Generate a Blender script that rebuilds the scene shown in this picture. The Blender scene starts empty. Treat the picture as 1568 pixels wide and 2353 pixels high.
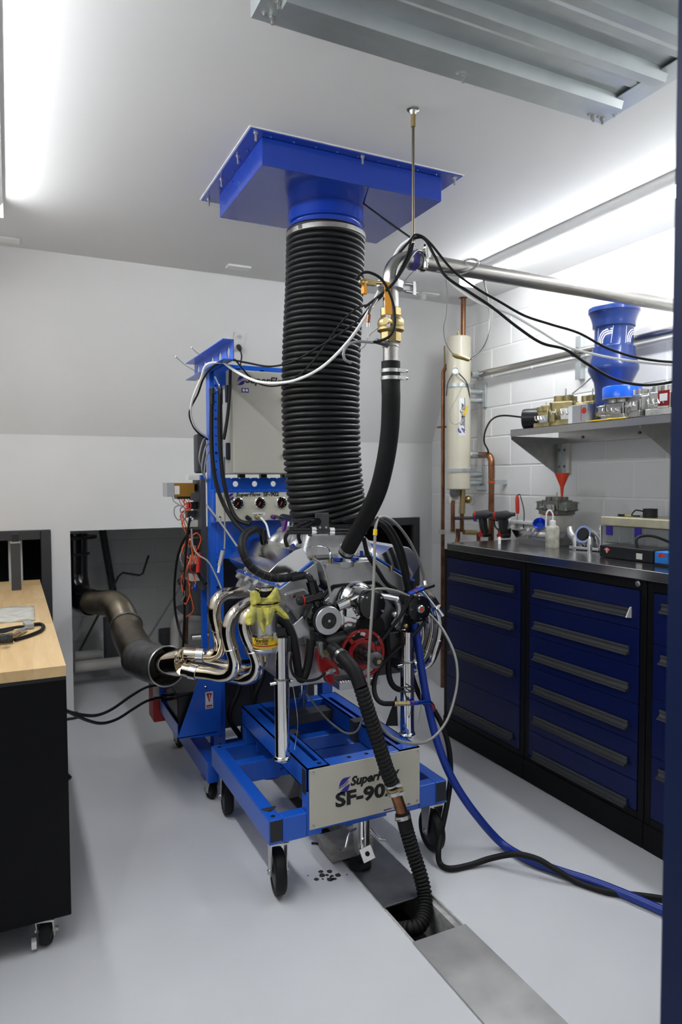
import bpy, bmesh, math, random
from mathutils import Vector, Matrix, Quaternion
random.seed(7)
PI = math.pi
SC = bpy.context.scene
COL = SC.collection

# ------------------------------------------------------------------ camera
FPX, YAW, PITCH, ROLL, EYE = 1574.3, math.radians(25.77), math.radians(-2.636), math.radians(-0.2345), Vector((0, 0, 1.52))
_F = Vector((math.sin(YAW)*math.cos(PITCH), math.cos(YAW)*math.cos(PITCH), math.sin(PITCH)))
_R0 = Vector((math.cos(YAW), -math.sin(YAW), 0)); _U0 = _R0.cross(_F)
_R = _R0*math.cos(ROLL)+_U0*math.sin(ROLL); _U = -_R0*math.sin(ROLL)+_U0*math.cos(ROLL)
cam_data = bpy.data.cameras.new('camera')
cam = bpy.data.objects.new('camera', cam_data); COL.objects.link(cam)
cam_data.sensor_fit = 'VERTICAL'; cam_data.sensor_height = 36.0; cam_data.lens = 36.0*FPX/2353.0
cam_data.clip_start = 0.05; cam_data.clip_end = 60
cam_data.dof.use_dof = True; cam_data.dof.focus_distance = 2.6; cam_data.dof.aperture_fstop = 3.2
M3 = Matrix((_R, _U, -_F)).transposed()
cam.matrix_world = Matrix.Translation(EYE) @ M3.to_4x4()
SC.camera = cam
def at(px, py, Y=None, X=None, Z=None):
    d = _F*FPX+_R*(px-784)-_U*(py-1176.5)
    if X is not None: t = (X-EYE.x)/d.x
    elif Z is not None: t = (Z-EYE.z)/d.z
    else: t = (Y-EYE.y)/d.y
    return EYE+d*t

# ------------------------------------------------------------------ world, exposure
W = bpy.data.worlds.new('world'); SC.world = W; W.use_nodes = True
bg = W.node_tree.nodes['Background']; bg.inputs[0].default_value = (0.94, 0.965, 1.0, 1); bg.inputs[1].default_value = 0.25
SC.view_settings.view_transform = 'Standard'; SC.view_settings.look = 'None'
SC.view_settings.exposure = 0.70; SC.view_settings.gamma = 1.0; SC.view_settings.use_curve_mapping = False
LED_POWER = 31.0

# ------------------------------------------------------------------ materials
MATS = {}
def mat(name, col, rough=0.5, metal=0.0, var=0.0, vscale=8.0, bump=0.0, bscale=60.0, coat=0.0, trans=0.0, ior=1.45, emit=None, estr=0.0, stretch=None, alpha=1.0, col2=None, detail=4.0, rvar=0.0):
    m = bpy.data.materials.new(name); m.use_nodes = True; nt = m.node_tree; b = nt.nodes['Principled BSDF']
    b.inputs['Base Color'].default_value = (*col, 1); b.inputs['Roughness'].default_value = rough; b.inputs['Metallic'].default_value = metal
    b.inputs['IOR'].default_value = ior; b.inputs['Coat Weight'].default_value = coat; b.inputs['Coat Roughness'].default_value = 0.08
    b.inputs['Transmission Weight'].default_value = trans; b.inputs['Alpha'].default_value = alpha
    if emit: b.inputs['Emission Color'].default_value = (*emit, 1); b.inputs['Emission Strength'].default_value = estr
    if var or bump or rvar:
        tc = nt.nodes.new('ShaderNodeTexCoord'); src = tc.outputs['Object']
        if stretch:
            mp = nt.nodes.new('ShaderNodeMapping'); mp.inputs['Scale'].default_value = stretch
            nt.links.new(src, mp.inputs['Vector']); src = mp.outputs['Vector']
        if var or rvar:
            n = nt.nodes.new('ShaderNodeTexNoise'); n.inputs['Scale'].default_value = vscale; n.inputs['Detail'].default_value = detail
            nt.links.new(src, n.inputs['Vector'])
        if var:
            r = nt.nodes.new('ShaderNodeValToRGB'); c2 = col2 or tuple(c*(1-var) for c in col)
            r.color_ramp.elements[0].position = 0.32; r.color_ramp.elements[1].position = 0.68
            r.color_ramp.elements[0].color = (*c2, 1); r.color_ramp.elements[1].color = (*col, 1)
            nt.links.new(n.outputs['Fac'], r.inputs['Fac']); nt.links.new(r.outputs['Color'], b.inputs['Base Color'])
        if rvar:
            mr = nt.nodes.new('ShaderNodeMapRange'); mr.inputs['To Min'].default_value = max(0.02, rough-rvar); mr.inputs['To Max'].default_value = rough+rvar
            nt.links.new(n.outputs['Fac'], mr.inputs['Value']); nt.links.new(mr.outputs['Result'], b.inputs['Roughness'])
        if bump:
            n2 = nt.nodes.new('ShaderNodeTexNoise'); n2.inputs['Scale'].default_value = bscale; n2.inputs['Detail'].default_value = 3
            nt.links.new(src, n2.inputs['Vector'])
            bp = nt.nodes.new('ShaderNodeBump'); bp.inputs['Strength'].default_value = bump; bp.inputs['Distance'].default_value = 0.002
            nt.links.new(n2.outputs['Fac'], bp.inputs['Height']); nt.links.new(bp.outputs['Normal'], b.inputs['Normal'])
    MATS[name] = m; return m
mat('wall_white', (0.77, 0.765, 0.75), 0.6, var=0.03, vscale=3, bump=0.12, bscale=180)
mat('ceiling_white', (0.74, 0.74, 0.735), 0.7, var=0.02, vscale=2)
mat('block_white', (0.80, 0.80, 0.79), 0.5, var=0.03, vscale=6, bump=0.35, bscale=90)
mat('mortar', (0.84, 0.84, 0.83), 0.6, bump=0.3, bscale=120)
mat('block_grey', (0.74, 0.74, 0.72), 0.7, var=0.1, vscale=4, bump=0.3, bscale=90)
mat('floor_paint', (0.635, 0.645, 0.668), 0.33, var=0.06, vscale=2.2, bump=0.06, bscale=20, rvar=0.08, detail=8)
mat('concrete', (0.5, 0.5, 0.48), 0.8, var=0.4, vscale=25, bump=0.6, bscale=60)
mat('blue_paint', (0.011, 0.105, 0.58), 0.28, coat=0.25, var=0.06, vscale=3)
mat('plenum_blue', (0.006, 0.040, 0.35), 0.22, coat=0.5)
mat('cabinet_blue', (0.0010, 0.0062, 0.064), 0.36, var=0.08, vscale=2.5, ior=1.35)
mat('jamb_blue', (0.0025, 0.012, 0.06), 0.45, ior=1.3)
mat('cabinet_black', (0.0035, 0.0035, 0.004), 0.42, ior=1.25)
mat('bench_black', (0.005, 0.005, 0.0055), 0.35, var=0.2, vscale=2, ior=1.22)
mat('black_rubber', (0.007, 0.007, 0.0075), 0.55, bump=0.2, bscale=80, ior=1.33)
mat('duct_black', (0.010, 0.0105, 0.011), 0.42, var=0.25, vscale=30, ior=1.4)
mat('black_plastic', (0.012, 0.012, 0.013), 0.33)
mat('black_gloss', (0.008, 0.008, 0.009), 0.14, coat=0.4)
mat('black_satin', (0.02, 0.02, 0.021), 0.4, metal=0.2)
mat('tape_black', (0.02, 0.02, 0.022), 0.55, bump=0.2)
mat('dark_grey', (0.055, 0.057, 0.06), 0.5, var=0.15, vscale=10)
mat('frame_grey', (0.042, 0.043, 0.046), 0.45, var=0.1, vscale=6)
mat('void_black', (0.004, 0.004, 0.004), 0.8)
mat('chrome', (0.86, 0.86, 0.85), 0.05, metal=1.0)
mat('chrome_tube', (0.78, 0.76, 0.73), 0.06, metal=1.0, var=0.35, vscale=6, col2=(0.72, 0.62, 0.46))
mat('polished_alu', (0.85, 0.86, 0.87), 0.14, metal=1.0, bump=0.03, bscale=300)
mat('machined_alu', (0.58, 0.59, 0.61), 0.33, metal=1.0, bump=0.05, bscale=250)
mat('cast_alu', (0.47, 0.475, 0.48), 0.42, metal=0.85, var=0.15, vscale=18, bump=0.45, bscale=160)
mat('dark_cast', (0.18, 0.18, 0.185), 0.45, metal=0.8, var=0.4, vscale=20, bump=0.4, bscale=120)
mat('stainless', (0.50, 0.485, 0.46), 0.27, metal=1.0, var=0.12, vscale=14, stretch=(3, 3, 30))
mat('stainless_sheet', (0.50, 0.495, 0.485), 0.27, metal=1.0, var=0.15, vscale=30, stretch=(1, 12, 1))
mat('counter_steel', (0.42, 0.42, 0.42), 0.2, metal=1.0, var=0.2, vscale=5, rvar=0.05)
mat('galvanised', (0.60, 0.645, 0.655), 0.34, metal=0.75, var=0.1, vscale=9)
mat('zinc', (0.62, 0.62, 0.60), 0.28, metal=1.0, var=0.12, vscale=25)
mat('steel_plate', (0.30, 0.30, 0.31), 0.36, metal=0.9, var=0.45, vscale=7, bump=0.1, bscale=40, detail=8, rvar=0.12)
mat('steel_plate_light', (0.50, 0.495, 0.49), 0.38, metal=0.9, var=0.3, vscale=5, bump=0.1, bscale=30, detail=8, rvar=0.1)
mat('copper', (0.34, 0.16, 0.085), 0.36, metal=1.0, var=0.45, vscale=14)
mat('brass', (0.50, 0.39, 0.185), 0.36, metal=1.0, var=0.2, vscale=18)
mat('exhaust_metal', (0.25, 0.215, 0.16), 0.33, metal=1.0, var=0.4, vscale=8)
mat('cream', (0.67, 0.635, 0.50), 0.28, coat=0.3)
mat('beige_panel', (0.58, 0.56, 0.47), 0.35, var=0.04, vscale=4)
mat('enclosure_beige', (0.47, 0.455, 0.40), 0.4, var=0.03, vscale=3)
mat('plastic_white', (0.80, 0.80, 0.78), 0.4)
mat('ivory_white', (0.72, 0.70, 0.64), 0.45, var=0.2, vscale=20)
mat('dirty_bottle', (0.55, 0.53, 0.44), 0.45, var=0.45, vscale=30)
mat('cable_grey', (0.25, 0.25, 0.25), 0.45)
mat('braid', (0.33, 0.32, 0.30), 0.38, metal=0.6, bump=0.8, bscale=700)
mat('red_anodised', (0.33, 0.012, 0.014), 0.28, metal=0.35, coat=0.3)
mat('red_plastic', (0.55, 0.022, 0.012), 0.38)
mat('funnel_red', (0.75, 0.06, 0.02), 0.35)
mat('wire_red', (0.62, 0.05, 0.015), 0.42)
mat('wire_orange', (0.60, 0.085, 0.015), 0.42)
mat('blue_anodised', (0.012, 0.06, 0.45), 0.22, metal=0.6, coat=0.3)
mat('gasket_blue', (0.02, 0.11, 0.55), 0.4)
mat('hose_blue', (0.009, 0.035, 0.27), 0.36)
mat('ring_blue', (0.01, 0.13, 0.80), 0.25, coat=0.3)
mat('horn_blue', (0.018, 0.045, 0.20), 0.26, coat=0.3, metal=0.1)
mat('logo_blue', (0.03, 0.02, 0.27), 0.4)
mat('print_black', (0.01, 0.01, 0.01), 0.5)
mat('print_white', (0.80, 0.81, 0.82), 0.5)
mat('sticker_red', (0.45, 0.02, 0.02), 0.45)
mat('purple', (0.12, 0.01, 0.22), 0.35)
mat('violet_clamp', (0.06, 0.05, 0.25), 0.4)
mat('rag_yellow', (0.64, 0.57, 0.08), 0.9, var=0.4, vscale=22, bump=0.9, bscale=300, col2=(0.33, 0.33, 0.12))
mat('label_yellow', (0.80, 0.55, 0.02), 0.35)
mat('lever_orange', (0.85, 0.36, 0.02), 0.4)
mat('cloth_grey', (0.56, 0.55, 0.49), 0.95, var=0.25, vscale=25, bump=0.8, bscale=200)
mat('carb_gold', (0.42, 0.35, 0.17), 0.42, metal=0.7, var=0.45, vscale=22, bump=0.3, bscale=90)
mat('carb_grey', (0.30, 0.31, 0.27), 0.42, metal=0.7, var=0.5, vscale=22, bump=0.3, bscale=90)
mat('carb_silver', (0.55, 0.55, 0.53), 0.35, metal=0.85, var=0.4, vscale=22, bump=0.3, bscale=90)
mat('box_brown', (0.33, 0.17, 0.025), 0.32, metal=0.5)
mat('yellow_clear', (0.50, 0.47, 0.33), 0.35, var=0.25, vscale=14)
mat('clear_plastic', (0.80, 0.82, 0.82), 0.15, trans=0.75, ior=1.3)
mat('grey_plastic', (0.32, 0.33, 0.34), 0.4)
mat('tool_blue', (0.02, 0.20, 0.62), 0.35)
mat('weathered_wood', (0.40, 0.385, 0.35), 0.8, var=0.4, vscale=12, stretch=(1, 1, 9), bump=0.5, bscale=60)
mat('pvc', (0.55, 0.53, 0.49), 0.4, var=0.1, vscale=6)
mat('glass_dial', (0.9, 0.92, 0.93), 0.2)
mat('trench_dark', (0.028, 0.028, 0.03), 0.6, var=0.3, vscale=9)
mat('chip_black', (0.03, 0.03, 0.032), 0.6)
mat('led', (1, 1, 1), 0.5, emit=(0.95, 0.975, 1.0), estr=LED_POWER)
def wood_mat(name, c1, c2, seed):
    m = bpy.data.materials.new(name); m.use_nodes = True; nt = m.node_tree; b = nt.nodes['Principled BSDF']
    b.inputs['Roughness'].default_value = 0.42
    tc = nt.nodes.new('ShaderNodeTexCoord'); mp = nt.nodes.new('ShaderNodeMapping'); mp.inputs['Location'].default_value = (seed*3.1, seed, 0); mp.inputs['Scale'].default_value = (14, 1.6, 10)
    n = nt.nodes.new('ShaderNodeTexNoise'); n.inputs['Scale'].default_value = 2.6; n.inputs['Detail'].default_value = 6; n.inputs['Distortion'].default_value = 0.7
    r = nt.nodes.new('ShaderNodeValToRGB'); r.color_ramp.elements[0].color = (*c1, 1); r.color_ramp.elements[1].color = (*c2, 1); r.color_ramp.elements[0].position = .3; r.color_ramp.elements[1].position = .7
    nt.links.new(tc.outputs['Object'], mp.inputs['Vector']); nt.links.new(mp.outputs['Vector'], n.inputs['Vector']); nt.links.new(n.outputs['Fac'], r.inputs['Fac']); nt.links.new(r.outputs['Color'], b.inputs['Base Color'])
    MATS[name] = m
wood_mat('maple_light', (0.62, 0.42, 0.20), (0.70, 0.50, 0.26), 1)
wood_mat('maple_mid', (0.57, 0.375, 0.165), (0.67, 0.465, 0.235), 2)
wood_mat('maple_warm', (0.54, 0.34, 0.14), (0.66, 0.45, 0.22), 3)

# ------------------------------------------------------------------ mesh building
def frame_of(d):
    d = d.normalized(); a = Vector((0, 0, 1)) if abs(d.z) < 0.95 else Vector((0, 1, 0))
    u = a.cross(d).normalized(); return u, d.cross(u)
class MB:
    def __init__(s): s.v = []; s.f = []
    def add(s, vs, fs):
        k = len(s.v); s.v += [tuple(p) for p in vs]; s.f += [tuple(i+k for i in f) for f in fs]; return s
    def box(s, a, b):
        x0, y0, z0 = a; x1, y1, z1 = b
        return s.add([(x0,y0,z0),(x1,y0,z0),(x1,y1,z0),(x0,y1,z0),(x0,y0,z1),(x1,y0,z1),(x1,y1,z1),(x0,y1,z1)],
                     [(0,3,2,1),(4,5,6,7),(0,1,5,4),(1,2,6,5),(2,3,7,6),(3,0,4,7)])
    def cbox(s, c, size, rot=None):
        h = Vector(size)*0.5; c = Vector(c)
        pts = [Vector((x*h.x, y*h.y, z*h.z)) for z in (-1,1) for x, y in ((-1,-1),(1,-1),(1,1),(-1,1))]
        if rot is not None: pts = [rot @ p for p in pts]
        return s.add([p+c for p in pts], [(0,3,2,1),(4,5,6,7),(0,1,5,4),(1,2,6,5),(2,3,7,6),(3,0,4,7)])
    def cyl(s, p0, p1, r, r2=None, n=20, cap=True):
        p0, p1 = Vector(p0), Vector(p1); r2 = r if r2 is None else r2; u, w = frame_of(p1-p0); vs = []
        for p, rr in ((p0, r), (p1, r2)):
            for i in range(n):
                a = 2*PI*i/n; vs.append(p+u*(rr*math.cos(a))+w*(rr*math.sin(a)))
        fs = [(i, (i+1) % n, n+(i+1) % n, n+i) for i in range(n)]
        if cap: fs += [tuple(range(n-1, -1, -1)), tuple(range(n, 2*n))]
        return s.add(vs, fs)
    def lathe(s, o, axis, prof, n=24, cap=True):
        # prof: list of (radius, height along axis)
        o = Vector(o); d = Vector(axis).normalized(); u, w = frame_of(d); vs = []; m = len(prof)
        for r, h in prof:
            for i in range(n):
                a = 2*PI*i/n; vs.append(o+d*h+u*(r*math.cos(a))+w*(r*math.sin(a)))
        fs = [(j*n+i, j*n+(i+1) % n, (j+1)*n+(i+1) % n, (j+1)*n+i) for j in range(m-1) for i in range(n)]
        if cap: fs += [tuple(range(n-1, -1, -1)), tuple(range((m-1)*n, m*n))]
        return s.add(vs, fs)
    def tube(s, pts, r, n=10, cap=True, closed=False):
        # r: number or list of radii
        pts = [Vector(p) for p in pts]; m = len(pts); vs = []
        rs = r if isinstance(r, (list, tuple)) else [r]*m
        t0 = (pts[1]-pts[0]).normalized(); u, w = frame_of(t0)
        for j in range(m):
            if closed: t = pts[(j+1) % m]-pts[j-1]
            else: t = pts[min(j+1, m-1)]-pts[max(j-1, 0)]
            if t.length < 1e-9: t = t0
            t = t.normalized(); q = t0.rotation_difference(t); u = q @ u; w = q @ w; t0 = t
            for i in range(n):
                a = 2*PI*i/n; vs.append(pts[j]+u*(rs[j]*math.cos(a))+w*(rs[j]*math.sin(a)))
        fs = [(j*n+i, j*n+(i+1) % n, (j+1)*n+(i+1) % n, (j+1)*n+i) for j in range(m-1) for i in range(n)]
        if closed: fs += [((m-1)*n+i, (m-1)*n+(i+1) % n, (i+1) % n, i) for i in range(n)]
        elif cap: fs += [tuple(range(n-1, -1, -1)), tuple(range((m-1)*n, m*n))]
        return s.add(vs, fs)
    def prism(s, poly, ext):
        # planar polygon (3D points) swept along ext
        poly = [Vector(p) for p in poly]; n = len(poly); e = Vector(ext)
        return s.add(poly+[p+e for p in poly], [tuple(range(n)), tuple(range(2*n-1, n-1, -1))]+[(i, n+i, n+(i+1) % n, (i+1) % n) for i in range(n)])
    def torus(s, c, axis, R, r, n=28, m=8):
        c = Vector(c); u, w = frame_of(Vector(axis))
        return s.tube([c+u*(R*math.cos(2*PI*i/n))+w*(R*math.sin(2*PI*i/n)) for i in range(n)], r, m, closed=True)
    def sphere(s, c, r, n=14, m=8, sc=(1, 1, 1)):
        c = Vector(c); vs = [c+Vector((0, 0, -r*sc[2]))]
        for j in range(1, m):
            a = -PI/2+PI*j/m
            for i in range(n):
                b = 2*PI*i/n; vs.append(c+Vector((r*math.cos(a)*math.cos(b)*sc[0], r*math.cos(a)*math.sin(b)*sc[1], r*math.sin(a)*sc[2])))
        vs.append(c+Vector((0, 0, r*sc[2]))); L = len(vs)-1
        fs = [(0, 1+(i+1) % n, 1+i) for i in range(n)]+[(1+j*n+i, 1+j*n+(i+1) % n, 1+(j+1)*n+(i+1) % n, 1+(j+1)*n+i) for j in range(m-2) for i in range(n)]
        fs += [(L, 1+(m-2)*n+i, 1+(m-2)*n+(i+1) % n) for i in range(n)]
        return s.add(vs, fs)
    def ring(s, c, axis, ro, ri, t, n=28):
        return s.lathe(c, axis, [(ri, 0), (ro, 0), (ro, t), (ri, t), (ri, 0)], n, cap=False)
    def hexa(s, c, axis, r, t): return s.cyl(c, Vector(c)+Vector(axis).normalized()*t, r, n=6)
    def build(s, name, material, parent=None, bevel=0.0, smooth=40, seg=2):
        me = bpy.data.meshes.new(name); me.from_pydata(s.v, [], s.f); me.update()
        bm = bmesh.new(); bm.from_mesh(me); bmesh.ops.recalc_face_normals(bm, faces=bm.faces); bm.to_mesh(me); bm.free()
        me.materials.append(MATS[material])
        if smooth:
            for p in me.polygons: p.use_smooth = True
            me.set_sharp_from_angle(angle=math.radians(smooth))
        o = bpy.data.objects.new(name, me); COL.objects.link(o)
        if bevel:
            bv = o.modifiers.new('edge', 'BEVEL'); bv.width = bevel; bv.segments = seg; bv.limit_method = 'ANGLE'; bv.angle_limit = math.radians(35); bv.harden_normals = bool(smooth)
        if parent is not None: adopt(o, parent)
        return o
def adopt(o, parent):
    o.parent = parent
    o.matrix_parent_inverse = ROOTMAT.get(parent.name, Matrix.Identity(4))
ROOTMAT = {}
def tag(o, label=None, cat=None, group=None, kind=None):
    if label: o['label'] = label
    if cat: o['category'] = cat
    if group: o['group'] = group
    if kind: o['kind'] = kind
    return o
def thing(name, label, cat, loc=(0, 0, 0), group=None):
    o = bpy.data.objects.new(name, None); COL.objects.link(o); o.empty_display_size = 0.05
    o.location = loc; ROOTMAT[o.name] = Matrix.Translation(-Vector(loc))
    return tag(o, label, cat, group)
def struct(name, mb, material, parent=None, bevel=0.0, smooth=40):
    o = mb.build(name, material, parent, bevel, smooth)
    if parent is None: o['kind'] = 'structure'
    return o
def dup(root, shift, label=None, rotz=0):
    r = root.copy(); COL.objects.link(r); r.location = root.location+Vector(shift); r.rotation_euler = (0, 0, rotz)
    if label: r['label'] = label
    for ch in list(root.children):
        c = ch.copy(); COL.objects.link(c); c.parent = r
        for g in ch.children:
            d = g.copy(); COL.objects.link(d); d.parent = c
    return r
def copy_part(o, shift=(0, 0, 0)):
    c = o.copy(); COL.objects.link(c); c.location = o.location+Vector(shift); return c
def spline(ctrl, per=8):
    P = [Vector(p) for p in ctrl]; out = []
    for i in range(len(P)-1):
        p0 = P[i-1] if i else P[0]*2-P[1]; p1, p2 = P[i], P[i+1]; p3 = P[i+2] if i+2 < len(P) else P[-1]*2-P[-2]
        for k in range(per):
            t = k/per; out.append(0.5*((2*p1)+(p2-p0)*t+(2*p0-5*p1+4*p2-p3)*t*t+(3*p1-p0-3*p2+p3)*t**3))
    out.append(P[-1]); return out
def resample(pts, step):
    out = [pts[0]]; acc = 0.0
    for a, b in zip(pts, pts[1:]):
        L = (b-a).length; 
        if L < 1e-9: continue
        d = step-acc
        while d <= L: out.append(a.lerp(b, d/L)); d += step
        acc = (acc+L) % step if L >= step-acc else acc+L
    if (out[-1]-pts[-1]).length > step*0.3: out.append(pts[-1])
    return out
def px(*tr):
    # control points: (px, py, Y) or Vector
    return [t if isinstance(t, Vector) else at(t[0], t[1], Y=t[2]) for t in tr]
def hose(name, ctrl, r, material, parent=None, per=8, n=10):
    return MB().tube(spline(ctrl, per), r, n).build(name, material, parent, smooth=60)
def corrugated(ctrl, r, depth, pitch, n=20, per=10, sub=4):
    pts = resample(spline(ctrl, per), pitch/sub); rs = [r-depth+depth*abs(math.sin(PI*i/sub))**0.55 for i in range(len(pts))]
    return MB().tube(pts, rs, n)
def text(body, size, material, parent, origin, xd, yd, name='lettering', shear=0.0, bold=0.0, ext=0.0006, spacing=1.0, align='LEFT', width=1.0, warp=None):
    cu = bpy.data.curves.new('t', 'FONT'); cu.body = body; cu.size = size; cu.shear = shear; cu.offset = bold; cu.extrude = ext; cu.space_character = spacing; cu.align_x = align; cu.resolution_u = 3
    o = bpy.data.objects.new('t', cu); COL.objects.link(o)
    me = bpy.data.meshes.new_from_object(o.evaluated_get(bpy.context.evaluated_depsgraph_get()))
    bpy.data.objects.remove(o); bpy.data.curves.remove(cu)
    xd, yd = Vector(xd).normalized(), Vector(yd).normalized(); zd = xd.cross(yd); o0 = Vector(origin)
    for v in me.vertices:
        c = v.co.copy(); c.x *= width
        v.co = warp(c) if warp else o0+xd*c.x+yd*c.y+zd*(c.z+ext)
    me.materials.clear(); me.materials.append(MATS[material]); me.name = name
    ob = bpy.data.objects.new(name, me); COL.objects.link(ob); adopt(ob, parent); return ob
def logo(origin, xd, yd, size, parent, material='logo_blue', name='emblem'):
    # two interlocking S-shaped flags
    up = [(0.10, 0.46), (0.14, 0.62), (0.24, 0.84), (0.40, 0.97), (0.62, 1.0), (1.0, 1.0), (0.86, 0.93), (0.74, 0.82), (0.62, 0.70), (0.48, 0.60), (0.30, 0.52)]
    xd, yd = Vector(xd).normalized(), Vector(yd).normalized(); z = xd.cross(yd)*0.0012; o0 = Vector(origin)
    m = MB(); T = lambda p: o0+xd*(p[0]*size)+yd*(p[1]*size)
    m.prism([T(p) for p in up], z); m.prism([T((1.02-p[0], 0.98-p[1])) for p in up], z)
    mid = [(0.08, 0.40), (0.34, 0.45), (0.54, 0.53), (0.68, 0.64), (0.78, 0.77), (0.80, 0.74), (0.70, 0.60), (0.55, 0.49), (0.34, 0.41), (0.10, 0.36)]
    m.prism([T(p) for p in mid], z)
    return m.build(name, material, parent, smooth=0)
def bolt_head(mb, c, axis, r=0.006, h=0.005):
    a = Vector(axis).normalized(); c = Vector(c); mb.cyl(c, c+a*(h*0.3), r*1.35, n=12); mb.hexa(c+a*(h*0.3), a, r, h*0.7); return mb

# ------------------------------------------------------------------ the room
XL, XR, YK, YC, ZC, ZB = -0.55, 3.05, 4.64, 4.16, 2.788, 1.81
CX0, CX1 = 1.16, 1.362                       # floor channel
fl = MB()
fl.box((XL-0.3, -1.6, -0.2), (CX0, 6.1, 0)).box((CX1, -1.6, -0.2), (XR+0.1, 6.1, 0)).box((CX0, 3.3, -0.2), (CX1, 6.1, 0))
floor = struct('floor', fl, 'floor_paint')
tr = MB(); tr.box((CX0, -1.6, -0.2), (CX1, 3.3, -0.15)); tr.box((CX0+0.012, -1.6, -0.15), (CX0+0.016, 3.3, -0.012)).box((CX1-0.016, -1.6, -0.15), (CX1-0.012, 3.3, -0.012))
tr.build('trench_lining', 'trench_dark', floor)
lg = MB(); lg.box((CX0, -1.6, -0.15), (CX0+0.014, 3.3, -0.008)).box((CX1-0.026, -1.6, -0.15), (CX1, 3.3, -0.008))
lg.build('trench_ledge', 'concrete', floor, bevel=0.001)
rg = random.Random(3)
def ragged(x, side, y0, y1, name):
    m = MB(); y = y0; k = 0; pts = []
    while y < y1: pts.append((x+side*(0.001+0.0035*rg.random()), y)); y += 0.006+0.012*rg.random()
    poly = [Vector((a, b, 0.0004)) for a, b in pts]+[Vector((x-side*0.004, pts[-1][1], 0.0004)), Vector((x-side*0.004, pts[0][1], 0.0004))]
    for a, b in zip(pts, pts[1:]): m.add([(x-side*0.004, a[1], .0006), (a[0], a[1], .0006), (b[0], b[1], .0006), (x-side*0.004, b[1], .0006)], [(0, 1, 2, 3)])
    return m.build(name, 'concrete', floor, smooth=0)
ragged(CX0, -1, 1.0, 2.62, 'chipped_edge'); ragged(CX1, 1, 1.0, 2.62, 'chipped_edge')
ch = MB()
for qx, qy, r in ((737,2003,6),(757,2003,7),(741,2012,8),(752,2011,5),(763,2013,5),(776,2011,8),(758,2021,8),(768,2020,6),(728,2021,6),(742,2020,3),(760,2016,3),(708,2012,2),(798,2010,2)):
    c = at(qx, qy, Z=0.0); n = 9; rr = r*0.0015
    ch.prism([c+Vector((rr*(0.8+0.5*rg.random())*math.cos(2*PI*i/n), rr*1.2*(0.7+0.5*rg.random())*math.sin(2*PI*i/n), 0.0002)) for i in range(n)], (0, 0, 0.0006))
tag(ch.build('paint_chip', 'chip_black', floor, smooth=0), kind='stuff')
ce = MB(); ce.box((XL-0.3, -1.6, ZC), (XR+0.1, YC+0.02, ZC+0.1)); struct('ceiling', ce, 'ceiling_white')
# right wall: backing + painted concrete blocks
wr = MB(); wr.box((XR+0.003, 0.75, 0), (XR+0.12, 5.0, ZC+0.05)); wall_r = struct('wall_right', wr, 'mortar')
def block_mesh(name, L, h, t, material, axis):
    m = MB(); g = 0.0035; L, h = L-2*g, h-2*g; c = 0.004
    # chamfered face towards the room, five faces
    a = [(-L/2, 0, -h/2), (L/2, 0, -h/2), (L/2, 0, h/2), (-L/2, 0, h/2)]; b = [(-L/2+c, -t, -h/2+c), (L/2-c, -t, -h/2+c), (L/2-c, -t, h/2-c), (-L/2+c, -t, h/2-c)]
    m.add(a+b, [(4, 5, 6, 7), (0, 1, 5, 4), (1, 2, 6, 5), (2, 3, 7, 6), (3, 0, 4, 7)])
    if axis == 'Y': m.v = [(y, -x, z) for x, y, z in m.v]
    o = m.build(name, material, None, smooth=0); return o
zj = at(1174, 1069, X=XR).z; yj = at(1131, 960, X=XR).y; BL, BH = 0.4064, 0.2032
proto = block_mesh('concrete_block', BL, BH, 0.005, 'block_white', 'Y'); first = True
def blocks_y(parent, x, y0, y1, z0, z1, zref, yref):
    global first
    k0 = math.floor((z0-zref)/BH); k1 = math.ceil((z1-zref)/BH)
    for k in range(k0, k1):
        off = 0 if k % 2 == 1 else BL/2
        j0 = math.floor((y0-yref-off)/BL); j1 = math.ceil((y1-yref-off)/BL)
        for j in range(j0, j1):
            a, b = yref+off+j*BL, yref+off+(j+1)*BL; za, zb = zref+k*BH, zref+(k+1)*BH
            a2, b2, z2, z3 = max(a, y0), min(b, y1), max(za, z0), min(zb, z1)
            if b2-a2 < 0.02 or z3-z2 < 0.02: continue
            o = proto if first else proto.copy()
            if not first: COL.objects.link(o)
            first = False
            o.location = (x, (a2+b2)/2, (z2+z3)/2); o.scale = (1, (b2-a2)/BL, (z3-z2)/BH); o.parent = parent
blocks_y(wall_r, XR+0.004, 0.9, 4.63, 0.99, ZC, zj, yj)
# back knee wall with three openings, sloped part above
OX0, OX1, OZ = 0.335, 1.50, 1.207            # walk-in opening
V0, V1 = (-0.75, 0.20, 1.20), (2.03, 2.905, 1.205)   # vent openings x0,x1,ztop
wb = MB(); T = 0.11
wb.box((XL-0.3, YK, V0[2]), (V0[1]+0.0, YK+T, ZB)); wb.box((V0[1], YK, 0), (OX0, YK+T, ZB)); wb.box((OX0, YK, OZ), (OX1, YK+T, ZB))
wb.box((OX1, YK, 0), (V1[0], YK+T, ZB)); wb.box((V1[0], YK, V1[2]), (V1[1], YK+T, ZB)); wb.box((V1[1], YK, 0), (XR+0.1, YK+T, ZB)); wb.box((XL-0.3, YK, 0), (V0[0], YK+T, V0[2]))
wall_b = struct('wall_back', wb, 'wall_white')
sl = MB(); sl.prism([(XL-0.3, YC, ZC), (XL-0.3, YK, ZB), (XL-0.3, YK+T, ZB), (XL-0.3, YK+T, ZC+0.1), (XL-0.3, YC, ZC+0.1)], (XR-XL+0.4, 0, 0)); struct('wall_back_slope', sl, 'wall_white')
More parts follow.
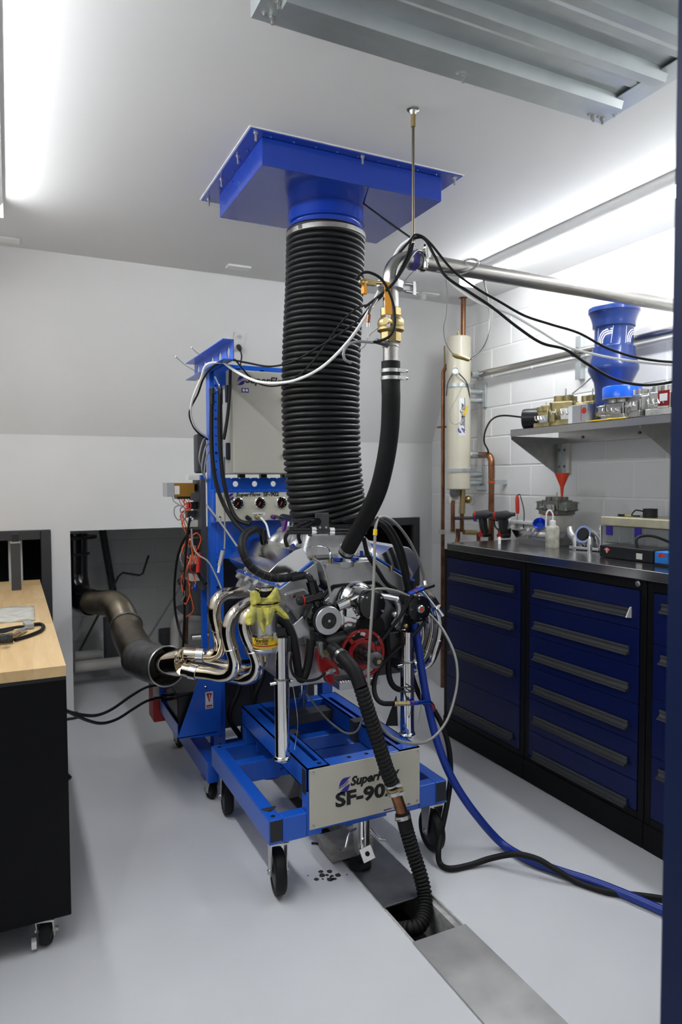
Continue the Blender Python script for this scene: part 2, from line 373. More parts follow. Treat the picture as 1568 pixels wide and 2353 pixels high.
lw = MB(); lw.box((XL-0.1, -1.6, 0), (XL, YK, ZC+0.05)); struct('wall_left', lw, 'wall_white')
# partition by the camera: plain wall with a blue steel jamb at its free end
JX = at(1534, 1300, Y=0.80).x
pw = MB(); pw.box((JX+0.12, 0.76, 0), (XR+0.1, 0.80, ZC)); struct('wall_front', pw, 'wall_white')
jb = MB(); jb.box((JX, 0.74, 0), (JX+0.12, 0.80, ZC)); struct('trim_1', jb, 'jamb_blue', bevel=0.004)
# alcove behind the opening
al = MB(); al.box((0.0, 5.86, -0.05), (3.2, 5.96, 1.9)); wall_a = struct('wall_alcove', al, 'block_grey')
first2 = True
pb = block_mesh('concrete_block', BL, BH, 0.006, 'block_grey', 'X')
for k in range(0, 9):
    for j in range(0, 5):
        o = pb if first2 else pb.copy()
        if not first2: COL.objects.link(o)
        first2 = False
        o.location = (0.08+BL*j+(BL/2 if k % 2 else 0), 5.861, 0.03+BH*(k+0.5)); o.parent = wall_a
sd = MB(); sd.box((-0.02, YK+T, -0.05), (0.06, 5.9, 1.9)).box((1.98, YK+T, -0.05), (2.02, 5.9, 1.9)).box((0.0, YK+T, 1.5), (2.0, 5.9, 1.6)); struct('wall_alcove_side', sd, 'block_grey')
# framed dark vent openings
def vent(name, x0, x1, zt, label, fw=0.062):
    t = thing(name, label, 'wall vent', (0.5*(x0+x1), YK, 0))
    f = MB(); f.box((x0-fw*0.4, YK-0.022, 0.0), (x0+fw*0.6, YK+0.02, zt+0.022)).box((x1-fw*0.6, YK-0.022, 0.0), (x1+0.022, YK+0.02, zt+0.022)).box((x0+fw*.6, YK-0.022, zt-fw*0.62), (x1-fw*.6, YK+0.02, zt+0.022)).box((x0+fw*.6, YK-0.022, 0.0), (x1-fw*.6, YK+0.02, 0.09))
    f.build('frame', 'frame_grey', t, bevel=0.006)
    b = MB(); b.box((x0, YK+0.45, 0), (x1, YK+0.47, zt)).box((x0, YK+0.02, 0), (x0+.004, YK+0.46, zt)).box((x1-.004, YK+0.02, 0), (x1, YK+0.46, zt)).box((x0, YK+0.02, zt-.004), (x1, YK+0.46, zt)).box((x0, YK+0.02, 0.0), (x1, YK+0.46, 0.004))
    b.build('duct_box', 'void_black', t); return t
vent('wall_vent', V0[0], V0[1], V0[2], 'dark grey framed black wall vent behind the wooden workbench')
vent('wall_vent', V1[0], V1[1], V1[2], 'dark grey framed black wall vent behind the engine near the room corner')
br = MB(); br.box((OX0-0.001, YK-0.006, 0.0), (OX0+0.03, YK+T+0.003, 0.012)); br.box((V0[1]+0.02, YK-0.012, 0), (OX0+0.004, YK, 0.014)); struct('trim_2', br, 'black_plastic')
# two LED strip lights
def led(x, y0, y1, label):
    t = thing('led_strip_light', label, 'light', (x, (y0+y1)/2, ZC), 'ceiling strip lights')
    h = MB(); h.prism([(x-0.055, y0, ZC), (x+0.055, y0, ZC), (x+0.055, y0, ZC-0.022), (x+0.036, y0, ZC-0.05), (x-0.036, y0, ZC-0.05), (x-0.055, y0, ZC-0.022)], (0, y1-y0, 0)); h.build('housing', 'plastic_white', t)
    d = MB(); prof = [(x+0.036*math.cos(PI+PI*i/8), ZC-0.05+0.034*math.sin(PI+PI*i/8)) for i in range(9)]
    d.prism([(a, y0+0.01, b) for a, b in prof], (0, y1-y0-0.02, 0)); d.build('diffuser', 'led', t)
    c = MB(); c.box((x-0.058, y0-0.012, ZC-0.088), (x+0.058, y0, ZC)).box((x-0.058, y1, ZC-0.088), (x+0.058, y1+0.012, ZC)); c.build('end_cap', 'plastic_white', t, bevel=0.004)
led(2.55, 1.05, 3.49, 'glowing white strip light on the ceiling along the block wall')
led(-0.055, 1.05, 3.47, 'glowing white strip light at the left ceiling edge above the wooden workbench')
# ribbed galvanised ceiling panel
HX0, HX1, HY0, HY1 = 0.60, 1.862, 0.62, 1.78
t = thing('ceiling_panel', 'ribbed galvanised metal panel bolted to the ceiling above the camera side', 'metal panel', ((HX0+HX1)/2, 1.2, ZC))
f = MB(); w = 0.085; zb_, zt_ = ZC-0.05, ZC
f.box((HX0, HY1-w, zb_), (HX1, HY1, zb_+0.004)).box((HX0, HY0, zb_), (HX1, HY0+w, zb_+0.004)).box((HX0, HY0+w, zb_), (HX0+w, HY1-w, zb_+0.004)).box((HX1-w, HY0+w, zb_), (HX1, HY1-w, zb_+0.004))
f.box((HX0, HY1-0.004, zb_), (HX1, HY1, zt_)).box((HX0, HY0, zb_), (HX1, HY0+0.004, zt_)).box((HX0, HY0, zb_), (HX0+0.004, HY1, zt_)).box((HX1-0.004, HY0, zb_), (HX1, HY1, zt_)); f.build('frame', 'galvanised', t, bevel=0.002)
MB().box((HX0+0.01, HY0+0.01, zb_+0.013), (HX1-0.01, HY1-0.01, zb_+0.03)).build('backing_sheet', 'galvanised', t)
for k in range(6):
    y1 = HY1-w-k*0.165; y0 = y1-0.165
    m = MB(); xs = (HX0+w*0.6, HX1-w*0.6)
    prof = [(y1, zb_-0.004), (y1-0.012, zb_-0.022), (y1-0.045, zb_-0.022), (y1-0.058, zb_+0.012), (y1-0.10, zb_+0.014), (y1-0.112, zb_+0.004), (y1-0.135, zb_+0.004), (y1-0.147, zb_+0.014), (y0, zb_+0.014), (y0, zb_+0.02), (y1, zb_+0.02)]
    m.prism([(xs[0], a, b) for a, b in prof], (xs[1]-xs[0], 0, 0)); m.build('rib', 'galvanised', t, smooth=25)
m = MB()
for bx, by in ((HX0+0.05, HY1-0.03), (HX0+0.045, HY1-0.09), (0.5*(HX0+HX1)+0.03, HY1-0.028), (HX1-0.07, HY1-0.028), (HX1-0.03, HY1-0.03), (HX1-0.03, HY1-0.08)):
    bolt_head(m, (bx, by, zb_), (0, 0, -1), 0.008, 0.01); m.cyl((bx, by, zb_-0.01), (bx, by, zb_-0.02), 0.004, n=8); bolt_head(m, (bx-0.022, by-0.003, zb_), (0, 0, -1), 0.005, 0.006)
m.build('bolt', 'zinc', t)
# small ceiling registers and alarm wire bracket
for i, (qx, qy, lab) in enumerate(((548, 612, 'small white ceiling plate left of the corrugated duct'), (985, 674, 'small white ceiling plate right of the corrugated duct'), (12, 547, 'small white ceiling plate at the left picture edge'))):
    p = at(qx, qy, Z=ZC); t = MB(); t.box((p.x-0.07, p.y-0.035, ZC-0.014), (p.x+0.07, p.y+0.035, ZC)); 
    if i == 1: t.box((p.x-0.06, p.y-0.02, ZC-0.05), (p.x-0.03, p.y+0.01, ZC-0.014))
    tag(t.build('ceiling_plate', 'plastic_white', bevel=0.004), lab, 'ceiling plate', 'ceiling plates')
# wall outlet on the slope with plug and cord
def on_slope(qx, qy):
    d = _F*FPX+_R*(qx-784)-_U*(qy-1176.5); nrm = Vector((0, -(ZC-ZB), YC-YK)).normalized(); p0 = Vector((0, YC, ZC))
    return EYE+d*((p0-EYE).dot(nrm)/d.dot(nrm))
sd_ = Vector((0, YC-YK, ZC-ZB)).normalized(); sn = Vector((0, -(ZC-ZB), YC-YK)).normalized(); RS = Matrix((Vector((1, 0, 0)), -sn, sd_)).transposed()
p = on_slope(549, 785); t = thing('wall_outlet', 'white electrical outlet with a black plug on the sloped wall', 'outlet', p)
MB().cbox(p, (0.078, 0.016, 0.122), RS).build('cover_plate', 'plastic_white', t, bevel=0.003)
for s_ in (-0.03, 0.03): MB().cbox(p+sd_*s_+sn*0.004, (0.034, 0.008, 0.03), RS).build('socket', 'plastic_white', t, bevel=0.003)
t2 = thing('extension_cable', 'black power cord plugged into the white wall outlet', 'cord', p)
MB().lathe(p-sd_*0.03+sn*0.008, sn-sd_*0.3, [(0.017, 0), (0.018, 0.02), (0.009, 0.045)], 12).build('plug', 'black_plastic', t2)
hose('cord', [p-sd_*0.03+sn*0.045-sd_*0.012, p-sd_*0.07+sn*0.05+Vector((0.012, 0, 0)), p-sd_*0.14+sn*0.04+Vector((0.018, 0, 0)), p-sd_*0.5+sn*0.03], 0.005, 'black_plastic', t2)
# channel cover plates
pl = MB(); pl.box((CX0+0.002, 2.068, -0.002), (CX1-0.003, 2.54, 0.004)); o = tag(pl.build('channel_cover', 'steel_plate', bevel=0.001), 'dark steel floor channel cover under the front of the blue cart', 'cover plate', 'channel covers')
pl = MB(); pl.box((CX0-0.004, 0.2, 0.0), (CX1+0.004, 1.865, 0.006)); tag(pl.build('channel_cover', 'steel_plate_light', bevel=0.001), 'light grey steel floor channel cover nearest the camera', 'cover plate', 'channel covers')
wl = MB(); wl.tube(spline([Vector((1.19, 1.7, -0.13)), Vector((1.22, 1.95, -0.13)), Vector((1.27, 2.1, -0.135))]), 0.009, 8); tag(wl.build('trench_cable', 'black_plastic'), 'black cable lying in the open floor channel', 'cable', 'trench cables')
wl = MB(); wl.tube(spline([Vector((1.24, 1.7, -0.13)), Vector((1.25, 1.92, -0.13)), Vector((1.30, 2.1, -0.135))]), 0.009, 8); tag(wl.build('trench_cable', 'black_plastic'), 'second black cable in the open floor channel, nearer the ledge', 'cable', 'trench cables')

# ------------------------------------------------------------------ ceiling plenum and intake duct
PX0, PX1, PY0, PY1 = 0.807, 1.728, 2.402, 3.105; BZ = 2.68
t = thing('ceiling_plenum', 'glossy blue steel air plenum box bolted to the ceiling over the engine', 'air plenum', (1.26, 2.75, ZC))
MB().box((PX0-0.006, PY0-0.006, ZC-0.003), (PX1+0.006, PY1+0.006, ZC)).build('sealant_strip', 'plastic_white', t)
MB().box((PX0, PY0, ZC-0.007), (PX1, PY1, ZC-0.003)).build('flange', 'plenum_blue', t)
bx0, bx1, by0, by1 = 0.862, 1.650, 2.44, 3.005
MB().box((bx0, by0, BZ), (bx1, by1, ZC-0.007)).build('box', 'plenum_blue', t, bevel=0.003)
DUX, DUY = 1.262, 2.754; DR = 0.160
MB().lathe((DUX, DUY, BZ), (0, 0, -1), [(DR+0.003, 0), (DR+0.003, 0.05), (DR+0.008, 0.054), (DR+0.008, 0.060), (DR-0.004, 0.064), (DR-0.004, 0.20)], 48).build('collar', 'plenum_blue', t)
for x, y in ((PX0+0.025, PY0+0.02), (0.5*(PX0+PX1), PY0+0.018), (PX1-0.025, PY0+0.02), (PX0+0.02, 2.62), (PX0+0.02, 2.85), (PX0+0.025, PY1-0.03), (PX1-0.02, 2.75)):
    m = MB(); bolt_head(m, (x, y, ZC-0.007), (0, 0, -1), 0.007, 0.008); m.cyl((x, y, ZC-0.015), (x, y, ZC-0.038), 0.0045, n=8); m.build('bolt', 'zinc', t)
m = MB()
for i in range(9): m.cyl((bx0+0.03+i*0.09, by0-0.012, ZC-0.0075), (bx0+0.03+i*0.09, by0-0.012, ZC-0.012), 0.006, 0.003, n=8)
for i in range(6): m.cyl((bx0-0.014, by0+0.03+i*0.095, ZC-0.0075), (bx0-0.014, by0+0.03+i*0.095, ZC-0.012), 0.006, 0.003, n=8)
tag(m.build('rivet', 'plenum_blue', t), kind='stuff')
t = thing('intake_duct', 'large black corrugated air duct hanging from the ceiling plenum down to the engine', 'duct', (DUX, DUY, 1.38))
ctrl = [Vector((DUX, DUY, BZ-0.085))]+[at(a, b, Y=2.754) for a, b in ((746, 660), (741, 760), (737, 880), (738, 980), (743, 1080), (750, 1145), (760, 1192))]
corrugated(ctrl, DR+0.012, 0.015, 0.0245, n=48, sub=8).build('corrugated_sleeve', 'duct_black', t, smooth=60)
MB().lathe((DUX, DUY, BZ-0.1), (0, 0, -1), [(DR+0.006, 0), (DR+0.014, 0), (DR+0.014, 0.02), (DR+0.006, 0.02), (DR+0.006, 0)], 48, cap=False).build('hose_clamp', 'stainless', t)
m = MB().cbox((DUX-DR*0.93, DUY-0.075, BZ-0.11), (0.02, 0.03, 0.016)); m.build('clamp_screw', 'zinc', t)
# ------------------------------------------------------------------ hanger rod and coolant pipe
PYY = 2.054
t = thing('hanger_rod', 'thin threaded steel rod hanging from the ceiling and holding the coolant pipe', 'rod', (1.272, PYY, ZC))
m = MB(); m.lathe((1.272, PYY, ZC), (0, 0, -1), [(0.022, 0), (0.022, 0.004), (0.014, 0.008), (0.010, 0.02)], 20); m.build('ceiling_flange', 'zinc', t)
MB().cyl((1.272, PYY, ZC-0.02), (1.272, PYY, ZC-0.06), 0.009, n=6).build('coupling', 'brass', t)
MB().cyl((1.272, PYY, ZC-0.05), (1.272, PYY, 2.32), 0.0048, n=10).build('rod', 'exhaust_metal', t)
m = MB(); m.hexa((1.272, PYY, 2.345), (0, 0, 1), 0.011, 0.012).hexa((1.272, PYY, 2.325), (0, 0, 1), 0.011, 0.012); m.build('nut', 'chrome', t)
ZP = 2.278
t = thing('coolant_pipe', 'stainless coolant pipe crossing the room with an elbow and brass valve', 'pipe', (1.18, PYY, 1.95))
MB().cyl((1.30, PYY, ZP), (2.95, PYY, ZP-0.02), 0.0275, n=24).build('long_pipe', 'stainless', t)
EXx = 1.183; Rb = 0.075
arc = [Vector((EXx+Rb-Rb*math.cos(a), PYY, ZP-Rb+Rb*math.sin(a))) for a in [PI/2*i/12 for i in range(13)]]
MB().tube([Vector((EXx, PYY, ZP-Rb-0.025))]+arc+[Vector((1.30, PYY, ZP))], 0.0275, 20).build('elbow', 'stainless', t)
m = MB(); m.lathe((1.272, PYY, ZP), (1, 0, 0), [(0.0276, -0.010), (0.0335, -0.009), (0.0335, 0.009), (0.0276, 0.010)], 24); m.build('pipe_sleeve', 'violet_clamp', t)
m = MB(); m.lathe((1.305, PYY, ZP), (1, 0, 0), [(0.028, -0.012), (0.035, -0.01), (0.035, 0.01), (0.028, 0.012)], 24); m.cbox((1.305, PYY-0.03, ZP+0.018), (0.022, 0.03, 0.03)); m.hexa((1.305, PYY-0.03, ZP+0.03), (0, 0, 1), 0.009, 0.02).hexa((1.305, PYY-0.03, ZP-0.03), (0, 0, 1), 0.008, 0.02); m.build('pipe_clamp', 'chrome', t)
m = MB(); m.lathe((EXx, PYY, 2.18), (0, 0, 1), [(0.028, -0.013), (0.044, -0.013), (0.044, 0.013), (0.028, 0.013)], 28); m.cbox((EXx-0.04, PYY-0.01, 2.18), (0.03, 0.02, 0.024)); m.cbox((EXx+0.062, PYY, 2.18), (0.05, 0.014, 0.022)); m.build('union_clamp', 'machined_alu', t, bevel=0.002)
m = MB(); m.cyl((EXx+0.05, PYY-0.012, 2.192), (EXx+0.095, PYY-0.012, 2.192), 0.005, n=10).cyl((EXx+0.05, PYY-0.012, 2.165), (EXx+0.1, PYY-0.012, 2.165), 0.005, n=10).cbox((EXx+0.085, PYY-0.012, 2.178), (0.012, 0.012, 0.045)); m.build('clamp_bolt', 'chrome', t)
MB().cyl((EXx, PYY, 2.17), (EXx, PYY, 2.085), 0.0265, n=24).build('short_pipe', 'stainless', t)
m = MB(); m.lathe((EXx, PYY, 2.105), (0, 0, -1), [(0.034, 0), (0.036, 0.002), (0.036, 0.026), (0.034, 0.028)], 8); m.lathe((EXx, PYY, 2.077), (0, 0, -1), [(0.033, 0), (0.043, 0.012), (0.046, 0.024), (0.043, 0.036), (0.046, 0.040), (0.046, 0.048), (0.036, 0.054)], 28); m.lathe((EXx, PYY, 2.023), (0, 0, -1), [(0.034, 0), (0.036, 0.002), (0.036, 0.032), (0.034, 0.034)], 8); m.cyl((EXx-0.02, PYY-0.03, 2.05), (EXx-0.045, PYY-0.045, 2.05), 0.012, n=12); m.build('ball_valve', 'brass', t, smooth=30)
m = MB(); m.prism([(EXx-0.052, PYY-0.05, 2.18), (EXx-0.030, PYY-0.05, 2.175), (EXx-0.022, PYY-0.05, 2.07), (EXx-0.048, PYY-0.05, 2.072)], (0, 0.006, 0)); m.build('valve_lever', 'lever_orange', t, bevel=0.002)
MB().prism([(EXx-0.045, PYY-0.047, 2.07), (EXx-0.026, PYY-0.047, 2.07), (EXx-0.03, PYY-0.047, 2.03), (EXx-0.042, PYY-0.047, 2.03)], (0, 0.003, 0)).build('lever_arm', 'zinc', t)
MB().cyl((EXx, PYY, 2.0), (EXx, PYY, 1.90), 0.0265, n=24).build('lower_pipe', 'stainless', t)
m = MB(); m.torus((EXx, PYY, 1.985), (0, 0, 1), 0.027, 0.002).torus((EXx, PYY, 1.975), (0, 0, 1), 0.027, 0.002); m.build('pipe_bead', 'stainless', t)
tp = at(830, 648, Y=2.0); ts = at(876, 650, Y=2.03)
m = MB(); m.tube([tp, ts], 0.006, 10); m.cbox(tp.lerp(ts, 0.35), (0.05, 0.016, 0.018)); m.sphere(tp, 0.009); m.build('drain_fitting', 'brass', t)
m = MB(); c = tp.lerp(ts, 0.15); m.cyl(c, c-Vector((0, 0, 0.03)), 0.008, n=10).cyl(c-Vector((0, 0, 0.018)), c-Vector((0, 0, 0.038)), 0.011, n=6); m.build('drain_cap', 'lever_orange', t)
sf = at(884, 789, Y=2.04); m = MB(); m.cyl(sf, sf+Vector((-0.04, -0.01, 0.003)), 0.009, n=10).cyl(sf, Vector((EXx, PYY, sf.z)), 0.013, n=12); m.build('sensor_port', 'dark_cast', t)
# supply hose with clamps
t = thing('coolant_hose', 'thick black coolant hose hanging from the pipe and curving down to the engine top', 'hose', (1.24, 2.4, 1.2))
cp = [Vector((EXx, PYY, 1.925)), Vector((EXx, PYY, 1.84))]+px((899, 920, 2.06), (896, 990, 2.09), (886, 1060, 2.13), (868, 1130, 2.2), (840, 1190, 2.32), (812, 1240, 2.42), (795, 1272, 2.47))
hose('hose_body', cp, 0.0325, 'black_rubber', t, n=20)
for z in (1.893, 1.868):
    m = MB(); m.lathe((EXx, PYY, z), (0, 0, 1), [(0.0328, -0.006), (0.0345, -0.006), (0.0345, 0.006), (0.0328, 0.006)], 24, cap=False); m.cbox((EXx+0.025, PYY-0.028, z), (0.03, 0.014, 0.012)); m.cyl((EXx+0.015, PYY-0.032, z), (EXx+0.052, PYY-0.024, z), 0.0045, n=8); m.build('hose_clamp', 'zinc', t)
d = (cp[-1]-cp[-2]).normalized(); e = cp[-1]-d*0.02
MB().lathe(e, d, [(0.033, -0.008), (0.035, -0.008), (0.035, 0.008), (0.033, 0.008)], 24, cap=False).build('hose_clamp', 'zinc', t)

# ------------------------------------------------------------------ dyno cart
CX_0, CX_1, CY0, CY1 = 0.805, 1.567, 2.27, 3.05
ct = thing('engine_cart', 'bright blue steel engine cart on black casters with a beige front plate', 'cart', (1.186, 2.66, 0))
def tubebox(name, a, b, mt='blue_paint', par=None, bev=0.004): return MB().box(a, b).build(name, mt, par or ct, bevel=bev)
z0, z1 = 0.212, 0.304; w = 0.052
tubebox('lower_rail', (CX_0, CY0, z0), (CX_0+w, CY1, z1)); tubebox('lower_rail', (CX_1-w, CY0, z0), (CX_1, CY1, z1))
tubebox('cross_member', (CX_0+w, CY0, z0), (0.953, CY0+0.05, z1)); tubebox('cross_member', (1.437, CY0, z0), (CX_1-w, CY0+0.05, z1))
tubebox('cross_member', (CX_0+w, CY1-0.05, z0), (CX_1-w, CY1, z1)); tubebox('cross_member', (CX_0+w, 2.80, z0), (CX_1-w, 2.86, z1-0.005))
UX0, UX1, UZ = 0.953, 1.437, 0.466; uw = 0.092
def slotted(name, x0, x1, y0, y1, zt, dep, sx0, sx1, sy):
    m = MB(); b = zt-dep
    m.box((x0, y0, b), (x1, y1, b+0.004)); m.box((x0, y0, b), (x0+0.005, y1, zt)).box((x1-0.005, y0, b), (x1, y1, zt)).box((x0, y0, b), (x1, y0+0.005, zt)).box((x0, y1-0.005, b), (x1, y1, zt))
    ys = [y0]+[v for s in sy for v in s]+[y1]
    m.box((x0, y0, zt-0.005), (sx0, y1, zt)).box((sx1, y0, zt-0.005), (x1, y1, zt))
    for a, b2 in zip(ys[::2], ys[1::2]): m.box((sx0, a, zt-0.005), (sx1, b2, zt))
    return m.build(name, 'blue_paint', ct)
slotted('upper_rail', UX0, UX0+uw, CY0, CY1+0.006, UZ, 0.085, UX0+0.052, UX0+0.072, ((2.325, 2.62), (2.66, 2.99)))
slotted('upper_rail', UX1-uw, UX1, CY0, CY1+0.006, UZ, 0.085, UX1-0.072, UX1-0.052, ((2.325, 2.62), (2.66, 2.99)))
tubebox('front_beam', (UX0+uw, CY0, UZ-0.085), (UX1-uw, CY0+0.062, UZ)); tubebox('rear_beam', (UX0+uw, CY1-0.06, UZ-0.085), (UX1-uw, CY1+0.006, UZ))
for x in (UX0, UX1-0.06):
    tubebox('riser', (x, CY0+0.001, z0), (x+0.06, CY0+0.052, UZ-0.08)); tubebox('riser', (x, CY1-0.05, z1-0.01), (x+0.06, CY1, UZ-0.08))
tubebox('skirt_beam', (UX0+0.01, CY0+0.003, 0.226), (UX1-0.01, CY0+0.05, 0.262)); tubebox('jack_mount', (1.115, CY0+0.02, 0.205), (1.30, CY0+0.10, 0.228))
tubebox('rear_panel', (UX0+0.05, CY1-0.06, 0.26), (UX1-0.05, CY1-0.05, UZ-0.05)); tubebox('floor_beam', (UX0+0.06, 2.80, 0.30), (UX1-0.06, 2.86, 0.36), 'blue_paint')
for x in (UX0+0.03, UX1-0.11): MB().box((x, 2.62, UZ-0.09), (x+0.085, 2.67, UZ+0.001)).build('rail_pad', 'dark_grey', ct)
MB().box((UX0+0.09, 2.88, 0.40), (UX1-0.09, 2.96, 0.445)).build('cross_plate', 'dark_grey', ct, bevel=0.002)
for x, y in ((CX_0+0.004, 2.27), (CX_1-0.050, 2.27)): MB().box((x, y-0.0015, z0+0.012), (x+0.046, y, z1-0.004)).build('end_cap', 'tape_black', ct)
MB().box((UX0-0.0015, CY0+0.012, UZ-0.10), (UX0, CY0+0.045, UZ-0.01)).build('end_cap', 'tape_black', ct); MB().box((UX1, CY0+0.012, UZ-0.10), (UX1+0.0015, CY0+0.045, UZ-0.01)).build('end_cap', 'tape_black', ct)
m = MB()
for x, y, z in ((CX_0+0.026, CY0+0.03, z1), (CX_0+0.03, CY0+0.075, z1), (UX0+0.062, CY0+0.03, UZ), (1.14, CY0+0.03, UZ), (1.215, CY0+0.03, UZ), (CX_0+0.03, CY1-0.03, z1)): m.cyl((x, y, z-0.001), (x, y, z+0.0006), 0.009, n=14)
tag(m.build('bolt_hole', 'void_black', ct), kind='stuff')
m = MB(); c = Vector((CX_0+0.032, CY0+0.085, z1+0.0008)); m.prism([c+Vector((0.030*math.cos(a)*(0.8+0.3*math.sin(3*a)), 0.022*math.sin(a)*(0.9+0.3*math.cos(2*a)), 0)) for a in [2*PI*i/16 for i in range(16)]], (0, 0, 0.001)); m.build('oil_stain', 'chip_black', ct, smooth=0)
# front plate with lettering
plate = MB().box((0.961, CY0-0.004, 0.237), (1.436, CY0, 0.462)).build('front_plate', 'beige_panel', ct, bevel=0.001)
for x, z in ((0.975, 0.45), (1.423, 0.45), (0.975, 0.25), (1.423, 0.25)): MB().lathe((x, CY0-0.004, z), (0, -1, 0), [(0.0055, 0), (0.0055, 0.002), (0.003, 0.0035)], 12).build('screw', 'zinc', ct)
yy = CY0-0.0041
logo((1.075, yy, 0.350), (1, 0, 0), (0, 0, 1), 0.056, plate)
text('SuperFlow', 0.047, 'print_black', plate, (1.128, yy, 0.371), (1, 0, 0), (0, 0, 1), shear=0.28, bold=0.0018, width=1.02)
text('SF-902', 0.072, 'print_black', plate, (1.066, yy, 0.302), (1, 0, 0), (0, 0, 1), bold=0.0028, width=1.28, spacing=1.02)
text('SuperFlow  Colorado Springs, USA', 0.0085, 'logo_blue', plate, (1.272, yy, 0.243), (1, 0, 0), (0, 0, 1))
# casters
def caster(x, y, zt, r, yawd, parent, wheel='black_rubber', tread=0.042):
    c = Vector((x, y, r)); rot = Matrix.Rotation(math.radians(yawd), 3, 'Z'); ax = rot @ Vector((1, 0, 0)); k = Vector((x, y, 0))
    fk = MB(); 
    for s in (-1, 1):
        p = ax*(s*(tread/2+0.007)); fw = rot @ Vector((0, 1, 0))
        fk.prism([c+p+fw*0.022-Vector((0, 0, 0.012)), c+p-fw*0.016-Vector((0, 0, 0.012)), Vector((x, y, zt-0.006))+p-fw*0.036, Vector((x, y, zt-0.006))+p+fw*0.036], ax*(0.004*s))
    fk.cbox((x, y, zt-0.004), (tread+0.028, 0.08, 0.006), rot); fk.cyl((x, y, zt-0.004), (x, y, zt+0.004), 0.03, n=16); fk.cbox((x, y, zt+0.006), (0.085, 0.09, 0.005))
    f = fk.build('caster_fork', 'zinc', parent)
    h = tread/2; wm = MB(); wm.lathe(c, ax, [(r*0.66, -h*0.8), (r*0.72, -h), (r*0.9, -h), (r*0.975, -h*0.75), (r, -h*0.3), (r, h*0.3), (r*0.975, h*0.75), (r*0.9, h), (r*0.72, h), (r*0.66, h*0.8)], 36); wm.build('caster_tyre', wheel, f, smooth=50)
    hm = MB(); hm.lathe(c, ax, [(r*0.2, -h*1.05), (r*0.62, -h*0.82), (r*0.67, -h*0.82), (r*0.67, h*0.82), (r*0.62, h*0.82), (r*0.2, h*1.05)], 28); hm.build('wheel_hub', 'black_satin', f)
    bm_ = MB(); bm_.cyl(c-ax*(h+0.017), c+ax*(h+0.017), 0.005, n=10); bolt_head(bm_, c-ax*(h+0.011), -ax, 0.008, 0.008); bolt_head(bm_, c+ax*(h+0.011), ax, 0.008, 0.008); bm_.build('axle_bolt', 'zinc', f)
    return f
for x, y, a in ((0.858, 2.325, -10), (1.532, 2.325, -3), (0.862, 3.0, -8), (1.52, 3.0, 5)): caster(x, y, 0.204, 0.082, a, ct)
# floor jack under the front beam
jx, jy = at(832, 1900, Y=2.32).x, 2.32
m = MB(); m.cyl((jx, jy, 0.206), (jx, jy, 0.09), 0.019, n=20); m.build('jack_screw', 'chrome', ct)
m = MB(); m.lathe((jx, jy+0.02, 0.004), (0, 0, 1), [(0.045, 0), (0.045, 0.012), (0.03, 0.018), (0.012, 0.02)], 24); m.cyl((jx, jy+0.01, 0.02), (jx, jy, 0.1), 0.009, n=10); m.build('jack_foot', 'black_rubber', ct)
m = MB()
for s in (-1, 1): m.box((jx+s*0.024-0.002, jy-0.022, 0.075), (jx+s*0.024+0.002, jy+0.022, 0.205))
m.build('jack_bracket', 'zinc', ct)
rot = Matrix.Rotation(math.radians(-12), 3, 'Y') @ Matrix.Rotation(math.radians(-28), 3, 'X'); cq = at(844, 1962, Y=2.26)
MB().cbox(cq, (0.05, 0.008, 0.05), rot).build('pedal_plate', 'chrome', ct, bevel=0.001)
MB().cyl(cq+rot @ Vector((0, -0.0045, 0)), cq+rot @ Vector((0, -0.006, 0)), 0.009, n=14).build('pedal_hole', 'void_black', ct)
MB().tube([cq+rot @ Vector((0, 0.006, 0)), Vector((jx, jy, 0.075))], 0.014, 10).build('pedal_arm', 'zinc', ct)
hose('jack_handle', px((818, 1905, 2.30), (803, 1915, 2.27), (797, 1935, 2.25), (793, 1948, 2.24), (782, 1953, 2.23)), 0.0055, 'zinc', ct)
hose('jack_handle', px((850, 1903, 2.30), (862, 1918, 2.29), (872, 1928, 2.28), (886, 1930, 2.27)), 0.0055, 'zinc', ct)
# wooden block behind the jack
m = MB(); m.prism([(1.115, 2.40, 0.006), (1.30, 2.40, 0.006), (1.30, 2.40, 0.066), (1.10, 2.40, 0.062)], (0, 0.13, 0)); tag(m.build('wood_block', 'weathered_wood', bevel=0.003), 'grey weathered wood block on the channel cover below the beige plate', 'wood block')
hose('', [at(716, 1937, Z=0.006), at(760, 1939, Z=0.006), at(800, 1932, Z=0.010), at(830, 1925, Z=0.010)], 0.0035, 'black_rubber').name = 'floor_cable'
tag(bpy.data.objects['floor_cable'], 'thin black cable lying on the floor in front of the wood block', 'cable')
# cables in the cart bay
tag(hose('bay_cable', px((540, 1750, 3.05), (570, 1775, 2.98), (610, 1787, 2.9), (640, 1782, 2.85), (647, 1765, 2.8)), 0.009, 'logo_blue'), 'dark blue cable loop drooping inside the left bay of the blue cart', 'cable')
tag(hose('bay_cable', px((540, 1748, 3.07), (565, 1768, 3.0), (600, 1778, 2.92), (640, 1770, 2.86)), 0.005, 'black_rubber'), 'thin black cable drooping above the dark blue loop in the cart bay', 'cable')
tag(hose('bay_cable', px((706, 1596, 2.62), (745, 1645, 2.6), (775, 1672, 2.55), (798, 1685, 2.5), (820, 1680, 2.46), (834, 1652, 2.43)), 0.0045, 'cable_grey'), 'grey cable hanging over the cart centre below the oil pan', 'cable')

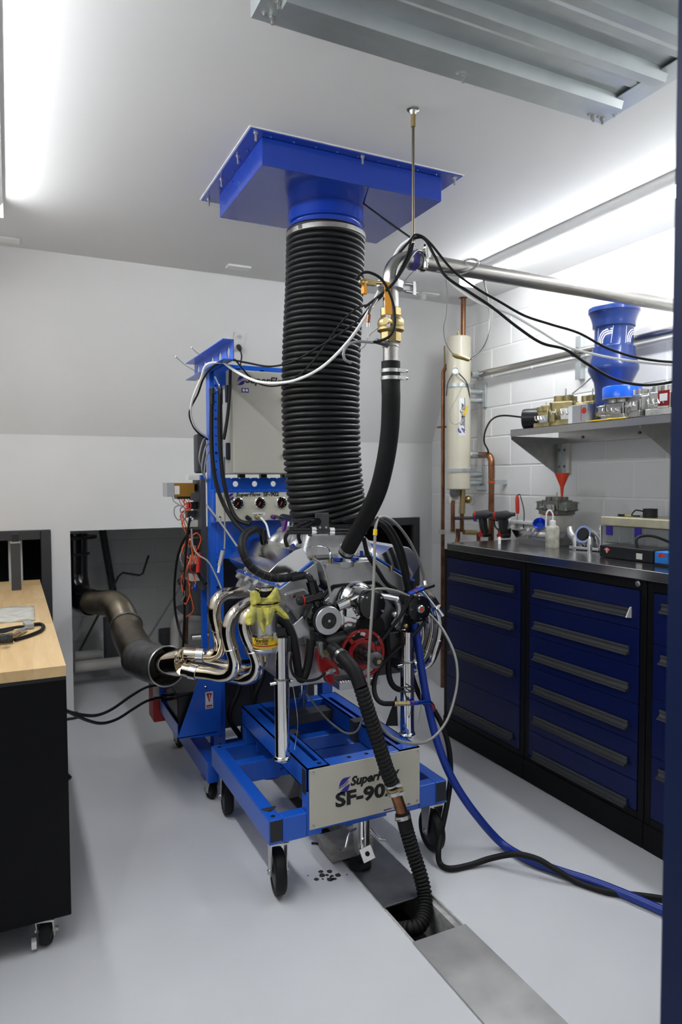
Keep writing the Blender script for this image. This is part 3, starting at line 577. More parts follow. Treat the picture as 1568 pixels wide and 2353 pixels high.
# ------------------------------------------------------------------ dyno stand with console and enclosure
st = thing('dyno_stand', 'tall blue steel dynamometer stand behind the engine with gauges and a beige enclosure', 'test stand', (1.2, 3.5, 0))
SX0, SX1 = 0.875, 1.52
up = []
for x in (SX0, SX1-0.058):
    m = MB(); m.box((x, 3.262, 0.10), (x+0.058, 3.268, 2.05)).box((x, 3.268, 0.10), (x+0.005, 3.33, 2.05)).box((x+0.053, 3.268, 0.10), (x+0.058, 3.33, 2.05)); u_ = m.build('upright', 'blue_paint', st); up.append(u_)
m = MB()
for k in range(46):
    z = 0.18+k*0.041; m.cyl((SX0+0.029, 3.262, z), (SX0+0.029, 3.2612, z), 0.0042 if k % 4 else 0.007, n=10)
tag(m.build('bolt_hole', 'void_black', up[0]), kind='stuff')
def holed(m, a0, a1, z0, z1, cs, hr, q, fn, n=16):
    # flat bar with real round cut-outs
    zm, hh, prev = 0.5*(z0+z1), 0.5*(z1-z0), a0
    def bar(p, r):
        vs = [fn(p, z0, 0), fn(r, z0, 0), fn(r, z1, 0), fn(p, z1, 0), fn(p, z0, 1), fn(r, z0, 1), fn(r, z1, 1), fn(p, z1, 1)]
        m.add(vs, [(0, 3, 2, 1), (4, 5, 6, 7), (0, 1, 5, 4), (1, 2, 6, 5), (2, 3, 7, 6), (3, 0, 4, 7)])
    for c in cs:
        bar(prev, c-q)
        for i in range(n):
            pts = []
            for k in (i, (i+1) % n):
                a = 2*PI*k/n; ca, sa = math.cos(a), math.sin(a); t = min(q/abs(ca) if abs(ca) > 1e-6 else 9, hh/abs(sa) if abs(sa) > 1e-6 else 9)
                pts.append(((c+t*ca, zm+t*sa), (c+hr*ca, zm+hr*sa)))
            (oa, ia), (ob, ib) = pts; ring = [oa, ob, ib, ia]
            m.add([fn(*p, 0) for p in ring]+[fn(*p, 1) for p in ring], [(0, 1, 2, 3), (7, 6, 5, 4), (2, 3, 7, 6), (0, 1, 5, 4)])
        prev = c+q
    bar(prev, a1)
# channel arm on top
m = MB(); zc0, zc1 = 2.04, 2.128; ya, yb = 2.88, 3.565; xw = 0.882
m.box((xw-0.05, ya, zc1-0.004), (xw, yb, zc1)).box((xw-0.05, ya, zc0), (xw, yb, zc0+0.004))
holed(m, ya, yb, zc0, zc1, [2.955, 3.09, 3.22, 3.36, 3.49], 0.024, 0.035, lambda a, z, s: (xw-0.004+0.004*s, a, z))
m.build('channel_arm', 'blue_paint', st, smooth=0)
MB().box((SX0+0.006, 3.20, 1.975), (SX1, 3.204, 2.075)).box((SX0+0.006, 3.204, 2.071), (SX1, 3.30, 2.075)).build('top_beam', 'blue_paint', st)
hb = MB(); zb0, zb1 = 1.475, 1.535
holed(hb, SX0, SX1, zb0, zb1, [0.985+k*0.097 for k in range(6)], 0.014, 0.024, lambda a, z, s: (a, 3.215+0.005*s, z))
hb.build('hole_beam', 'blue_paint', st, smooth=0)
# enclosure
en = MB().box((0.938, 3.15, 1.552), (1.42, 3.35, 2.045)).build('enclosure', 'enclosure_beige', st, bevel=0.006)
MB().box((0.952, 3.135, 1.556), (1.416, 3.15, 2.040)).build('enclosure_door', 'enclosure_beige', en, bevel=0.004)
for z in (1.66, 1.93): MB().box((0.925, 3.145, z-0.04), (0.940, 3.175, z+0.04)).build('hinge', 'black_plastic', en, bevel=0.003)
for z in (1.645, 1.915): MB().cyl((1.21, 3.135, z), (1.21, 3.122, z), 0.012, n=14).build('latch', 'black_plastic', en)
for x in (0.99, 1.10, 1.21, 1.32): MB().box((x, 3.17, 1.535), (x+0.03, 3.2, 1.552)).build('cable_gland', 'black_plastic', en)
for x in (1.0, 1.12): MB().box((x-0.01, 3.2, 2.045), (x+0.01, 3.22, 2.058)).build('mounting_foot', 'black_plastic', en)
ye = 3.1349
logo((0.972, ye, 1.972), (1, 0, 0), (0, 0, 1), 0.044, en); text('SuperFlow', 0.047, 'print_black', en, (1.012, ye, 1.984), (1, 0, 0), (0, 0, 1), shear=0.25, bold=0.0011, width=1.1)
MB().box((0.996, ye-0.001, 1.938), (1.03, ye, 1.958)).build('sticker', 'logo_blue', en); MB().box((1.0, ye-0.0016, 1.942), (1.01, ye-0.001, 1.954)).box((1.014, ye-0.0016, 1.942), (1.026, ye-0.001, 1.954)).build('sticker_print', 'print_white', en)
# gauge console
co = MB().box((0.868, 3.20, 1.318), (1.512, 3.26, 1.478)).build('console_body', 'blue_paint', st, bevel=0.004)
MB().box((0.882, 3.194, 1.326), (1.506, 3.20, 1.463)).build('console_plate', 'beige_panel', co, bevel=0.001)
yp = 3.1939
for x, z in ((0.897, 1.447), (0.897, 1.345)): MB().lathe((x, yp, z), (0, -1, 0), [(0.009, 0), (0.008, 0.003), (0.004, 0.005)], 14).build('screw', 'chrome', co)
for k in range(3):
    gx, gz = 0.987+k*0.112, 1.412
    g = MB(); g.lathe((gx, yp, gz), (0, -1, 0), [(0.0285, 0), (0.0285, 0.010), (0.025, 0.012), (0.025, 0.008)], 28, cap=False); gb = g.build('gauge_bezel', 'chrome', co)
    g = MB(); g.cyl((gx, yp, gz), (gx, yp-0.008, gz), 0.0255, n=28); g.build('gauge_face', 'black_gloss', co)
    g = MB(); a = math.radians(235+k*8); g.prism([(gx+0.003*math.cos(a+1.57), yp-0.0083, gz+0.003*math.sin(a+1.57)), (gx+0.019*math.cos(a), yp-0.0083, gz+0.019*math.sin(a)), (gx-0.003*math.cos(a+1.57), yp-0.0083, gz-0.003*math.sin(a+1.57)), (gx-0.008*math.cos(a), yp-0.0083, gz-0.008*math.sin(a))], (0, -0.0008, 0)); g.build('gauge_needle', 'wire_red', co)
    g = MB()
    for i in range(9):
        b = math.radians(-45+i*33.75); g.cbox((gx+0.0205*math.cos(b), yp-0.0083, gz+0.0205*math.sin(b)), (0.0022, 0.0006, 0.0022))
    g.build('gauge_marks', 'print_white', co)
logo((0.940, yp, 1.428), (1, 0, 0), (0, 0, 1), 0.032, co); text('SuperFlow', 0.025, 'print_black', co, (0.977, yp, 1.4455), (1, 0, 0), (0, 0, 1), shear=0.28, bold=0.0006, width=1.18); text('SF-902', 0.029, 'print_black', co, (1.118, yp, 1.4445), (1, 0, 0), (0, 0, 1), bold=0.0010, width=1.03)
MB().box((1.062, yp-0.0008, 1.350), (1.128, yp, 1.364)).build('label_strip', 'print_white', co); text('Oil P  Man P', 0.010, 'print_black', co, (1.064, yp-0.001, 1.353), (1, 0, 0), (0, 0, 1))
for x, mt in ((1.035, 'black_plastic'), (1.083, 'brass'), (1.165, 'purple')): MB().lathe((x, yp, 1.343), (0, -1, -0.2), [(0.011, 0), (0.011, 0.012), (0.008, 0.014), (0.008, 0.03)], 12).build('fitting', mt, co)
# lower structure
MB().box((0.90, 3.25, 1.14), (1.50, 3.27, 1.33)).build('cross_panel', 'blue_paint', st, bevel=0.002)
MB().box((0.90, 3.28, 0.62), (1.50, 3.40, 0.80)).build('lower_beam', 'blue_paint', st, bevel=0.003)
MB().lathe((1.24, 3.20, 0.83), (0, 1, 0), [(0.10, 0), (0.17, 0.03), (0.19, 0.10), (0.19, 0.36), (0.12, 0.42)], 36).build('absorber', 'dark_cast', st)
MB().box((0.80, 3.10, 0.105), (0.875, 3.95, 0.205)).build('base_rail', 'blue_paint', st, bevel=0.004); MB().box((1.52, 3.10, 0.105), (1.60, 3.95, 0.205)).build('base_rail', 'blue_paint', st, bevel=0.004)
MB().box((0.875, 3.25, 0.105), (1.52, 3.35, 0.205)).build('base_beam', 'blue_paint', st, bevel=0.004); MB().box((0.875, 3.85, 0.105), (1.52, 3.95, 0.205)).build('base_beam', 'blue_paint', st, bevel=0.004)
for x, y in ((0.835, 3.18), (0.84, 3.88), (1.56, 3.88)): caster(x, y, 0.100, 0.045, 10, st, tread=0.03)
MB().box((0.86, 3.40, 0.35), (0.885, 3.43, 1.55)).build('rear_upright', 'blue_paint', st)
MB().box((0.94, 3.46, 0.22), (1.50, 3.48, 1.20)).build('shade_sheet', 'dark_grey', st)  # added dark sheet, its grey stands in for the shaded cavity below the console
for k, (x, z) in enumerate(((0.99, 0.5), (1.06, 0.42), (1.12, 0.55))): hose('plumbing_hose', [Vector((x, 3.36, 0.72)), Vector((x+0.03, 3.3, z)), Vector((x-0.03, 3.28, z-0.15)), Vector((x+0.05, 3.34, 0.2))], 0.014, 'black_rubber', st)
# battery tray
ty = 3.20; q = [at(456, 1562, Y=ty), at(509, 1560, Y=ty), at(507, 1690, Y=ty), at(408, 1698, Y=ty)]
MB().prism(q, (0, 0.004, 0)).build('tray_side', 'blue_paint', st); b0, b1 = q[3], q[2]; zt0 = b0.z
MB().box((b0.x, ty, zt0), (0.875, 3.62, zt0+0.004)).build('tray_floor', 'blue_paint', st)
lip = at(380, 1640, Y=3.6); MB().box((b0.x, ty, zt0), (b0.x+0.004, 3.62, zt0+0.07)).build('tray_lip', 'blue_paint', st); MB().box((b0.x, 3.616, zt0), (0.875, 3.62, zt0+0.2)).build('tray_back', 'blue_paint', st)
MB().lathe(at(472, 1579, Y=ty-0.001), (0, -1, 0), [(0.010, 0), (0.010, 0.006), (0.005, 0.012)], 14).build('key_switch', 'chrome', st)
sg = MB(); a_, b_ = at(472, 1591, Y=ty-0.001), at(490, 1627, Y=ty-0.001); sg.box((a_.x, ty-0.0012, b_.z), (b_.x, ty, a_.z)); s1 = sg.build('warning_sticker', 'print_white', st)
MB().prism([(a_.x+0.004, ty-0.0018, a_.z-0.006), (b_.x-0.004, ty-0.0018, a_.z-0.006), (0.5*(a_.x+b_.x), ty-0.0018, a_.z-0.052)], (0, 0.0006, 0)).box((a_.x+0.004, ty-0.0018, b_.z+0.004), (b_.x-0.004, ty-0.0012, b_.z+0.018)).build('sticker_print', 'sticker_red', s1)
text('!', 0.030, 'print_white', s1, (0.5*(a_.x+b_.x)-0.003, ty-0.0019, a_.z-0.034), (1, 0, 0), (0, 0, 1), bold=0.001)
MB().box((a_.x+0.006, ty-0.0022, b_.z+0.0075), (b_.x-0.006, ty-0.0018, b_.z+0.0105)).build('sticker_line', 'print_white', s1)
# electronics plate on the left side
ep = MB().box((0.845, 3.33, 0.98), (0.868, 3.50, 1.53)).build('electronics_plate', 'dark_grey', st)
rw = random.Random(11)
for k in range(11):
    z = 1.02+k*0.045; m = MB(); y = 3.34+0.1*rw.random(); m.box((0.80, y, z), (0.845, y+0.05, z+0.035)); m.build('terminal_block', rw.choice(['black_plastic', 'dark_grey', 'black_plastic', 'ivory_white']), ep, bevel=0.002)
for k in range(14):
    m = MB(); m.sphere((0.795-0.01*rw.random(), 3.33+0.12*rw.random(), 1.0+0.5*rw.random()), 0.006, 8, 6); m.build('terminal_screw', 'chrome', ep)
for k in range(16):
    z = 0.98+0.5*rw.random(); p0 = Vector((0.80-0.02*rw.random(), 3.33+0.1*rw.random(), z)); pts = [p0]
    for j in range(4): pts.append(p0+Vector((-0.035+0.05*rw.random(), -0.03+0.06*rw.random(), -0.045*(j+1)+0.05*rw.random())))
    hose('wire', pts, 0.003, rw.choice(['wire_red', 'wire_orange', 'wire_red', 'wire_orange', 'cable_grey', 'black_plastic']), ep, per=5, n=6)
m = MB(); m.tube(spline(px((452, 1260, 3.3), (446, 1290, 3.3), (440, 1240, 3.3), (452, 1225, 3.3), (462, 1238, 3.3), (455, 1262, 3.3))), 0.0034, 8); m.build('wire', 'wire_orange', ep)
rd = MB(); rd.tube(px((458, 1270, 3.3), (457, 1290, 3.3), (455, 1315, 3.3)), 0.011, 10); rd.build('cable_boot', 'red_plastic', ep)
hose('boot_cable', px((455, 1312, 3.3), (459, 1325, 3.3), (470, 1338, 3.29), (474, 1341, 3.28)), 0.008, 'black_rubber', ep)
MB().sphere(at(449, 1350, Y=3.29), 0.012, sc=(0.8, 0.8, 1.5)).build('lug_cover', 'blue_anodised', ep)
bb0, bb1 = at(384, 1110, Y=3.36), at(443, 1141, Y=3.36)
bx = MB().box((bb0.x, 3.36, bb1.z), (0.82, 3.46, bb0.z)).build('resistor_box', 'box_brown', st, bevel=0.002)
e0 = at(384, 1110, Y=3.359).x; MB().box((e0-0.001, 3.358, bb1.z), (e0+0.034, 3.462, bb0.z+0.001)).build('box_end', 'grey_plastic', bx)
MB().box((e0+0.036, 3.3585, bb1.z+0.012), (e0+0.060, 3.36, bb0.z-0.014)).build('box_label', 'ivory_white', bx)
for k in range(6): MB().box((e0+0.07+k*0.010, 3.3585, bb1.z+0.01), (e0+0.074+k*0.010, 3.36, bb0.z-0.014)).build('fin', 'box_brown', bx)
m = MB(); m.box((e0+0.05, 3.37, bb1.z-0.012), (0.80, 3.44, bb1.z)); m.build('pin_strip', 'black_plastic', bx)
for k in range(4): hose('wire', [Vector((e0+0.06+k*0.013, 3.38, bb1.z-0.01)), Vector((e0+0.07+k*0.015, 3.36, bb1.z-0.04)), Vector((0.79, 3.35, bb1.z-0.07))], 0.0018, 'wire_red', bx, n=5)
hose('loop_wire', px((396, 1141, 3.36), (400, 1152, 3.35), (412, 1160, 3.34), (424, 1168, 3.34), (423, 1180, 3.34), (411, 1195, 3.34), (401, 1182, 3.34), (402, 1166, 3.34), (412, 1161, 3.34)), 0.0028, 'cable_grey', bx)
MB().box((0.79, 3.36, 1.525), (0.845, 3.42, 1.548)).build('relay', 'ivory_white', ep)
MB().cbox((0.885, 3.50, 1.66), (0.055, 0.06, 0.20)).build('speaker_box', 'dark_grey', st, bevel=0.01)
# things around the stand: hoses and cables
def cable(name, label, pts, r, m, cat='cable', per=8, n=8): return tag(hose(name, pts, r, m, None, per, n), label, cat)
cable('braided_hose', 'black fuel hose hanging along the blue upright, left one', px((487, 905, 3.15), (486, 1000, 3.14), (489, 1060, 3.13), (498, 1115, 3.12), (515, 1160, 3.1), (540, 1200, 3.05), (566, 1226, 2.98)), 0.010, 'black_rubber', 'hose')
cable('braided_hose', 'black fuel hose hanging along the blue upright, right one', px((506, 905, 3.14), (505, 980, 3.14), (508, 1050, 3.13), (515, 1110, 3.12), (530, 1165, 3.1), (548, 1195, 3.05), (575, 1205, 3.0)), 0.010, 'black_rubber', 'hose')
for qx, lab in ((487, 'left'), (506, 'right')):
    t = thing('hose_fitting', 'blue and black hose end fitting on the '+lab+' hanging fuel hose', 'fitting', at(qx, 920, Y=3.15)); c = at(qx, 905, Y=3.15)
    MB().cyl(c, c+Vector((0, 0, 0.025)), 0.013, n=8).build('nut', 'black_satin', t); MB().cyl(c+Vector((0, 0, 0.025)), c+Vector((0, 0, 0.032)), 0.012, n=8).build('collar', 'violet_clamp', t); MB().cyl(c, c-Vector((0, 0, 0.05)), 0.0125, n=12).build('socket', 'black_gloss', t)
t = thing('hook', 'small chrome hook at the top of the blue upright', 'hook', at(497, 880, Y=3.15))
hose('wire_hook', px((494, 865, 3.15), (499, 875, 3.15), (505, 890, 3.15), (500, 897, 3.15), (492, 890, 3.15), (487, 900, 3.15)), 0.0035, 'chrome', t)
cable('sensor_cable', 'thick white cable looping in front of the duct from the pipe to the stand', px((948, 546, 2.06), (915, 575, 2.12), (880, 650, 2.2), (845, 720, 2.3), (800, 785, 2.42), (745, 840, 2.52), (690, 870, 2.6), (640, 880, 2.68), (590, 876, 2.8), (545, 855, 2.9), (513, 832, 2.98)), 0.0062, 'plastic_white')
cable('sensor_cable', 'white cable sagging from the channel arm and along the left of the upright', px((513, 832, 2.98), (475, 838, 3.0), (462, 870, 3.05), (445, 910, 3.12), (438, 945, 3.18), (445, 975, 3.22), (458, 992, 3.26), (478, 1006, 3.3)), 0.0055, 'plastic_white')
cable('sensor_cable', 'black cable sagging beside the white cable left of the upright', px((530, 826, 2.98), (490, 842, 3.02), (468, 870, 3.06), (455, 905, 3.12), (436, 945, 3.18), (442, 975, 3.22), (456, 995, 3.26), (477, 1010, 3.3)), 0.0045, 'black_rubber')
cable('sensor_cable', 'black cable crossing the duct in a long sag to the channel arm', px((946, 548, 2.06), (905, 600, 2.15), (870, 670, 2.25), (835, 725, 2.36), (780, 768, 2.46), (720, 805, 2.56), (670, 832, 2.66), (620, 842, 2.8), (570, 834, 2.9), (530, 826, 2.98)), 0.0042, 'black_rubber')
cable('sensor_cable', 'thin black cable curving across the duct to the enclosure', px((905, 650, 2.16), (862, 695, 2.26), (825, 706, 2.36), (790, 735, 2.44), (760, 775, 2.5), (720, 830, 2.55), (690, 860, 2.6), (650, 884, 2.75), (610, 886, 2.95), (580, 872, 3.1), (556, 845, 3.11), (540, 826, 3.0)), 0.0038, 'black_rubber')
cable('sensor_cable', 'thick black strap cable hanging in front of the enclosure hinge', px((530, 845, 3.12), (528, 900, 3.12), (524, 950, 3.12), (518, 990, 3.12), (514, 1010, 3.12)), 0.008, 'black_rubber')
cable('antenna_wire', 'thin bare wire sticking out left of the channel arm, upper one', px((440, 798, 2.9), (455, 812, 2.95), (480, 822, 3.02)), 0.0016, 'zinc', 'wire')
cable('antenna_wire', 'thin bare wire sticking out left of the channel arm, lower one', px((404, 819, 3.0), (425, 838, 3.05), (458, 858, 3.12)), 0.0016, 'zinc', 'wire')
cable('panel_cable', 'grey cable slanting from the electronics plate to the valve cover', px((475, 1160, 3.22), (510, 1205, 3.05), (545, 1255, 2.9)), 0.0045, 'cable_grey')
cable('panel_cable', 'grey cable hanging down in front of the upright to a grey plug', px((516, 1050, 3.15), (516, 1150, 3.14), (517, 1230, 3.13), (516, 1262, 3.12)), 0.004, 'cable_grey')
t = thing('connector', 'grey plastic cable connector hanging beside the blue upright', 'connector', at(508, 1290, Y=3.12)); MB().tube(px((513, 1265, 3.12), (505, 1300, 3.12)), 0.011, 4).build('housing', 'grey_plastic', t); MB().tube(px((505, 1298, 3.12), (502, 1316, 3.12)), 0.006, 8).build('boot', 'plastic_white', t)
cable('panel_cable', 'grey bundle falling from the electronics plate past the upright', px((440, 1215, 3.25), (444, 1255, 3.25), (456, 1275, 3.22), (478, 1290, 3.18), (495, 1320, 3.15), (508, 1350, 3.1), (512, 1365, 3.05)), 0.004, 'cable_grey')
cable('panel_cable', 'black cable hanging left of the electronics plate down to the floor, near one', px((437, 1190, 3.3), (430, 1235, 3.32), (426, 1290, 3.35), (424, 1350, 3.4), (424, 1420, 3.45), (420, 1500, 3.5)), 0.006, 'black_rubber')
cable('panel_cable', 'black cable bowing out over the alcove opening', px((440, 1215, 3.3), (418, 1250, 3.4), (405, 1300, 3.5), (401, 1380, 3.6), (410, 1440, 3.6), (424, 1475, 3.5)), 0.0065, 'black_rubber')
cable('panel_cable', 'white hose drooping from the console fittings, left one', px((600, 1190, 3.17), (612, 1205, 3.1), (618, 1228, 3.0), (622, 1240, 2.95)), 0.005, 'plastic_white')
cable('panel_cable', 'white hose drooping from the console fittings, right one', px((664, 1190, 3.15), (662, 1210, 3.1), (656, 1225, 3.0)), 0.005, 'plastic_white')
cable('panel_cable', 'dark hose drooping from the right console fitting', px((632, 1186, 3.16), (645, 1192, 3.12), (651, 1210, 3.08), (648, 1226, 3.0)), 0.008, 'dark_grey')
cable('panel_cable', 'black hose curling below the console from the left fitting', px((568, 1188, 3.16), (576, 1194, 3.13), (566, 1203, 3.1), (550, 1196, 3.08)), 0.008, 'black_rubber')
for k, (a, b, lab) in enumerate((((470, 1000), (462, 1040), 'first'), ((476, 1015), (468, 1062), 'second'), ((480, 1030), (474, 1075), 'third'))):
    cable('loop_cable', 'grey cable loop in front of the dark speaker box, '+lab+' from the left', px((a[0]+8, a[1], 3.3), (a[0]-4, a[1]+15, 3.28), (b[0]-4, b[1]+12, 3.28), (b[0]+2, b[1]+34, 3.3)), 0.004, 'cable_grey')
# battery with charger leads
bt = thing('battery', 'black car battery sitting in the blue tray beside the stand', 'battery', (0.7, 3.4, zt0))
x0 = b0.x+0.012; MB().box((x0, 3.24, zt0+0.005), (x0+0.17, 3.50, zt0+0.19)).build('case', 'black_plastic', bt, bevel=0.006); MB().box((x0-0.004, 3.236, zt0+0.19), (x0+0.174, 3.504, zt0+0.205)).build('lid', 'black_satin', bt, bevel=0.004)
for y, mt in ((3.28, 'zinc'), (3.46, 'zinc')): MB().cyl((x0+0.13, y, zt0+0.205), (x0+0.13, y, zt0+0.23), 0.011, n=12).build('terminal', mt, bt)
for mt, a, b, lab in (('red_plastic', (372, 1572, 3.5), (420, 1590, 3.4), 'red and black'), ('black_plastic', (372, 1604, 3.4), (420, 1600, 3.3), 'black')):
    A, B = px(a, b); t = thing('charger_clamp', lab+' charger clamp biting the battery terminal', 'clamp', A); d = (B-A); n_ = Vector((0, 0, 1))
    for s in (-1, 1): MB().prism([A+n_*(0.008*s), A+n_*(0.020*s), A+d*0.7+n_*(0.012*s), B+n_*(0.003*s), A+d*0.7+n_*(0.003*s)], (0, 0.02, 0)).build('jaw', mt if s < 0 else 'black_plastic', t)
    MB().tube([A, A-d*0.35], 0.009, 8).build('grip_sleeve', 'black_plastic', t)
cable('charger_lead', 'black charger lead crossing the floor to the bench, upper one', px((362, 1574, 3.5), (335, 1580, 3.45), (300, 1600, 3.3), (260, 1628, 3.1), (225, 1643, 2.9), (190, 1643, 2.7), (150, 1634, 2.5)), 0.0065, 'black_rubber')
cable('charger_lead', 'black charger lead crossing the floor to the bench, lower one', px((362, 1604, 3.45), (335, 1612, 3.4), (305, 1630, 3.3), (270, 1652, 3.1), (235, 1662, 2.95), (200, 1655, 2.75), (150, 1632, 2.5)), 0.0065, 'black_rubber')
ra, rb2 = at(352, 1562, Y=3.66), at(392, 1655, Y=3.66)
rc = MB().box((ra.x, 3.66, rb2.z), (0.86, 3.80, ra.z)).build('contactor_box', 'sticker_red', st, bevel=0.006); MB().box((ra.x-0.002, 3.657, ra.z-0.1), (ra.x+0.03, 3.661, ra.z-0.02)).build('contactor_label', 'ivory_white', rc); MB().box((0.84, 3.66, 0.15), (0.87, 3.70, rb2.z+0.1)).build('contactor_bracket', 'blue_paint', st)

# ------------------------------------------------------------------ the engine
EX, EZ = 1.24, 0.825
en = thing('engine', 'polished aluminium racing V8 engine mounted on the blue cart', 'engine', (EX, 2.8, 0.69))
def R2(pts, y): return [Vector((EX+a, y, EZ+b)) for a, b in pts]
def P(pts, y): return [at(a, b, Y=y) for a, b in pts]
YE0, YE1 = 2.52, 3.10
MB().prism(R2([(-.13, .28), (-.25, .17), (-.21, .03), (-.18, -.05), (.18, -.05), (.21, .03), (.25, .17), (.13, .28), (0, .18)], YE0+0.03), (0, YE1-YE0-0.05, 0)).build('block', 'cast_alu', en, bevel=0.006)
for s in (-1, 1):
    MB().prism(R2([(s*.135, .366), (s*.297, .268), (s*.262, .165), (s*.115, .275)], YE0), (0, YE1-YE0-0.01, 0)).build('cylinder_head', 'cast_alu', en, bevel=0.006)
# oil pan
pn = MB(); pn.prism([at(664, 1580, Y=2.50), at(664, 1480, Y=2.50), Vector((1.40, 2.5, 0.80)), Vector((1.36, 2.5, 0.70))], (0, 0.58, 0)); pan = pn.build('oil_pan', 'machined_alu', en, bevel=0.004)
m = MB(); a, b = at(768, 1578, Y=2.47), at(850, 1562, Y=2.47); m.box((a.x, 2.42, a.z-0.002), (b.x+0.02, 2.50, a.z+0.030)); m.build('pan_kickout', 'machined_alu', pan, bevel=0.003)
m = MB(); 
for k in range(12): m.cyl((a.x+0.006+k*0.011, 2.421, a.z+0.031), (a.x+0.012+k*0.011, 2.427, a.z+0.033), 0.0055, n=8)
tag(m.build('weld_bead', 'chrome', pan), kind='stuff')
MB().lathe(at(655, 1572, Y=2.495), (0, -1, 0), [(0.01, 0), (0.01, 0.01)], 10).build('drain_plug', 'dark_cast', pan)
# valve covers
def vcover(front, base, lab):
    g = base; b0, b1 = at(*g[0], Y=YE0+0.01), at(*g[1], Y=YE0+0.01)
    nrm = Vector((-(b1-b0).z, 0, (b1-b0).x)).normalized()
    if nrm.z < 0: nrm = -nrm
    gm = MB(); ex = (b1-b0).normalized()*0.006; gm.prism([b0-ex-Vector((0, .006, 0)), b1+ex-Vector((0, .006, 0)), b1+ex+nrm*0.008-Vector((0, .006, 0)), b0-ex+nrm*0.008-Vector((0, .006, 0))], (0, 0.585, 0)); gk = gm.build('cover_gasket', 'gasket_blue', en, bevel=0.002)
    poly = [at(*q, Y=YE0+0.012) for q in front]
    vc = MB().prism(poly, (0, 0.56, 0)).build('valve_cover', 'polished_alu', en, bevel=0.003, seg=2, smooth=6)
    for k in range(6):
        for p in (b0, b1):
            sgn = ex if p is b1 else -ex
            c = p-sgn*0.3+Vector((0, 0.03+k*0.10, 0))+nrm*0.008; m = MB(); m.cyl(c, c+nrm*0.012, 0.005, n=10); m.build('cover_bolt', 'chrome', vc)
    return vc, nrm
vl, nl = vcover([(717, 1291), (694, 1258), (677, 1265), (640, 1292), (618, 1315), (646, 1350)], ((719, 1293), (646, 1353)), 'l')
vr, nr = vcover([(868, 1283), (898, 1256), (917, 1253), (940, 1258), (964, 1280), (967, 1296), (947, 1332)], ((866, 1285), (949, 1335)), 'r')
m = MB(); c = at(590, 1342, Y=2.80)
MB().lathe(at(676, 1258, Y=2.66), nl, [(0.012, -0.02), (0.012, 0.0), (0.009, 0.004), (0.009, 0.016)], 12).build('breather_fitting', 'blue_anodised', vl)
# intake manifold
im = MB(); im.prism(P([(752, 1296), (850, 1288), (862, 1300), (862, 1336), (842, 1345), (762, 1352), (748, 1335)], 2.49), (0, 0.10, 0)); mf = im.build('intake_manifold', 'cast_alu', en, bevel=0.006)
m = MB(); m.prism([(EX-.135, 2.58, 1.10), (EX+.135, 2.58, 1.10), (EX+.15, 2.58, 1.19), (EX-.15, 2.58, 1.19)], (0, 0.48, 0)); m.build('manifold_base', 'cast_alu', mf, bevel=0.01)
def frustum(x0, x1, y0, y1, z0, X0, X1, Y0, Y1, z1): 
    return MB().add([(x0, y0, z0), (x1, y0, z0), (x1, y1, z0), (x0, y1, z0), (X0, Y0, z1), (X1, Y0, z1), (X1, Y1, z1), (X0, Y1, z1)], [(0, 3, 2, 1), (4, 5, 6, 7), (0, 1, 5, 4), (1, 2, 6, 5), (2, 3, 7, 6), (3, 0, 4, 7)])
frustum(EX-.17, EX+.19, 2.60, 3.05, 1.19, EX-.12, EX+.12, 2.63, 3.0, 1.31).build('plenum', 'cast_alu', mf, bevel=0.022, seg=3)
for k in range(3):
    for s in (-1, 1): MB().tube(spline([Vector((EX+s*.10, 2.68+k*.13, 1.27)), Vector((EX+s*.16, 2.68+k*.13, 1.24)), Vector((EX+s*.19, 2.68+k*.13, 1.16))]), 0.03, 12).build('runner', 'cast_alu', mf)
MB().box((EX-.10, 2.65, 1.31), (EX+.10, 2.86, 1.335)).build('carburettor_base', 'dark_cast', en, bevel=0.004)
MB().box((EX-.085, 2.66, 1.335), (EX+.085, 2.84, 1.40)).build('throttle_body', 'black_satin', en, bevel=0.008)
for s in (-1, 1):
    m = MB(); m.cyl((EX+s*.115, 2.55, 1.352), (EX+s*.115, 2.95, 1.352), 0.016, n=14); fr = m.build('fuel_rail', 'black_gloss', en)
    for k in range(4): MB().cyl((EX+s*.115, 2.60+k*.1, 1.352), (EX+s*.13, 2.60+k*.1, 1.29), 0.009, n=10).build('injector', 'purple' if k % 2 else 'dark_cast', fr)
m = MB().box((0, 0, 0), (1, 1, 1)); bq0, bq1 = at(727, 1190, Y=2.56), at(757, 1227, Y=2.56)
m = MB(); m.box((bq0.x, 2.56, bq1.z), (bq1.x, 2.575, bq0.z+0.02)); bk = m.build('regulator_block', 'dark_grey', en, bevel=0.003)
m = MB()
for q in ((736, 1212), (750, 1212)): m.cyl(at(*q, Y=2.56), at(*q, Y=2.553), 0.005, n=10)
m.build('block_screw', 'zinc', bk)
for i, (y0, x0, x1) in enumerate(((1216, 665, 727), (1223, 660, 727), (1218, 757, 830), (1225, 757, 838))):
    A, B = at(x0, y0, Y=2.57), at(x1, y0, Y=2.57); f_ = MB().tube([A, B], 0.009, 12).build('fuel_line', 'black_gloss', bk)
    e = B if i < 2 else A; d = (B-A).normalized()*(-1 if i < 2 else 1); MB().tube([e, e+d*0.022], 0.0105, 8).build('line_nut', 'plastic_white', f_)
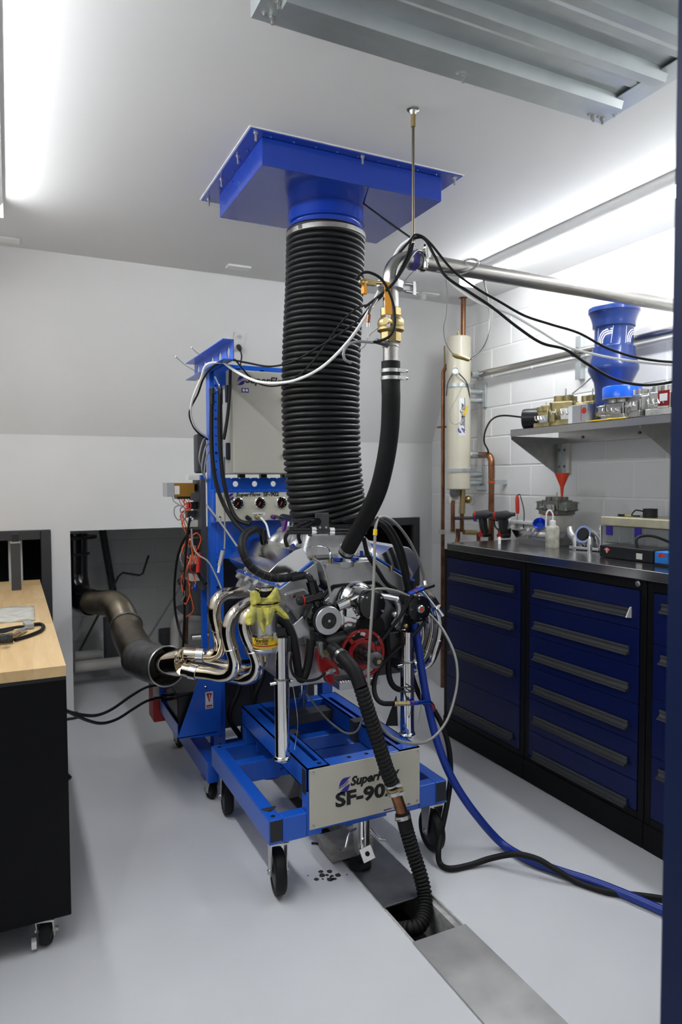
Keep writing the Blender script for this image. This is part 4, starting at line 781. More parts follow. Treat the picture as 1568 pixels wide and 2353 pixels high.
# top of thermostat housing with blue washers
th = MB(); c = at(796, 1286, Y=2.50); th.lathe((c.x, 2.535, c.z-0.03), (0, 0, 1), [(0.055, 0), (0.055, 0.022), (0.042, 0.030), (0.036, 0.032), (0.034, 0.05)], 24); tho = th.build('thermostat_housing', 'cast_alu', en, bevel=0.001)
for q in ((778, 1285), (815, 1284)): d = at(*q, Y=2.50); m = MB(); m.cyl((d.x, 2.505, d.z-0.006), (d.x, 2.505, d.z+0.006), 0.021, n=8); m.build('water_nut', 'blue_anodised', tho, bevel=0.001)
for q, mt in (((831, 1272), 'blue_anodised'), ((842, 1274), 'brass'), ((759, 1290), 'brass'), ((722, 1283), 'brass'), ((900, 1306), 'brass')):
    d = at(*q, Y=2.515); MB().cyl(d-Vector((0, 0, 0.012)), d+Vector((0, 0, 0.012)), 0.0075, n=8).build('fitting', mt, en)
hose('hard_line', px((704, 1262, 2.6), (722, 1255, 2.6), (742, 1256, 2.58), (755, 1262, 2.55), (759, 1272, 2.52), (759, 1288, 2.515)), 0.0035, 'chrome', en)
hose('sensor_wire', px((722, 1284, 2.5), (740, 1297, 2.48), (750, 1325, 2.46), (757, 1355, 2.45), (761, 1385, 2.44)), 0.0035, 'cable_grey', en); hose('sensor_wire', px((725, 1285, 2.5), (744, 1304, 2.48), (756, 1335, 2.46), (762, 1385, 2.44)), 0.003, 'braid', en)
# timing cover and front brackets
tc = MB().prism(P([(740, 1395), (768, 1352), (790, 1346), (858, 1343), (878, 1365), (910, 1400), (905, 1455), (870, 1500), (760, 1505), (728, 1455)], 2.50), (0, 0.06, 0)).build('timing_cover', 'machined_alu', en, bevel=0.006)
hose('cover_seal', px((728, 1395, 2.495), (758, 1352, 2.495), (775, 1345, 2.495), (820, 1341, 2.495), (862, 1339, 2.495), (890, 1365, 2.495)), 0.008, 'black_rubber', en)
m = MB(); c = at(820, 1415, Y=2.49); m.lathe(c, (0, -1, 0), [(0.10, 0), (0.10, 0.018), (0.085, 0.028), (0.04, 0.032)], 36); m.build('cam_cover', 'polished_alu', tc)
MB().torus(at(820, 1415, Y=2.485), (0, 1, 0), 0.103, 0.005, 40, 8).build('cover_ring', 'black_rubber', tc)
hp = MB().prism(P([(655, 1365), (700, 1352), (722, 1372), (728, 1400), (716, 1440), (700, 1455), (690, 1430), (672, 1405), (655, 1392)], 2.50), (0, 0.03, 0)).build('head_plate', 'cast_alu', en, bevel=0.008)
MB().prism(P([(674, 1437), (697, 1416), (712, 1450), (714, 1475), (704, 1480), (700, 1464), (686, 1468)], 2.46), (0, 0.012, 0)).build('pump_bracket', 'machined_alu', en, bevel=0.002)
for q in ((674, 1370), (690, 1417), (752, 1378)): m = MB(); bolt_head(m, at(*q, Y=2.497), (0, -1, 0), 0.008, 0.008); m.build('bolt', 'zinc', en)
hose('bracket_arm', px((690, 1390, 2.49), (693, 1384, 2.48), (712, 1381, 2.47), (720, 1385, 2.47)), 0.007, 'cast_alu', en)
MB().prism(P([(738, 1392), (756, 1372), (762, 1376), (765, 1392)], 2.46), (0, 0.02, 0)).build('bracket', 'machined_alu', en, bevel=0.002)
# vacuum pump with pulley on the left
c = at(757, 1427, Y=2.37)
m = MB(); m.lathe((c.x, 2.48, c.z), (0, -1, 0), [(0.062, 0), (0.066, 0.02), (0.066, 0.06), (0.058, 0.075)], 32); vp = m.build('vacuum_pump', 'black_gloss', en)
m = MB(); m.lathe((c.x, 2.402, c.z), (0, -1, 0), [(0.05, 0), (0.056, 0.002), (0.056, 0.008), (0.05, 0.012), (0.05, 0.016), (0.056, 0.020), (0.056, 0.026)], 40); m.build('pulley_rim', 'black_satin', vp)
m = MB(); m.lathe((c.x, 2.378, c.z), (0, -1, 0), [(0.0555, 0), (0.0555, 0.004), (0.053, 0.0065), (0.032, 0.0065), (0.031, 0.003)], 40); m.build('pulley_face', 'machined_alu', vp)
m = MB(); m.cyl((c.x, 2.3745, c.z), (c.x, 2.3715, c.z), 0.0315, n=32); m.build('pulley_hub', 'black_satin', vp)
m = MB(); m.cyl((c.x, 2.372, c.z), (c.x, 2.368, c.z), 0.0055, n=12); m.build('hub_bolt', 'zinc', vp)
for a in (110, 230, 350): m = MB(); q = Vector((c.x+0.019*math.cos(math.radians(a)), 2.372, c.z+0.019*math.sin(math.radians(a)))); m.torus(q, (0, 1, 0), 0.0055, 0.0012, 12, 6); m.build('hub_hole', 'dark_grey', vp)
m = MB(); m.lathe(at(700, 1378, Y=2.43), at(740, 1368, Y=2.42)-at(700, 1378, Y=2.43), [(0.017, 0), (0.019, 0.006), (0.019, 0.05), (0.021, 0.055), (0.021, 0.075)], 16); m.build('relief_valve', 'black_gloss', vp)
p0 = at(683, 1382, Y=2.43); dd = (at(700, 1378, Y=2.43)-p0).normalized(); m = MB(); m.lathe(p0, dd, [(0.013, 0), (0.016, 0.004), (0.016, 0.02), (0.019, 0.022), (0.019, 0.03)], 14); m.build('valve_cap', 'black_satin', vp)
m = MB(); m.lathe(p0+dd*0.022, dd, [(0.0195, 0), (0.0205, 0.001), (0.0205, 0.004), (0.0195, 0.005)], 18); m.build('valve_ring', 'red_plastic', vp)
m = MB(); m.tube(px((722, 1352, 2.43), (729, 1385, 2.43), (737, 1410, 2.43)), 0.019, 14); m.tube(px((715, 1335, 2.43), (722, 1362, 2.43)), 0.022, 8); m.build('outlet_tube', 'black_gloss', vp)
# water pump motor in the middle
c = at(858, 1392, Y=2.38); m = MB(); m.lathe((c.x, 2.47, c.z), (0, -1, 0), [(0.058, 0), (0.058, 0.06), (0.060, 0.062), (0.060, 0.082), (0.055, 0.088), (0.030, 0.092)], 36); wp = m.build('water_pump_motor', 'black_gloss', en)
for a in (40, 130, 250, 330): q = Vector((c.x+0.047*math.cos(math.radians(a)), 2.379, c.z+0.047*math.sin(math.radians(a)))); MB().cyl(q, q+Vector((0, -0.004, 0)), 0.0045, n=10).build('motor_screw', 'zinc', wp)
m = MB(); m.lathe((c.x-0.02, 2.49, c.z), (0, -1, 0), [(0.085, 0), (0.082, 0.02), (0.065, 0.035)], 32); m.build('pump_body', 'polished_alu', wp)
m = MB(); m.tube(px((835, 1395, 2.45), (805, 1410, 2.45)), 0.022, 12); m.prism(P([(797, 1400), (812, 1396), (822, 1420), (796, 1418)], 2.42), (0, 0.02, 0)); m.build('pump_arm', 'polished_alu', wp, bevel=0.002)
m = MB(); m.tube(px((775, 1394, 2.43), (800, 1382, 2.43)), 0.021, 16); m.build('inlet_pipe', 'polished_alu', wp)
m = MB(); m.tube(px((798, 1383, 2.43), (806, 1379, 2.43)), 0.009, 8); m.build('brass_fitting', 'brass', wp)
m = MB(); m.tube(px((806, 1379, 2.43), (818, 1373, 2.43), (830, 1368, 2.43)), 0.010, 8); m.build('braid_end', 'chrome', wp)
m = MB(); m.tube(spline(px((875, 1370, 2.43), (900, 1374, 2.43), (912, 1382, 2.43), (918, 1400, 2.43), (914, 1425, 2.43), (905, 1440, 2.43))), 0.013, 10); m.build('alternator_bracket', 'machined_alu', en)
m = MB(); m.tube(px((868, 1368, 2.42), (910, 1376, 2.42)), 0.011, 12); m.sphere(at(912, 1378, Y=2.42), 0.014); m.sphere(at(907, 1412, Y=2.42), 0.012); m.build('bracket_rod', 'machined_alu', en)
m = MB(); m.prism(P([(902, 1435), (926, 1398), (930, 1410), (918, 1452)], 2.45), (0, 0.012, 0)); m.build('bracket', 'machined_alu', en)
m = MB(); c2 = at(880, 1440, Y=2.44); m.lathe((c2.x-0.05, 2.47, c2.z), (0, -1, 0), [(0.06, 0), (0.06, 0.03)], 24); m.build('idler', 'black_rubber', en)
# crank hub with red trigger wheel
c = Vector((EX+0.003, 2.39, EZ+0.008)); m = MB()
ro, ri, hub = 0.098, 0.088, 0.062; tt = 0.010
m.ring(c, (0, -1, 0), ro, ri, tt, 48); m.ring(c, (0, -1, 0), hub, 0.03, tt, 40)
for k in range(6):
    a = math.radians(12+60*k); d = Vector((math.cos(a), 0, math.sin(a))); e = Vector((-math.sin(a), 0, math.cos(a)))
    m.prism([c+d*0.058-e*0.010, c+d*0.091-e*0.006, c+d*0.091+e*0.006, c+d*0.058+e*0.010], (0, -tt, 0))
tw = m.build('trigger_wheel', 'red_anodised', en)
for k in range(6):
    a = math.radians(42+60*k); d = Vector((math.cos(a), 0, math.sin(a))); bolt = MB().cyl(c+d*0.093-Vector((0, tt, 0)), c+d*0.093-Vector((0, tt+0.003, 0)), 0.003, n=8); bolt.build('magnet', 'zinc', tw)
m = MB(); m.lathe((c.x, 2.50, c.z), (0, -1, 0), [(0.092, 0), (0.092, 0.06), (0.085, 0.07), (0.08, 0.072)], 40); hb_ = m.build('harmonic_balancer', 'black_satin', en)
def arc_label(r0, r1, a0, a1, y, mt, name):
    mm = MB(); n = 8; pts = [(c.x+r0*math.cos(a0+(a1-a0)*i/n), y, c.z+r0*math.sin(a0+(a1-a0)*i/n)) for i in range(n+1)]+[(c.x+r1*math.cos(a1-(a1-a0)*i/n), y, c.z+r1*math.sin(a1-(a1-a0)*i/n)) for i in range(n+1)]
    return mm.prism(pts, (0, -0.001, 0)).build(name, mt, hb_, smooth=0)
for a in (65, 115, 5, -60): arc_label(0.066, 0.080, math.radians(a-14), math.radians(a+14), 2.4275, 'print_white', 'balancer_label')
m = MB(); m.lathe((c.x, 2.40, c.z), (0, -1, 0), [(0.045, 0), (0.045, 0.02), (0.032, 0.05), (0.030, 0.11), (0.024, 0.12)], 28); m.build('crank_hub', 'black_gloss', en)
m = MB(); m.lathe((c.x, 2.285, c.z), (0, -1, 0), [(0.028, 0), (0.031, 0.002), (0.031, 0.012), (0.024, 0.016)], 28); m.build('crank_washer', 'dark_cast', en)
m = MB(); m.hexa((c.x, 2.27, c.z), (0, -1, 0), 0.018, 0.02); m.build('crank_bolt', 'black_gloss', en, bevel=0.001)
m = MB(); m.cyl((c.x, 2.25, c.z), (c.x, 2.248, c.z), 0.009, n=14); m.build('bolt_tip', 'brass', en)
# red dry-sump/trigger bracket at lower left of the crank
rb = MB(); rb.prism(P([(731, 1490), (737, 1512), (757, 1515), (775, 1525), (782, 1550), (773, 1552), (764, 1535), (768, 1560), (772, 1568), (762, 1575), (752, 1568), (745, 1550), (738, 1545), (731, 1520)], 2.40), (0, 0.03, 0)); r_ = rb.build('sensor_bracket', 'red_anodised', en, bevel=0.004)
m = MB(); m.tube(px((748, 1548, 2.385), (770, 1538, 2.38)), 0.008, 8); m.hexa(at(756, 1544, Y=2.382), (1, 0, 0.4), 0.012, 0.012); m.build('pickup_sensor', 'zinc', r_)
MB().prism(P([(733, 1478), (748, 1472), (755, 1490), (757, 1508), (740, 1513), (736, 1500)], 2.41), (0, 0.03, 0)).build('pump_ear', 'cast_alu', en, bevel=0.003)
m = MB(); m.tube(px((735, 1480, 2.44), (790, 1470, 2.44)), 0.035, 14); m.build('lower_pump', 'black_satin', en)
for q in ((745, 1498), (752, 1505)): m = MB(); bolt_head(m, at(*q, Y=2.407), (0, -1, 0), 0.006, 0.006); m.build('bolt', 'brass', en)
# right drive pump pulley
c = at(966, 1399, Y=2.40); m = MB(); m.lathe((c.x, 2.45, c.z), (0, -1, 0), [(0.050, 0), (0.057, 0.002), (0.057, 0.012), (0.052, 0.016), (0.057, 0.02), (0.057, 0.042), (0.053, 0.048), (0.028, 0.050)], 40); pp = m.build('drive_pulley', 'black_gloss', en)
m = MB(); m.lathe((c.x, 2.402, c.z), (0, -1, 0), [(0.0165, 0), (0.0165, 0.012), (0.013, 0.016)], 20); m.build('pulley_nut', 'machined_alu', pp)
MB().prism([Vector((c.x+0.008*math.cos(2*PI*i/10), 2.3858, c.z+0.009*math.sin(2*PI*i/10))) for i in range(10)], (0, -0.0006, 0)).build('paint_mark', 'wire_red', pp)
for a in (5, 95, 180, 275): q = Vector((c.x+0.042*math.cos(math.radians(a)), 2.402, c.z+0.042*math.sin(math.radians(a)))); MB().cyl(q, q+Vector((0, -0.002, 0)), 0.0035, n=8).build('pulley_hole', 'zinc', pp)
m = MB(); m.lathe((c.x, 2.55, c.z), (0, -1, 0), [(0.045, 0), (0.05, 0.03), (0.05, 0.09)], 24); m.build('fuel_pump', 'black_satin', en)
m = MB(); m.prism(P([(905, 1440), (930, 1395), (955, 1390), (960, 1450), (948, 1520), (920, 1545), (896, 1530), (900, 1470)], 2.47), (0, 0.02, 0)); m.build('mount_plate', 'black_satin', en, bevel=0.003)
m = MB(); m.prism(P([(895, 1455), (930, 1450), (950, 1500), (943, 1512), (900, 1512)], 2.42), (0, 0.03, 0)); m.build('front_mount', 'black_satin', en, bevel=0.003)
for q in ((915, 1459), (917, 1491), (941, 1495)): MB().torus(at(*q, Y=2.417), (0, 1, 0), 0.008, 0.002, 14, 6).build('mount_bolt', 'black_gloss', en)
for q, mt in (((931, 1438), 'brass'), ((927, 1450), 'zinc')): MB().lathe(at(*q, Y=2.43), (0, -1, 0), [(0.010, 0), (0.010, 0.012), (0.005, 0.016)], 12).build('fitting', mt, en)
hose('drive_belt', px((948, 1368, 2.41), (925, 1410, 2.41), (895, 1450, 2.41), (868, 1485, 2.41)), 0.007, 'black_rubber', en); hose('drive_belt', px((980, 1425, 2.41), (945, 1465, 2.41), (900, 1505, 2.41), (868, 1540, 2.41)), 0.007, 'black_rubber', en)
hose('drive_belt', px((728, 1430, 2.41), (745, 1470, 2.41), (790, 1500, 2.41), (840, 1532, 2.41)), 0.006, 'black_rubber', en)
# chrome support posts
for (qx, ztop), nm in (((649, at(645, 1464, Y=2.39).z), 'l'), ((936, 0.90), 'r')):
    x = at(qx, 1680, Y=2.39).x; m = MB(); m.cyl((x, 2.39, 0.475), (x, 2.39, 0.775), 0.0285, n=28); po = m.build('support_post', 'chrome', en)
    m = MB(); m.cyl((x, 2.39, 0.775), (x, 2.39, ztop), 0.0235, n=28); m.build('post_tube', 'chrome', po)
    m = MB(); m.lathe((x, 2.39, 0.462), (0, 0, 1), [(0.024, 0), (0.031, 0.004), (0.034, 0.012), (0.031, 0.020), (0.0285, 0.022)], 28); m.build('post_foot', 'chrome', po)
    MB().torus((x, 2.39, 0.776), (0, 0, 1), 0.027, 0.003, 24, 8).build('post_collar', 'dark_cast', po)
    m = MB(); m.cyl((x-0.055, 2.375, 0.766), (x-0.028, 2.38, 0.766), 0.006, n=10); m.cyl((x+0.028, 2.38, 0.766), (x+0.038, 2.38, 0.766), 0.006, n=10); m.build('lock_pin', 'chrome', po)
    hose('pin_cable', [Vector((x+0.036, 2.38, 0.765)), Vector((x+0.046, 2.375, 0.70)), Vector((x+0.055, 2.37, 0.6)), Vector((x+0.045, 2.38, 0.5))], 0.0014, 'zinc', po, n=6)
    MB().box((x-0.02, 2.39, ztop-0.06), (x+0.04 if nm == 'l' else x+0.02, 2.52, ztop)).build('post_bracket', 'black_satin', en, bevel=0.003)
gq = [at(887, 1668, Y=2.6), at(912, 1600, Y=2.6), at(915, 1668, Y=2.6)]; MB().prism(gq, (0, 0.006, 0)).build('gusset', 'black_satin', en)
for x in (1.08, 1.20): MB().cyl((x, 2.9, 0.47), (x, 2.9, 0.72), 0.02, n=16).build('rear_post', 'chrome', en)
# chrome headers, left bank
def pipe_part(name, pts, r, mt='chrome_tube', par=None, n=18): return MB().tube(resample(spline(pts, 8), 0.012), r, n).build(name, mt, par or en, smooth=60)
TR = 0.0285
hl = [px((575, 1356, 2.98), (545, 1362, 2.96), (515, 1366, 2.94), (497, 1384, 2.93), (494, 1412, 2.93), (500, 1445, 2.94), (507, 1475, 2.96), (503, 1496, 2.98), (485, 1506, 3.0), (460, 1504, 3.02), (425, 1502, 3.05)),
      px((600, 1375, 2.84), (570, 1388, 2.82), (543, 1406, 2.80), (527, 1432, 2.80), (525, 1460, 2.80), (532, 1490, 2.80), (540, 1520, 2.80), (534, 1545, 2.82), (512, 1553, 2.86), (480, 1548, 2.92), (445, 1544, 2.97), (420, 1538, 3.0)),
      px((620, 1395, 2.70), (598, 1400, 2.70), (573, 1412, 2.70), (563, 1435, 2.70), (570, 1465, 2.70), (584, 1495, 2.70), (593, 1525, 2.70), (586, 1550, 2.73), (562, 1560, 2.80), (520, 1552, 2.95), (480, 1540, 3.02), (430, 1530, 3.06)),
      px((640, 1405, 2.60), (625, 1415, 2.62), (612, 1440, 2.66), (612, 1480, 2.70), (605, 1520, 2.80), (570, 1540, 2.95), (520, 1530, 3.02), (470, 1520, 3.07), (430, 1515, 3.09))]
for h in hl:
    o = pipe_part('header_tube', h, TR)
    q = h[5]; d = (h[6]-h[5]).normalized(); MB().torus(q, d, TR, 0.0025, 22, 6).build('weld_seam', 'chrome', o)
for h, k in ((hl[0], -2), (hl[1], -2)):
    d = (h[k+1]-h[k]).normalized(); m = MB(); m.lathe(h[k], d, [(TR+0.001, -0.018), (TR+0.006, -0.016), (TR+0.006, 0.016), (TR+0.001, 0.018)], 22); m.cbox(h[k]+Vector((0.02, -0.03, 0.012)), (0.02, 0.012, 0.014)); m.build('slip_clamp', 'chrome', en)
m = MB(); cA, cB = at(425, 1521, Y=3.03), at(375, 1527, Y=3.14); m.tube([cA, cA.lerp(cB, 0.4), cB], [0.066, 0.060, 0.052], 24); m.build('collector', 'chrome_tube', en)
for k in range(4):
    y = 2.62+k*0.125; A = Vector((EX-.262, y, EZ+.20)); B = A+Vector((-0.05, 0, 0.03)); m = MB(); m.tube([A, B], 0.026, 14); m.build('exhaust_port', 'cast_alu', en)
    m = MB(); C_ = Vector((EX-.28, y+0.03, EZ+.235)); m.tube([C_, C_+Vector((-0.03, -0.01, 0.03))], 0.014, 10); m.build('plug_boot', 'machined_alu', en)
# headers, right bank
hr_ = [px((955, 1355, 2.62), (985, 1372, 2.62), (1003, 1400, 2.62), (1010, 1435, 2.62), (1006, 1470, 2.62), (996, 1500, 2.62), (985, 1520, 2.64), (965, 1530, 2.68), (945, 1525, 2.75)),
       px((950, 1370, 2.75), (975, 1395, 2.75), (990, 1425, 2.74), (988, 1460, 2.74), (978, 1495, 2.74), (968, 1520, 2.75), (955, 1540, 2.78), (935, 1540, 2.85)),
       px((945, 1390, 2.88), (965, 1420, 2.87), (970, 1460, 2.87), (960, 1500, 2.87), (945, 1530, 2.9), (930, 1535, 2.95))]
for h in hr_:
    o = pipe_part('header_tube', h, 0.024); d = (h[4]-h[3]).normalized(); MB().torus(h[4], d, 0.0245, 0.0025, 20, 6).build('weld_seam', 'chrome', o)
m = MB(); m.tube(px((965, 1348, 2.55), (985, 1372, 2.55), (1000, 1392, 2.55)), 0.012, 12); m.tube(px((1006, 1395, 2.55), (1018, 1412, 2.55)), 0.016, 12); m.build('spark_boot', 'chrome', en)
m = MB(); m.tube(px((945, 1527, 2.5), (958, 1522, 2.5)), 0.004, 8); m.build('lock_pin', 'chrome', en)
# oil separator can
c = at(609, 1440, Y=2.42); oc = Vector((c.x, 2.42, 0)); zt, zbm = at(610, 1400, Y=2.42).z, at(610, 1493, Y=2.42).z
m = MB(); m.lathe((c.x, 2.42, zbm), (0, 0, 1), [(0.012, -0.022), (0.020, -0.016), (0.042, -0.006), (0.049, 0.002), (0.049, 0.006), (0.046, 0.008), (0.046, zt-zbm)], 32); can = m.build('oil_separator', 'machined_alu', en, smooth=30)
m = MB(); m.lathe((c.x, 2.42, zbm-0.045), (0, 0, 1), [(0.006, 0), (0.008, 0.008), (0.008, 0.024)], 12); m.build('drain_cock', 'brass', can)
zl0, zl1 = at(610, 1484, Y=2.40).z, at(610, 1462, Y=2.40).z
m = MB(); m.lathe((c.x, 2.42, zl0-0.006), (0, 0, 1), [(0.0464, 0), (0.0468, 0.0005), (0.0468, zl1-zl0+0.006), (0.0464, zl1-zl0+0.0065)], 40, cap=False); m.build('yellow_band', 'label_yellow', can)
def cylwarp(cx, cy, r, a0, z0): 
    def f_(co):
        a = a0+co.x/r; return Vector((cx+r*math.cos(a), cy+r*math.sin(a), z0+co.y))
    return f_
aim = math.atan2(-2.42, -c.x)
text('Peterson', 0.0195, 'print_black', can, (0, 0, 0), (1, 0, 0), (0, 0, 1), shear=0.2, bold=0.0006, ext=0, width=0.82, warp=cylwarp(c.x, 2.42, 0.0472, aim-0.98, zl1-0.018))
text('FLUID SYSTEMS', 0.0075, 'print_black', can, (0, 0, 0), (1, 0, 0), (0, 0, 1), bold=0.0003, ext=0, width=1.0, warp=cylwarp(c.x, 2.42, 0.0472, aim-0.85, zl1-0.026))
m = MB(); m.lathe((c.x, 2.42, zl0+0.002), (0, 0, 1), [(0.0469, 0), (0.0471, 0.0003), (0.0471, 0.004), (0.0469, 0.0043)], 40, cap=False); m.build('red_stripe', 'sticker_red', can)
zf = at(610, 1348, Y=2.42).z
m = MB(); m.lathe((c.x, 2.42, zt-0.005), (0, 0, 1), [(0.034, 0), (0.034, zf-zt-0.005)], 32); br_ = m.build('breather_filter', 'black_rubber', can)
m = MB()
for i in range(24): a = 2*PI*i/24; m.cyl((c.x+0.034*math.cos(a), 2.42+0.034*math.sin(a), zt+0.03), (c.x+0.034*math.cos(a), 2.42+0.034*math.sin(a), zf-0.01), 0.003, n=6)
tag(m.build('filter_pleat', 'black_rubber', br_), kind='stuff')
m = MB(); m.lathe((c.x, 2.42, zf-0.012), (0, 0, 1), [(0.037, 0), (0.038, 0.002), (0.038, 0.010), (0.035, 0.012)], 32); m.build('filter_cap', 'chrome', br_)
zc_ = at(610, 1466, Y=2.4).z
m = MB(); m.lathe((c.x, 2.42, zc_+0.004), (0, 0, 1), [(0.0465, 0), (0.048, 0), (0.048, 0.010), (0.0465, 0.010)], 32, cap=False); m.cbox((c.x+0.02, 2.378, zc_+0.01), (0.012, 0.02, 0.026)); m.build('mount_band', 'stainless', can)
m = MB(); m.cyl((c.x-0.05, 2.364, zc_+0.01), (c.x+0.01, 2.364, zc_+0.01), 0.0035, n=8).hexa((c.x-0.028, 2.364, zc_+0.01), (1, 0, 0), 0.008, 0.02); m.build('band_screw', 'brass', can)
m = MB(); m.box((c.x+0.036, 2.40, zc_-0.005), (c.x+0.075, 2.43, zc_+0.03)); m.build('mount_bracket', 'black_satin', can)
# breather hose from the pump over the valve cover
h1 = thing('breather_hose', 'thick black braided breather hose arching over the left valve cover', 'hose', at(600, 1250, Y=2.5))
hose('hose_body', px((700, 1322, 2.43), (672, 1326, 2.44), (640, 1329, 2.45), (608, 1322, 2.45), (580, 1305, 2.45), (562, 1278, 2.46), (556, 1250, 2.48), (565, 1228, 2.52), (585, 1217, 2.56), (598, 1219, 2.6)), 0.0155, 'black_rubber', h1, n=14)
m = MB(); m.tube(px((602, 1218, 2.6), (606, 1234, 2.6), (608, 1248, 2.61)), 0.016, 12); m.build('hose_end', 'black_gloss', h1)
m = MB(); m.tube(px((670, 1326, 2.435), (684, 1323, 2.43)), 0.019, 10); m.tube(spline(px((682, 1323, 2.43), (700, 1321, 2.43), (712, 1328, 2.43), (718, 1342, 2.43))), 0.0135, 12); m.build('elbow_fitting', 'black_gloss', h1)
m = MB()
pts = resample(spline(px((672, 1326, 2.44), (640, 1329, 2.45), (608, 1322, 2.45), (580, 1305, 2.45), (562, 1278, 2.46), (556, 1250, 2.48)), 8), 0.03)
for i in range(1, len(pts)-1):
    d = (pts[i+1]-pts[i-1]).normalized(); m.lathe(pts[i], d, [(0.0158, -0.001), (0.0161, -0.001), (0.0161, 0.001), (0.0158, 0.001)], 14, cap=False)
tag(m.build('tracer_band', 'dark_grey', h1), kind='stuff')
hose2 = lambda nm, lab, pts, r, mt, n=12: tag(hose(nm, pts, r, mt, None, 8, n), lab, 'hose')
hose2('breather_hose', 'thick black hose drooping from the oil separator to below the pulley', px((632, 1420, 2.43), (650, 1428, 2.42), (667, 1450, 2.41), (678, 1490, 2.40), (684, 1530, 2.40), (689, 1556, 2.40), (697, 1558, 2.40), (706, 1535, 2.41), (712, 1500, 2.42), (716, 1470, 2.43)), 0.0165, 'black_rubber', 14)
hose2('sensor_lead', 'thin black lead looping beside the oil pan to the red bracket', px((672, 1500, 2.39), (668, 1525, 2.38), (676, 1552, 2.37), (700, 1564, 2.37), (730, 1560, 2.37), (748, 1546, 2.375)), 0.005, 'black_rubber')

# ------------------------------------------------------------------ yellow rag tied round the oil separator
zr0 = at(610, 1405, Y=2.38).z; rgr = random.Random(5)
tex = bpy.data.textures.new('crumple', 'CLOUDS'); tex.noise_scale = 0.022; tex.noise_depth = 2
def crumple(o, s):
    sb = o.modifiers.new('fine', 'SUBSURF'); sb.levels = 2; sb.render_levels = 2
    dp = o.modifiers.new('crumple', 'DISPLACE'); dp.texture = tex; dp.texture_coords = 'GLOBAL'; dp.strength = s; dp.mid_level = 0.5
rag = thing('yellow_rag', 'yellow cloth rag tied around the oil separator top', 'rag', (c.x, 2.42, zr0)); rcx, rcy = c.x, 2.42
m = MB(); N = 40; rows = []
zs = [at(610, y_, Y=2.38).z for y_ in (1366, 1374, 1382, 1390, 1398, 1404, 1410)]; rad = [0.052, 0.053, 0.050, 0.053, 0.054, 0.051, 0.055]
aim = math.atan2(-rcy, -rcx)
for j, (z, r) in enumerate(zip(zs, rad)):
    row = []
    for i in range(N):
        a = 2*PI*i/N; rr = r+0.0035*math.sin(5*a+j*1.3)+0.002*math.sin(11*a+j); zz = z
        if j == 0: zz += 0.018*abs(math.sin((a-aim)*1.0))-0.012
        row.append((rcx+rr*math.cos(a), rcy+rr*math.sin(a), zz))
    rows += row
m.add(rows, [(j*N+i, j*N+(i+1) % N, (j+1)*N+(i+1) % N, (j+1)*N+i) for j in range(len(zs)-1) for i in range(N)])
o = m.build('wrap', 'rag_yellow', rag, smooth=80); sm = o.modifiers.new('thick', 'SOLIDIFY'); sm.thickness = 0.004; crumple(o, 0.011)
for q, rr in ((1388, 0.053), (1407, 0.0545)):
    z = at(610, q, Y=2.38).z; m = MB(); m.torus((rcx, rcy, z), (0, 0, 1), rr, 0.0028, 32, 8); m.build('tie_band', 'black_rubber', rag)
def flap(pts_px, y0, y1, folds, ph):
    # a drooping cloth tail, first half of outline = left edge, second half = right edge
    L, Rr = pts_px; nu, nv = 12, len(L); vs = []
    for v in range(nv):
        for u in range(nu+1):
            s = u/nu; X_ = L[v][0]+(Rr[v][0]-L[v][0])*s; Y_ = L[v][1]+(Rr[v][1]-L[v][1])*s; w_ = v/(nv-1)
            dep = y0+(y1-y0)*w_-0.012*math.sin(PI*s)+0.007*w_*math.sin(folds*PI*s*2+ph); vs.append(at(X_, Y_, Y=dep))
    mm = MB().add(vs, [(v*(nu+1)+u, v*(nu+1)+u+1, (v+1)*(nu+1)+u+1, (v+1)*(nu+1)+u) for v in range(nv-1) for u in range(nu)])
    o = mm.build('cloth_tail', 'rag_yellow', rag, smooth=80); s_ = o.modifiers.new('thick', 'SOLIDIFY'); s_.thickness = 0.004; crumple(o, 0.011)
flap(([(578, 1394), (570, 1408), (561, 1422), (562, 1432), (569, 1437)], [(596, 1397), (592, 1410), (588, 1424), (582, 1434), (577, 1437)]), 2.385, 2.37, 1, 0)
flap(([(590, 1397), (588, 1410), (592, 1425), (598, 1440), (605, 1452)], [(612, 1397), (611, 1412), (610, 1428), (609, 1442), (608, 1453)]), 2.375, 2.36, 1.5, 1)
flap(([(600, 1395), (603, 1405), (608, 1415), (611, 1428), (614, 1437)], [(630, 1395), (630, 1408), (627, 1420), (622, 1432), (617, 1436)]), 2.37, 2.355, 1, 2)
flap(([(622, 1397), (630, 1404), (640, 1410), (652, 1416), (662, 1422)], [(637, 1390), (645, 1397), (651, 1404), (658, 1413), (664, 1423)]), 2.385, 2.38, 1, 0.5)
flap(([(577, 1392), (574, 1380), (575, 1366), (580, 1356)], [(604, 1384), (603, 1376), (598, 1366), (590, 1357)]), 2.378, 2.385, 1, 0.2)
flap(([(606, 1384), (610, 1374), (622, 1362), (634, 1350)], [(644, 1384), (645, 1374), (643, 1362), (637, 1349)]), 2.372, 2.38, 1, 0.9)

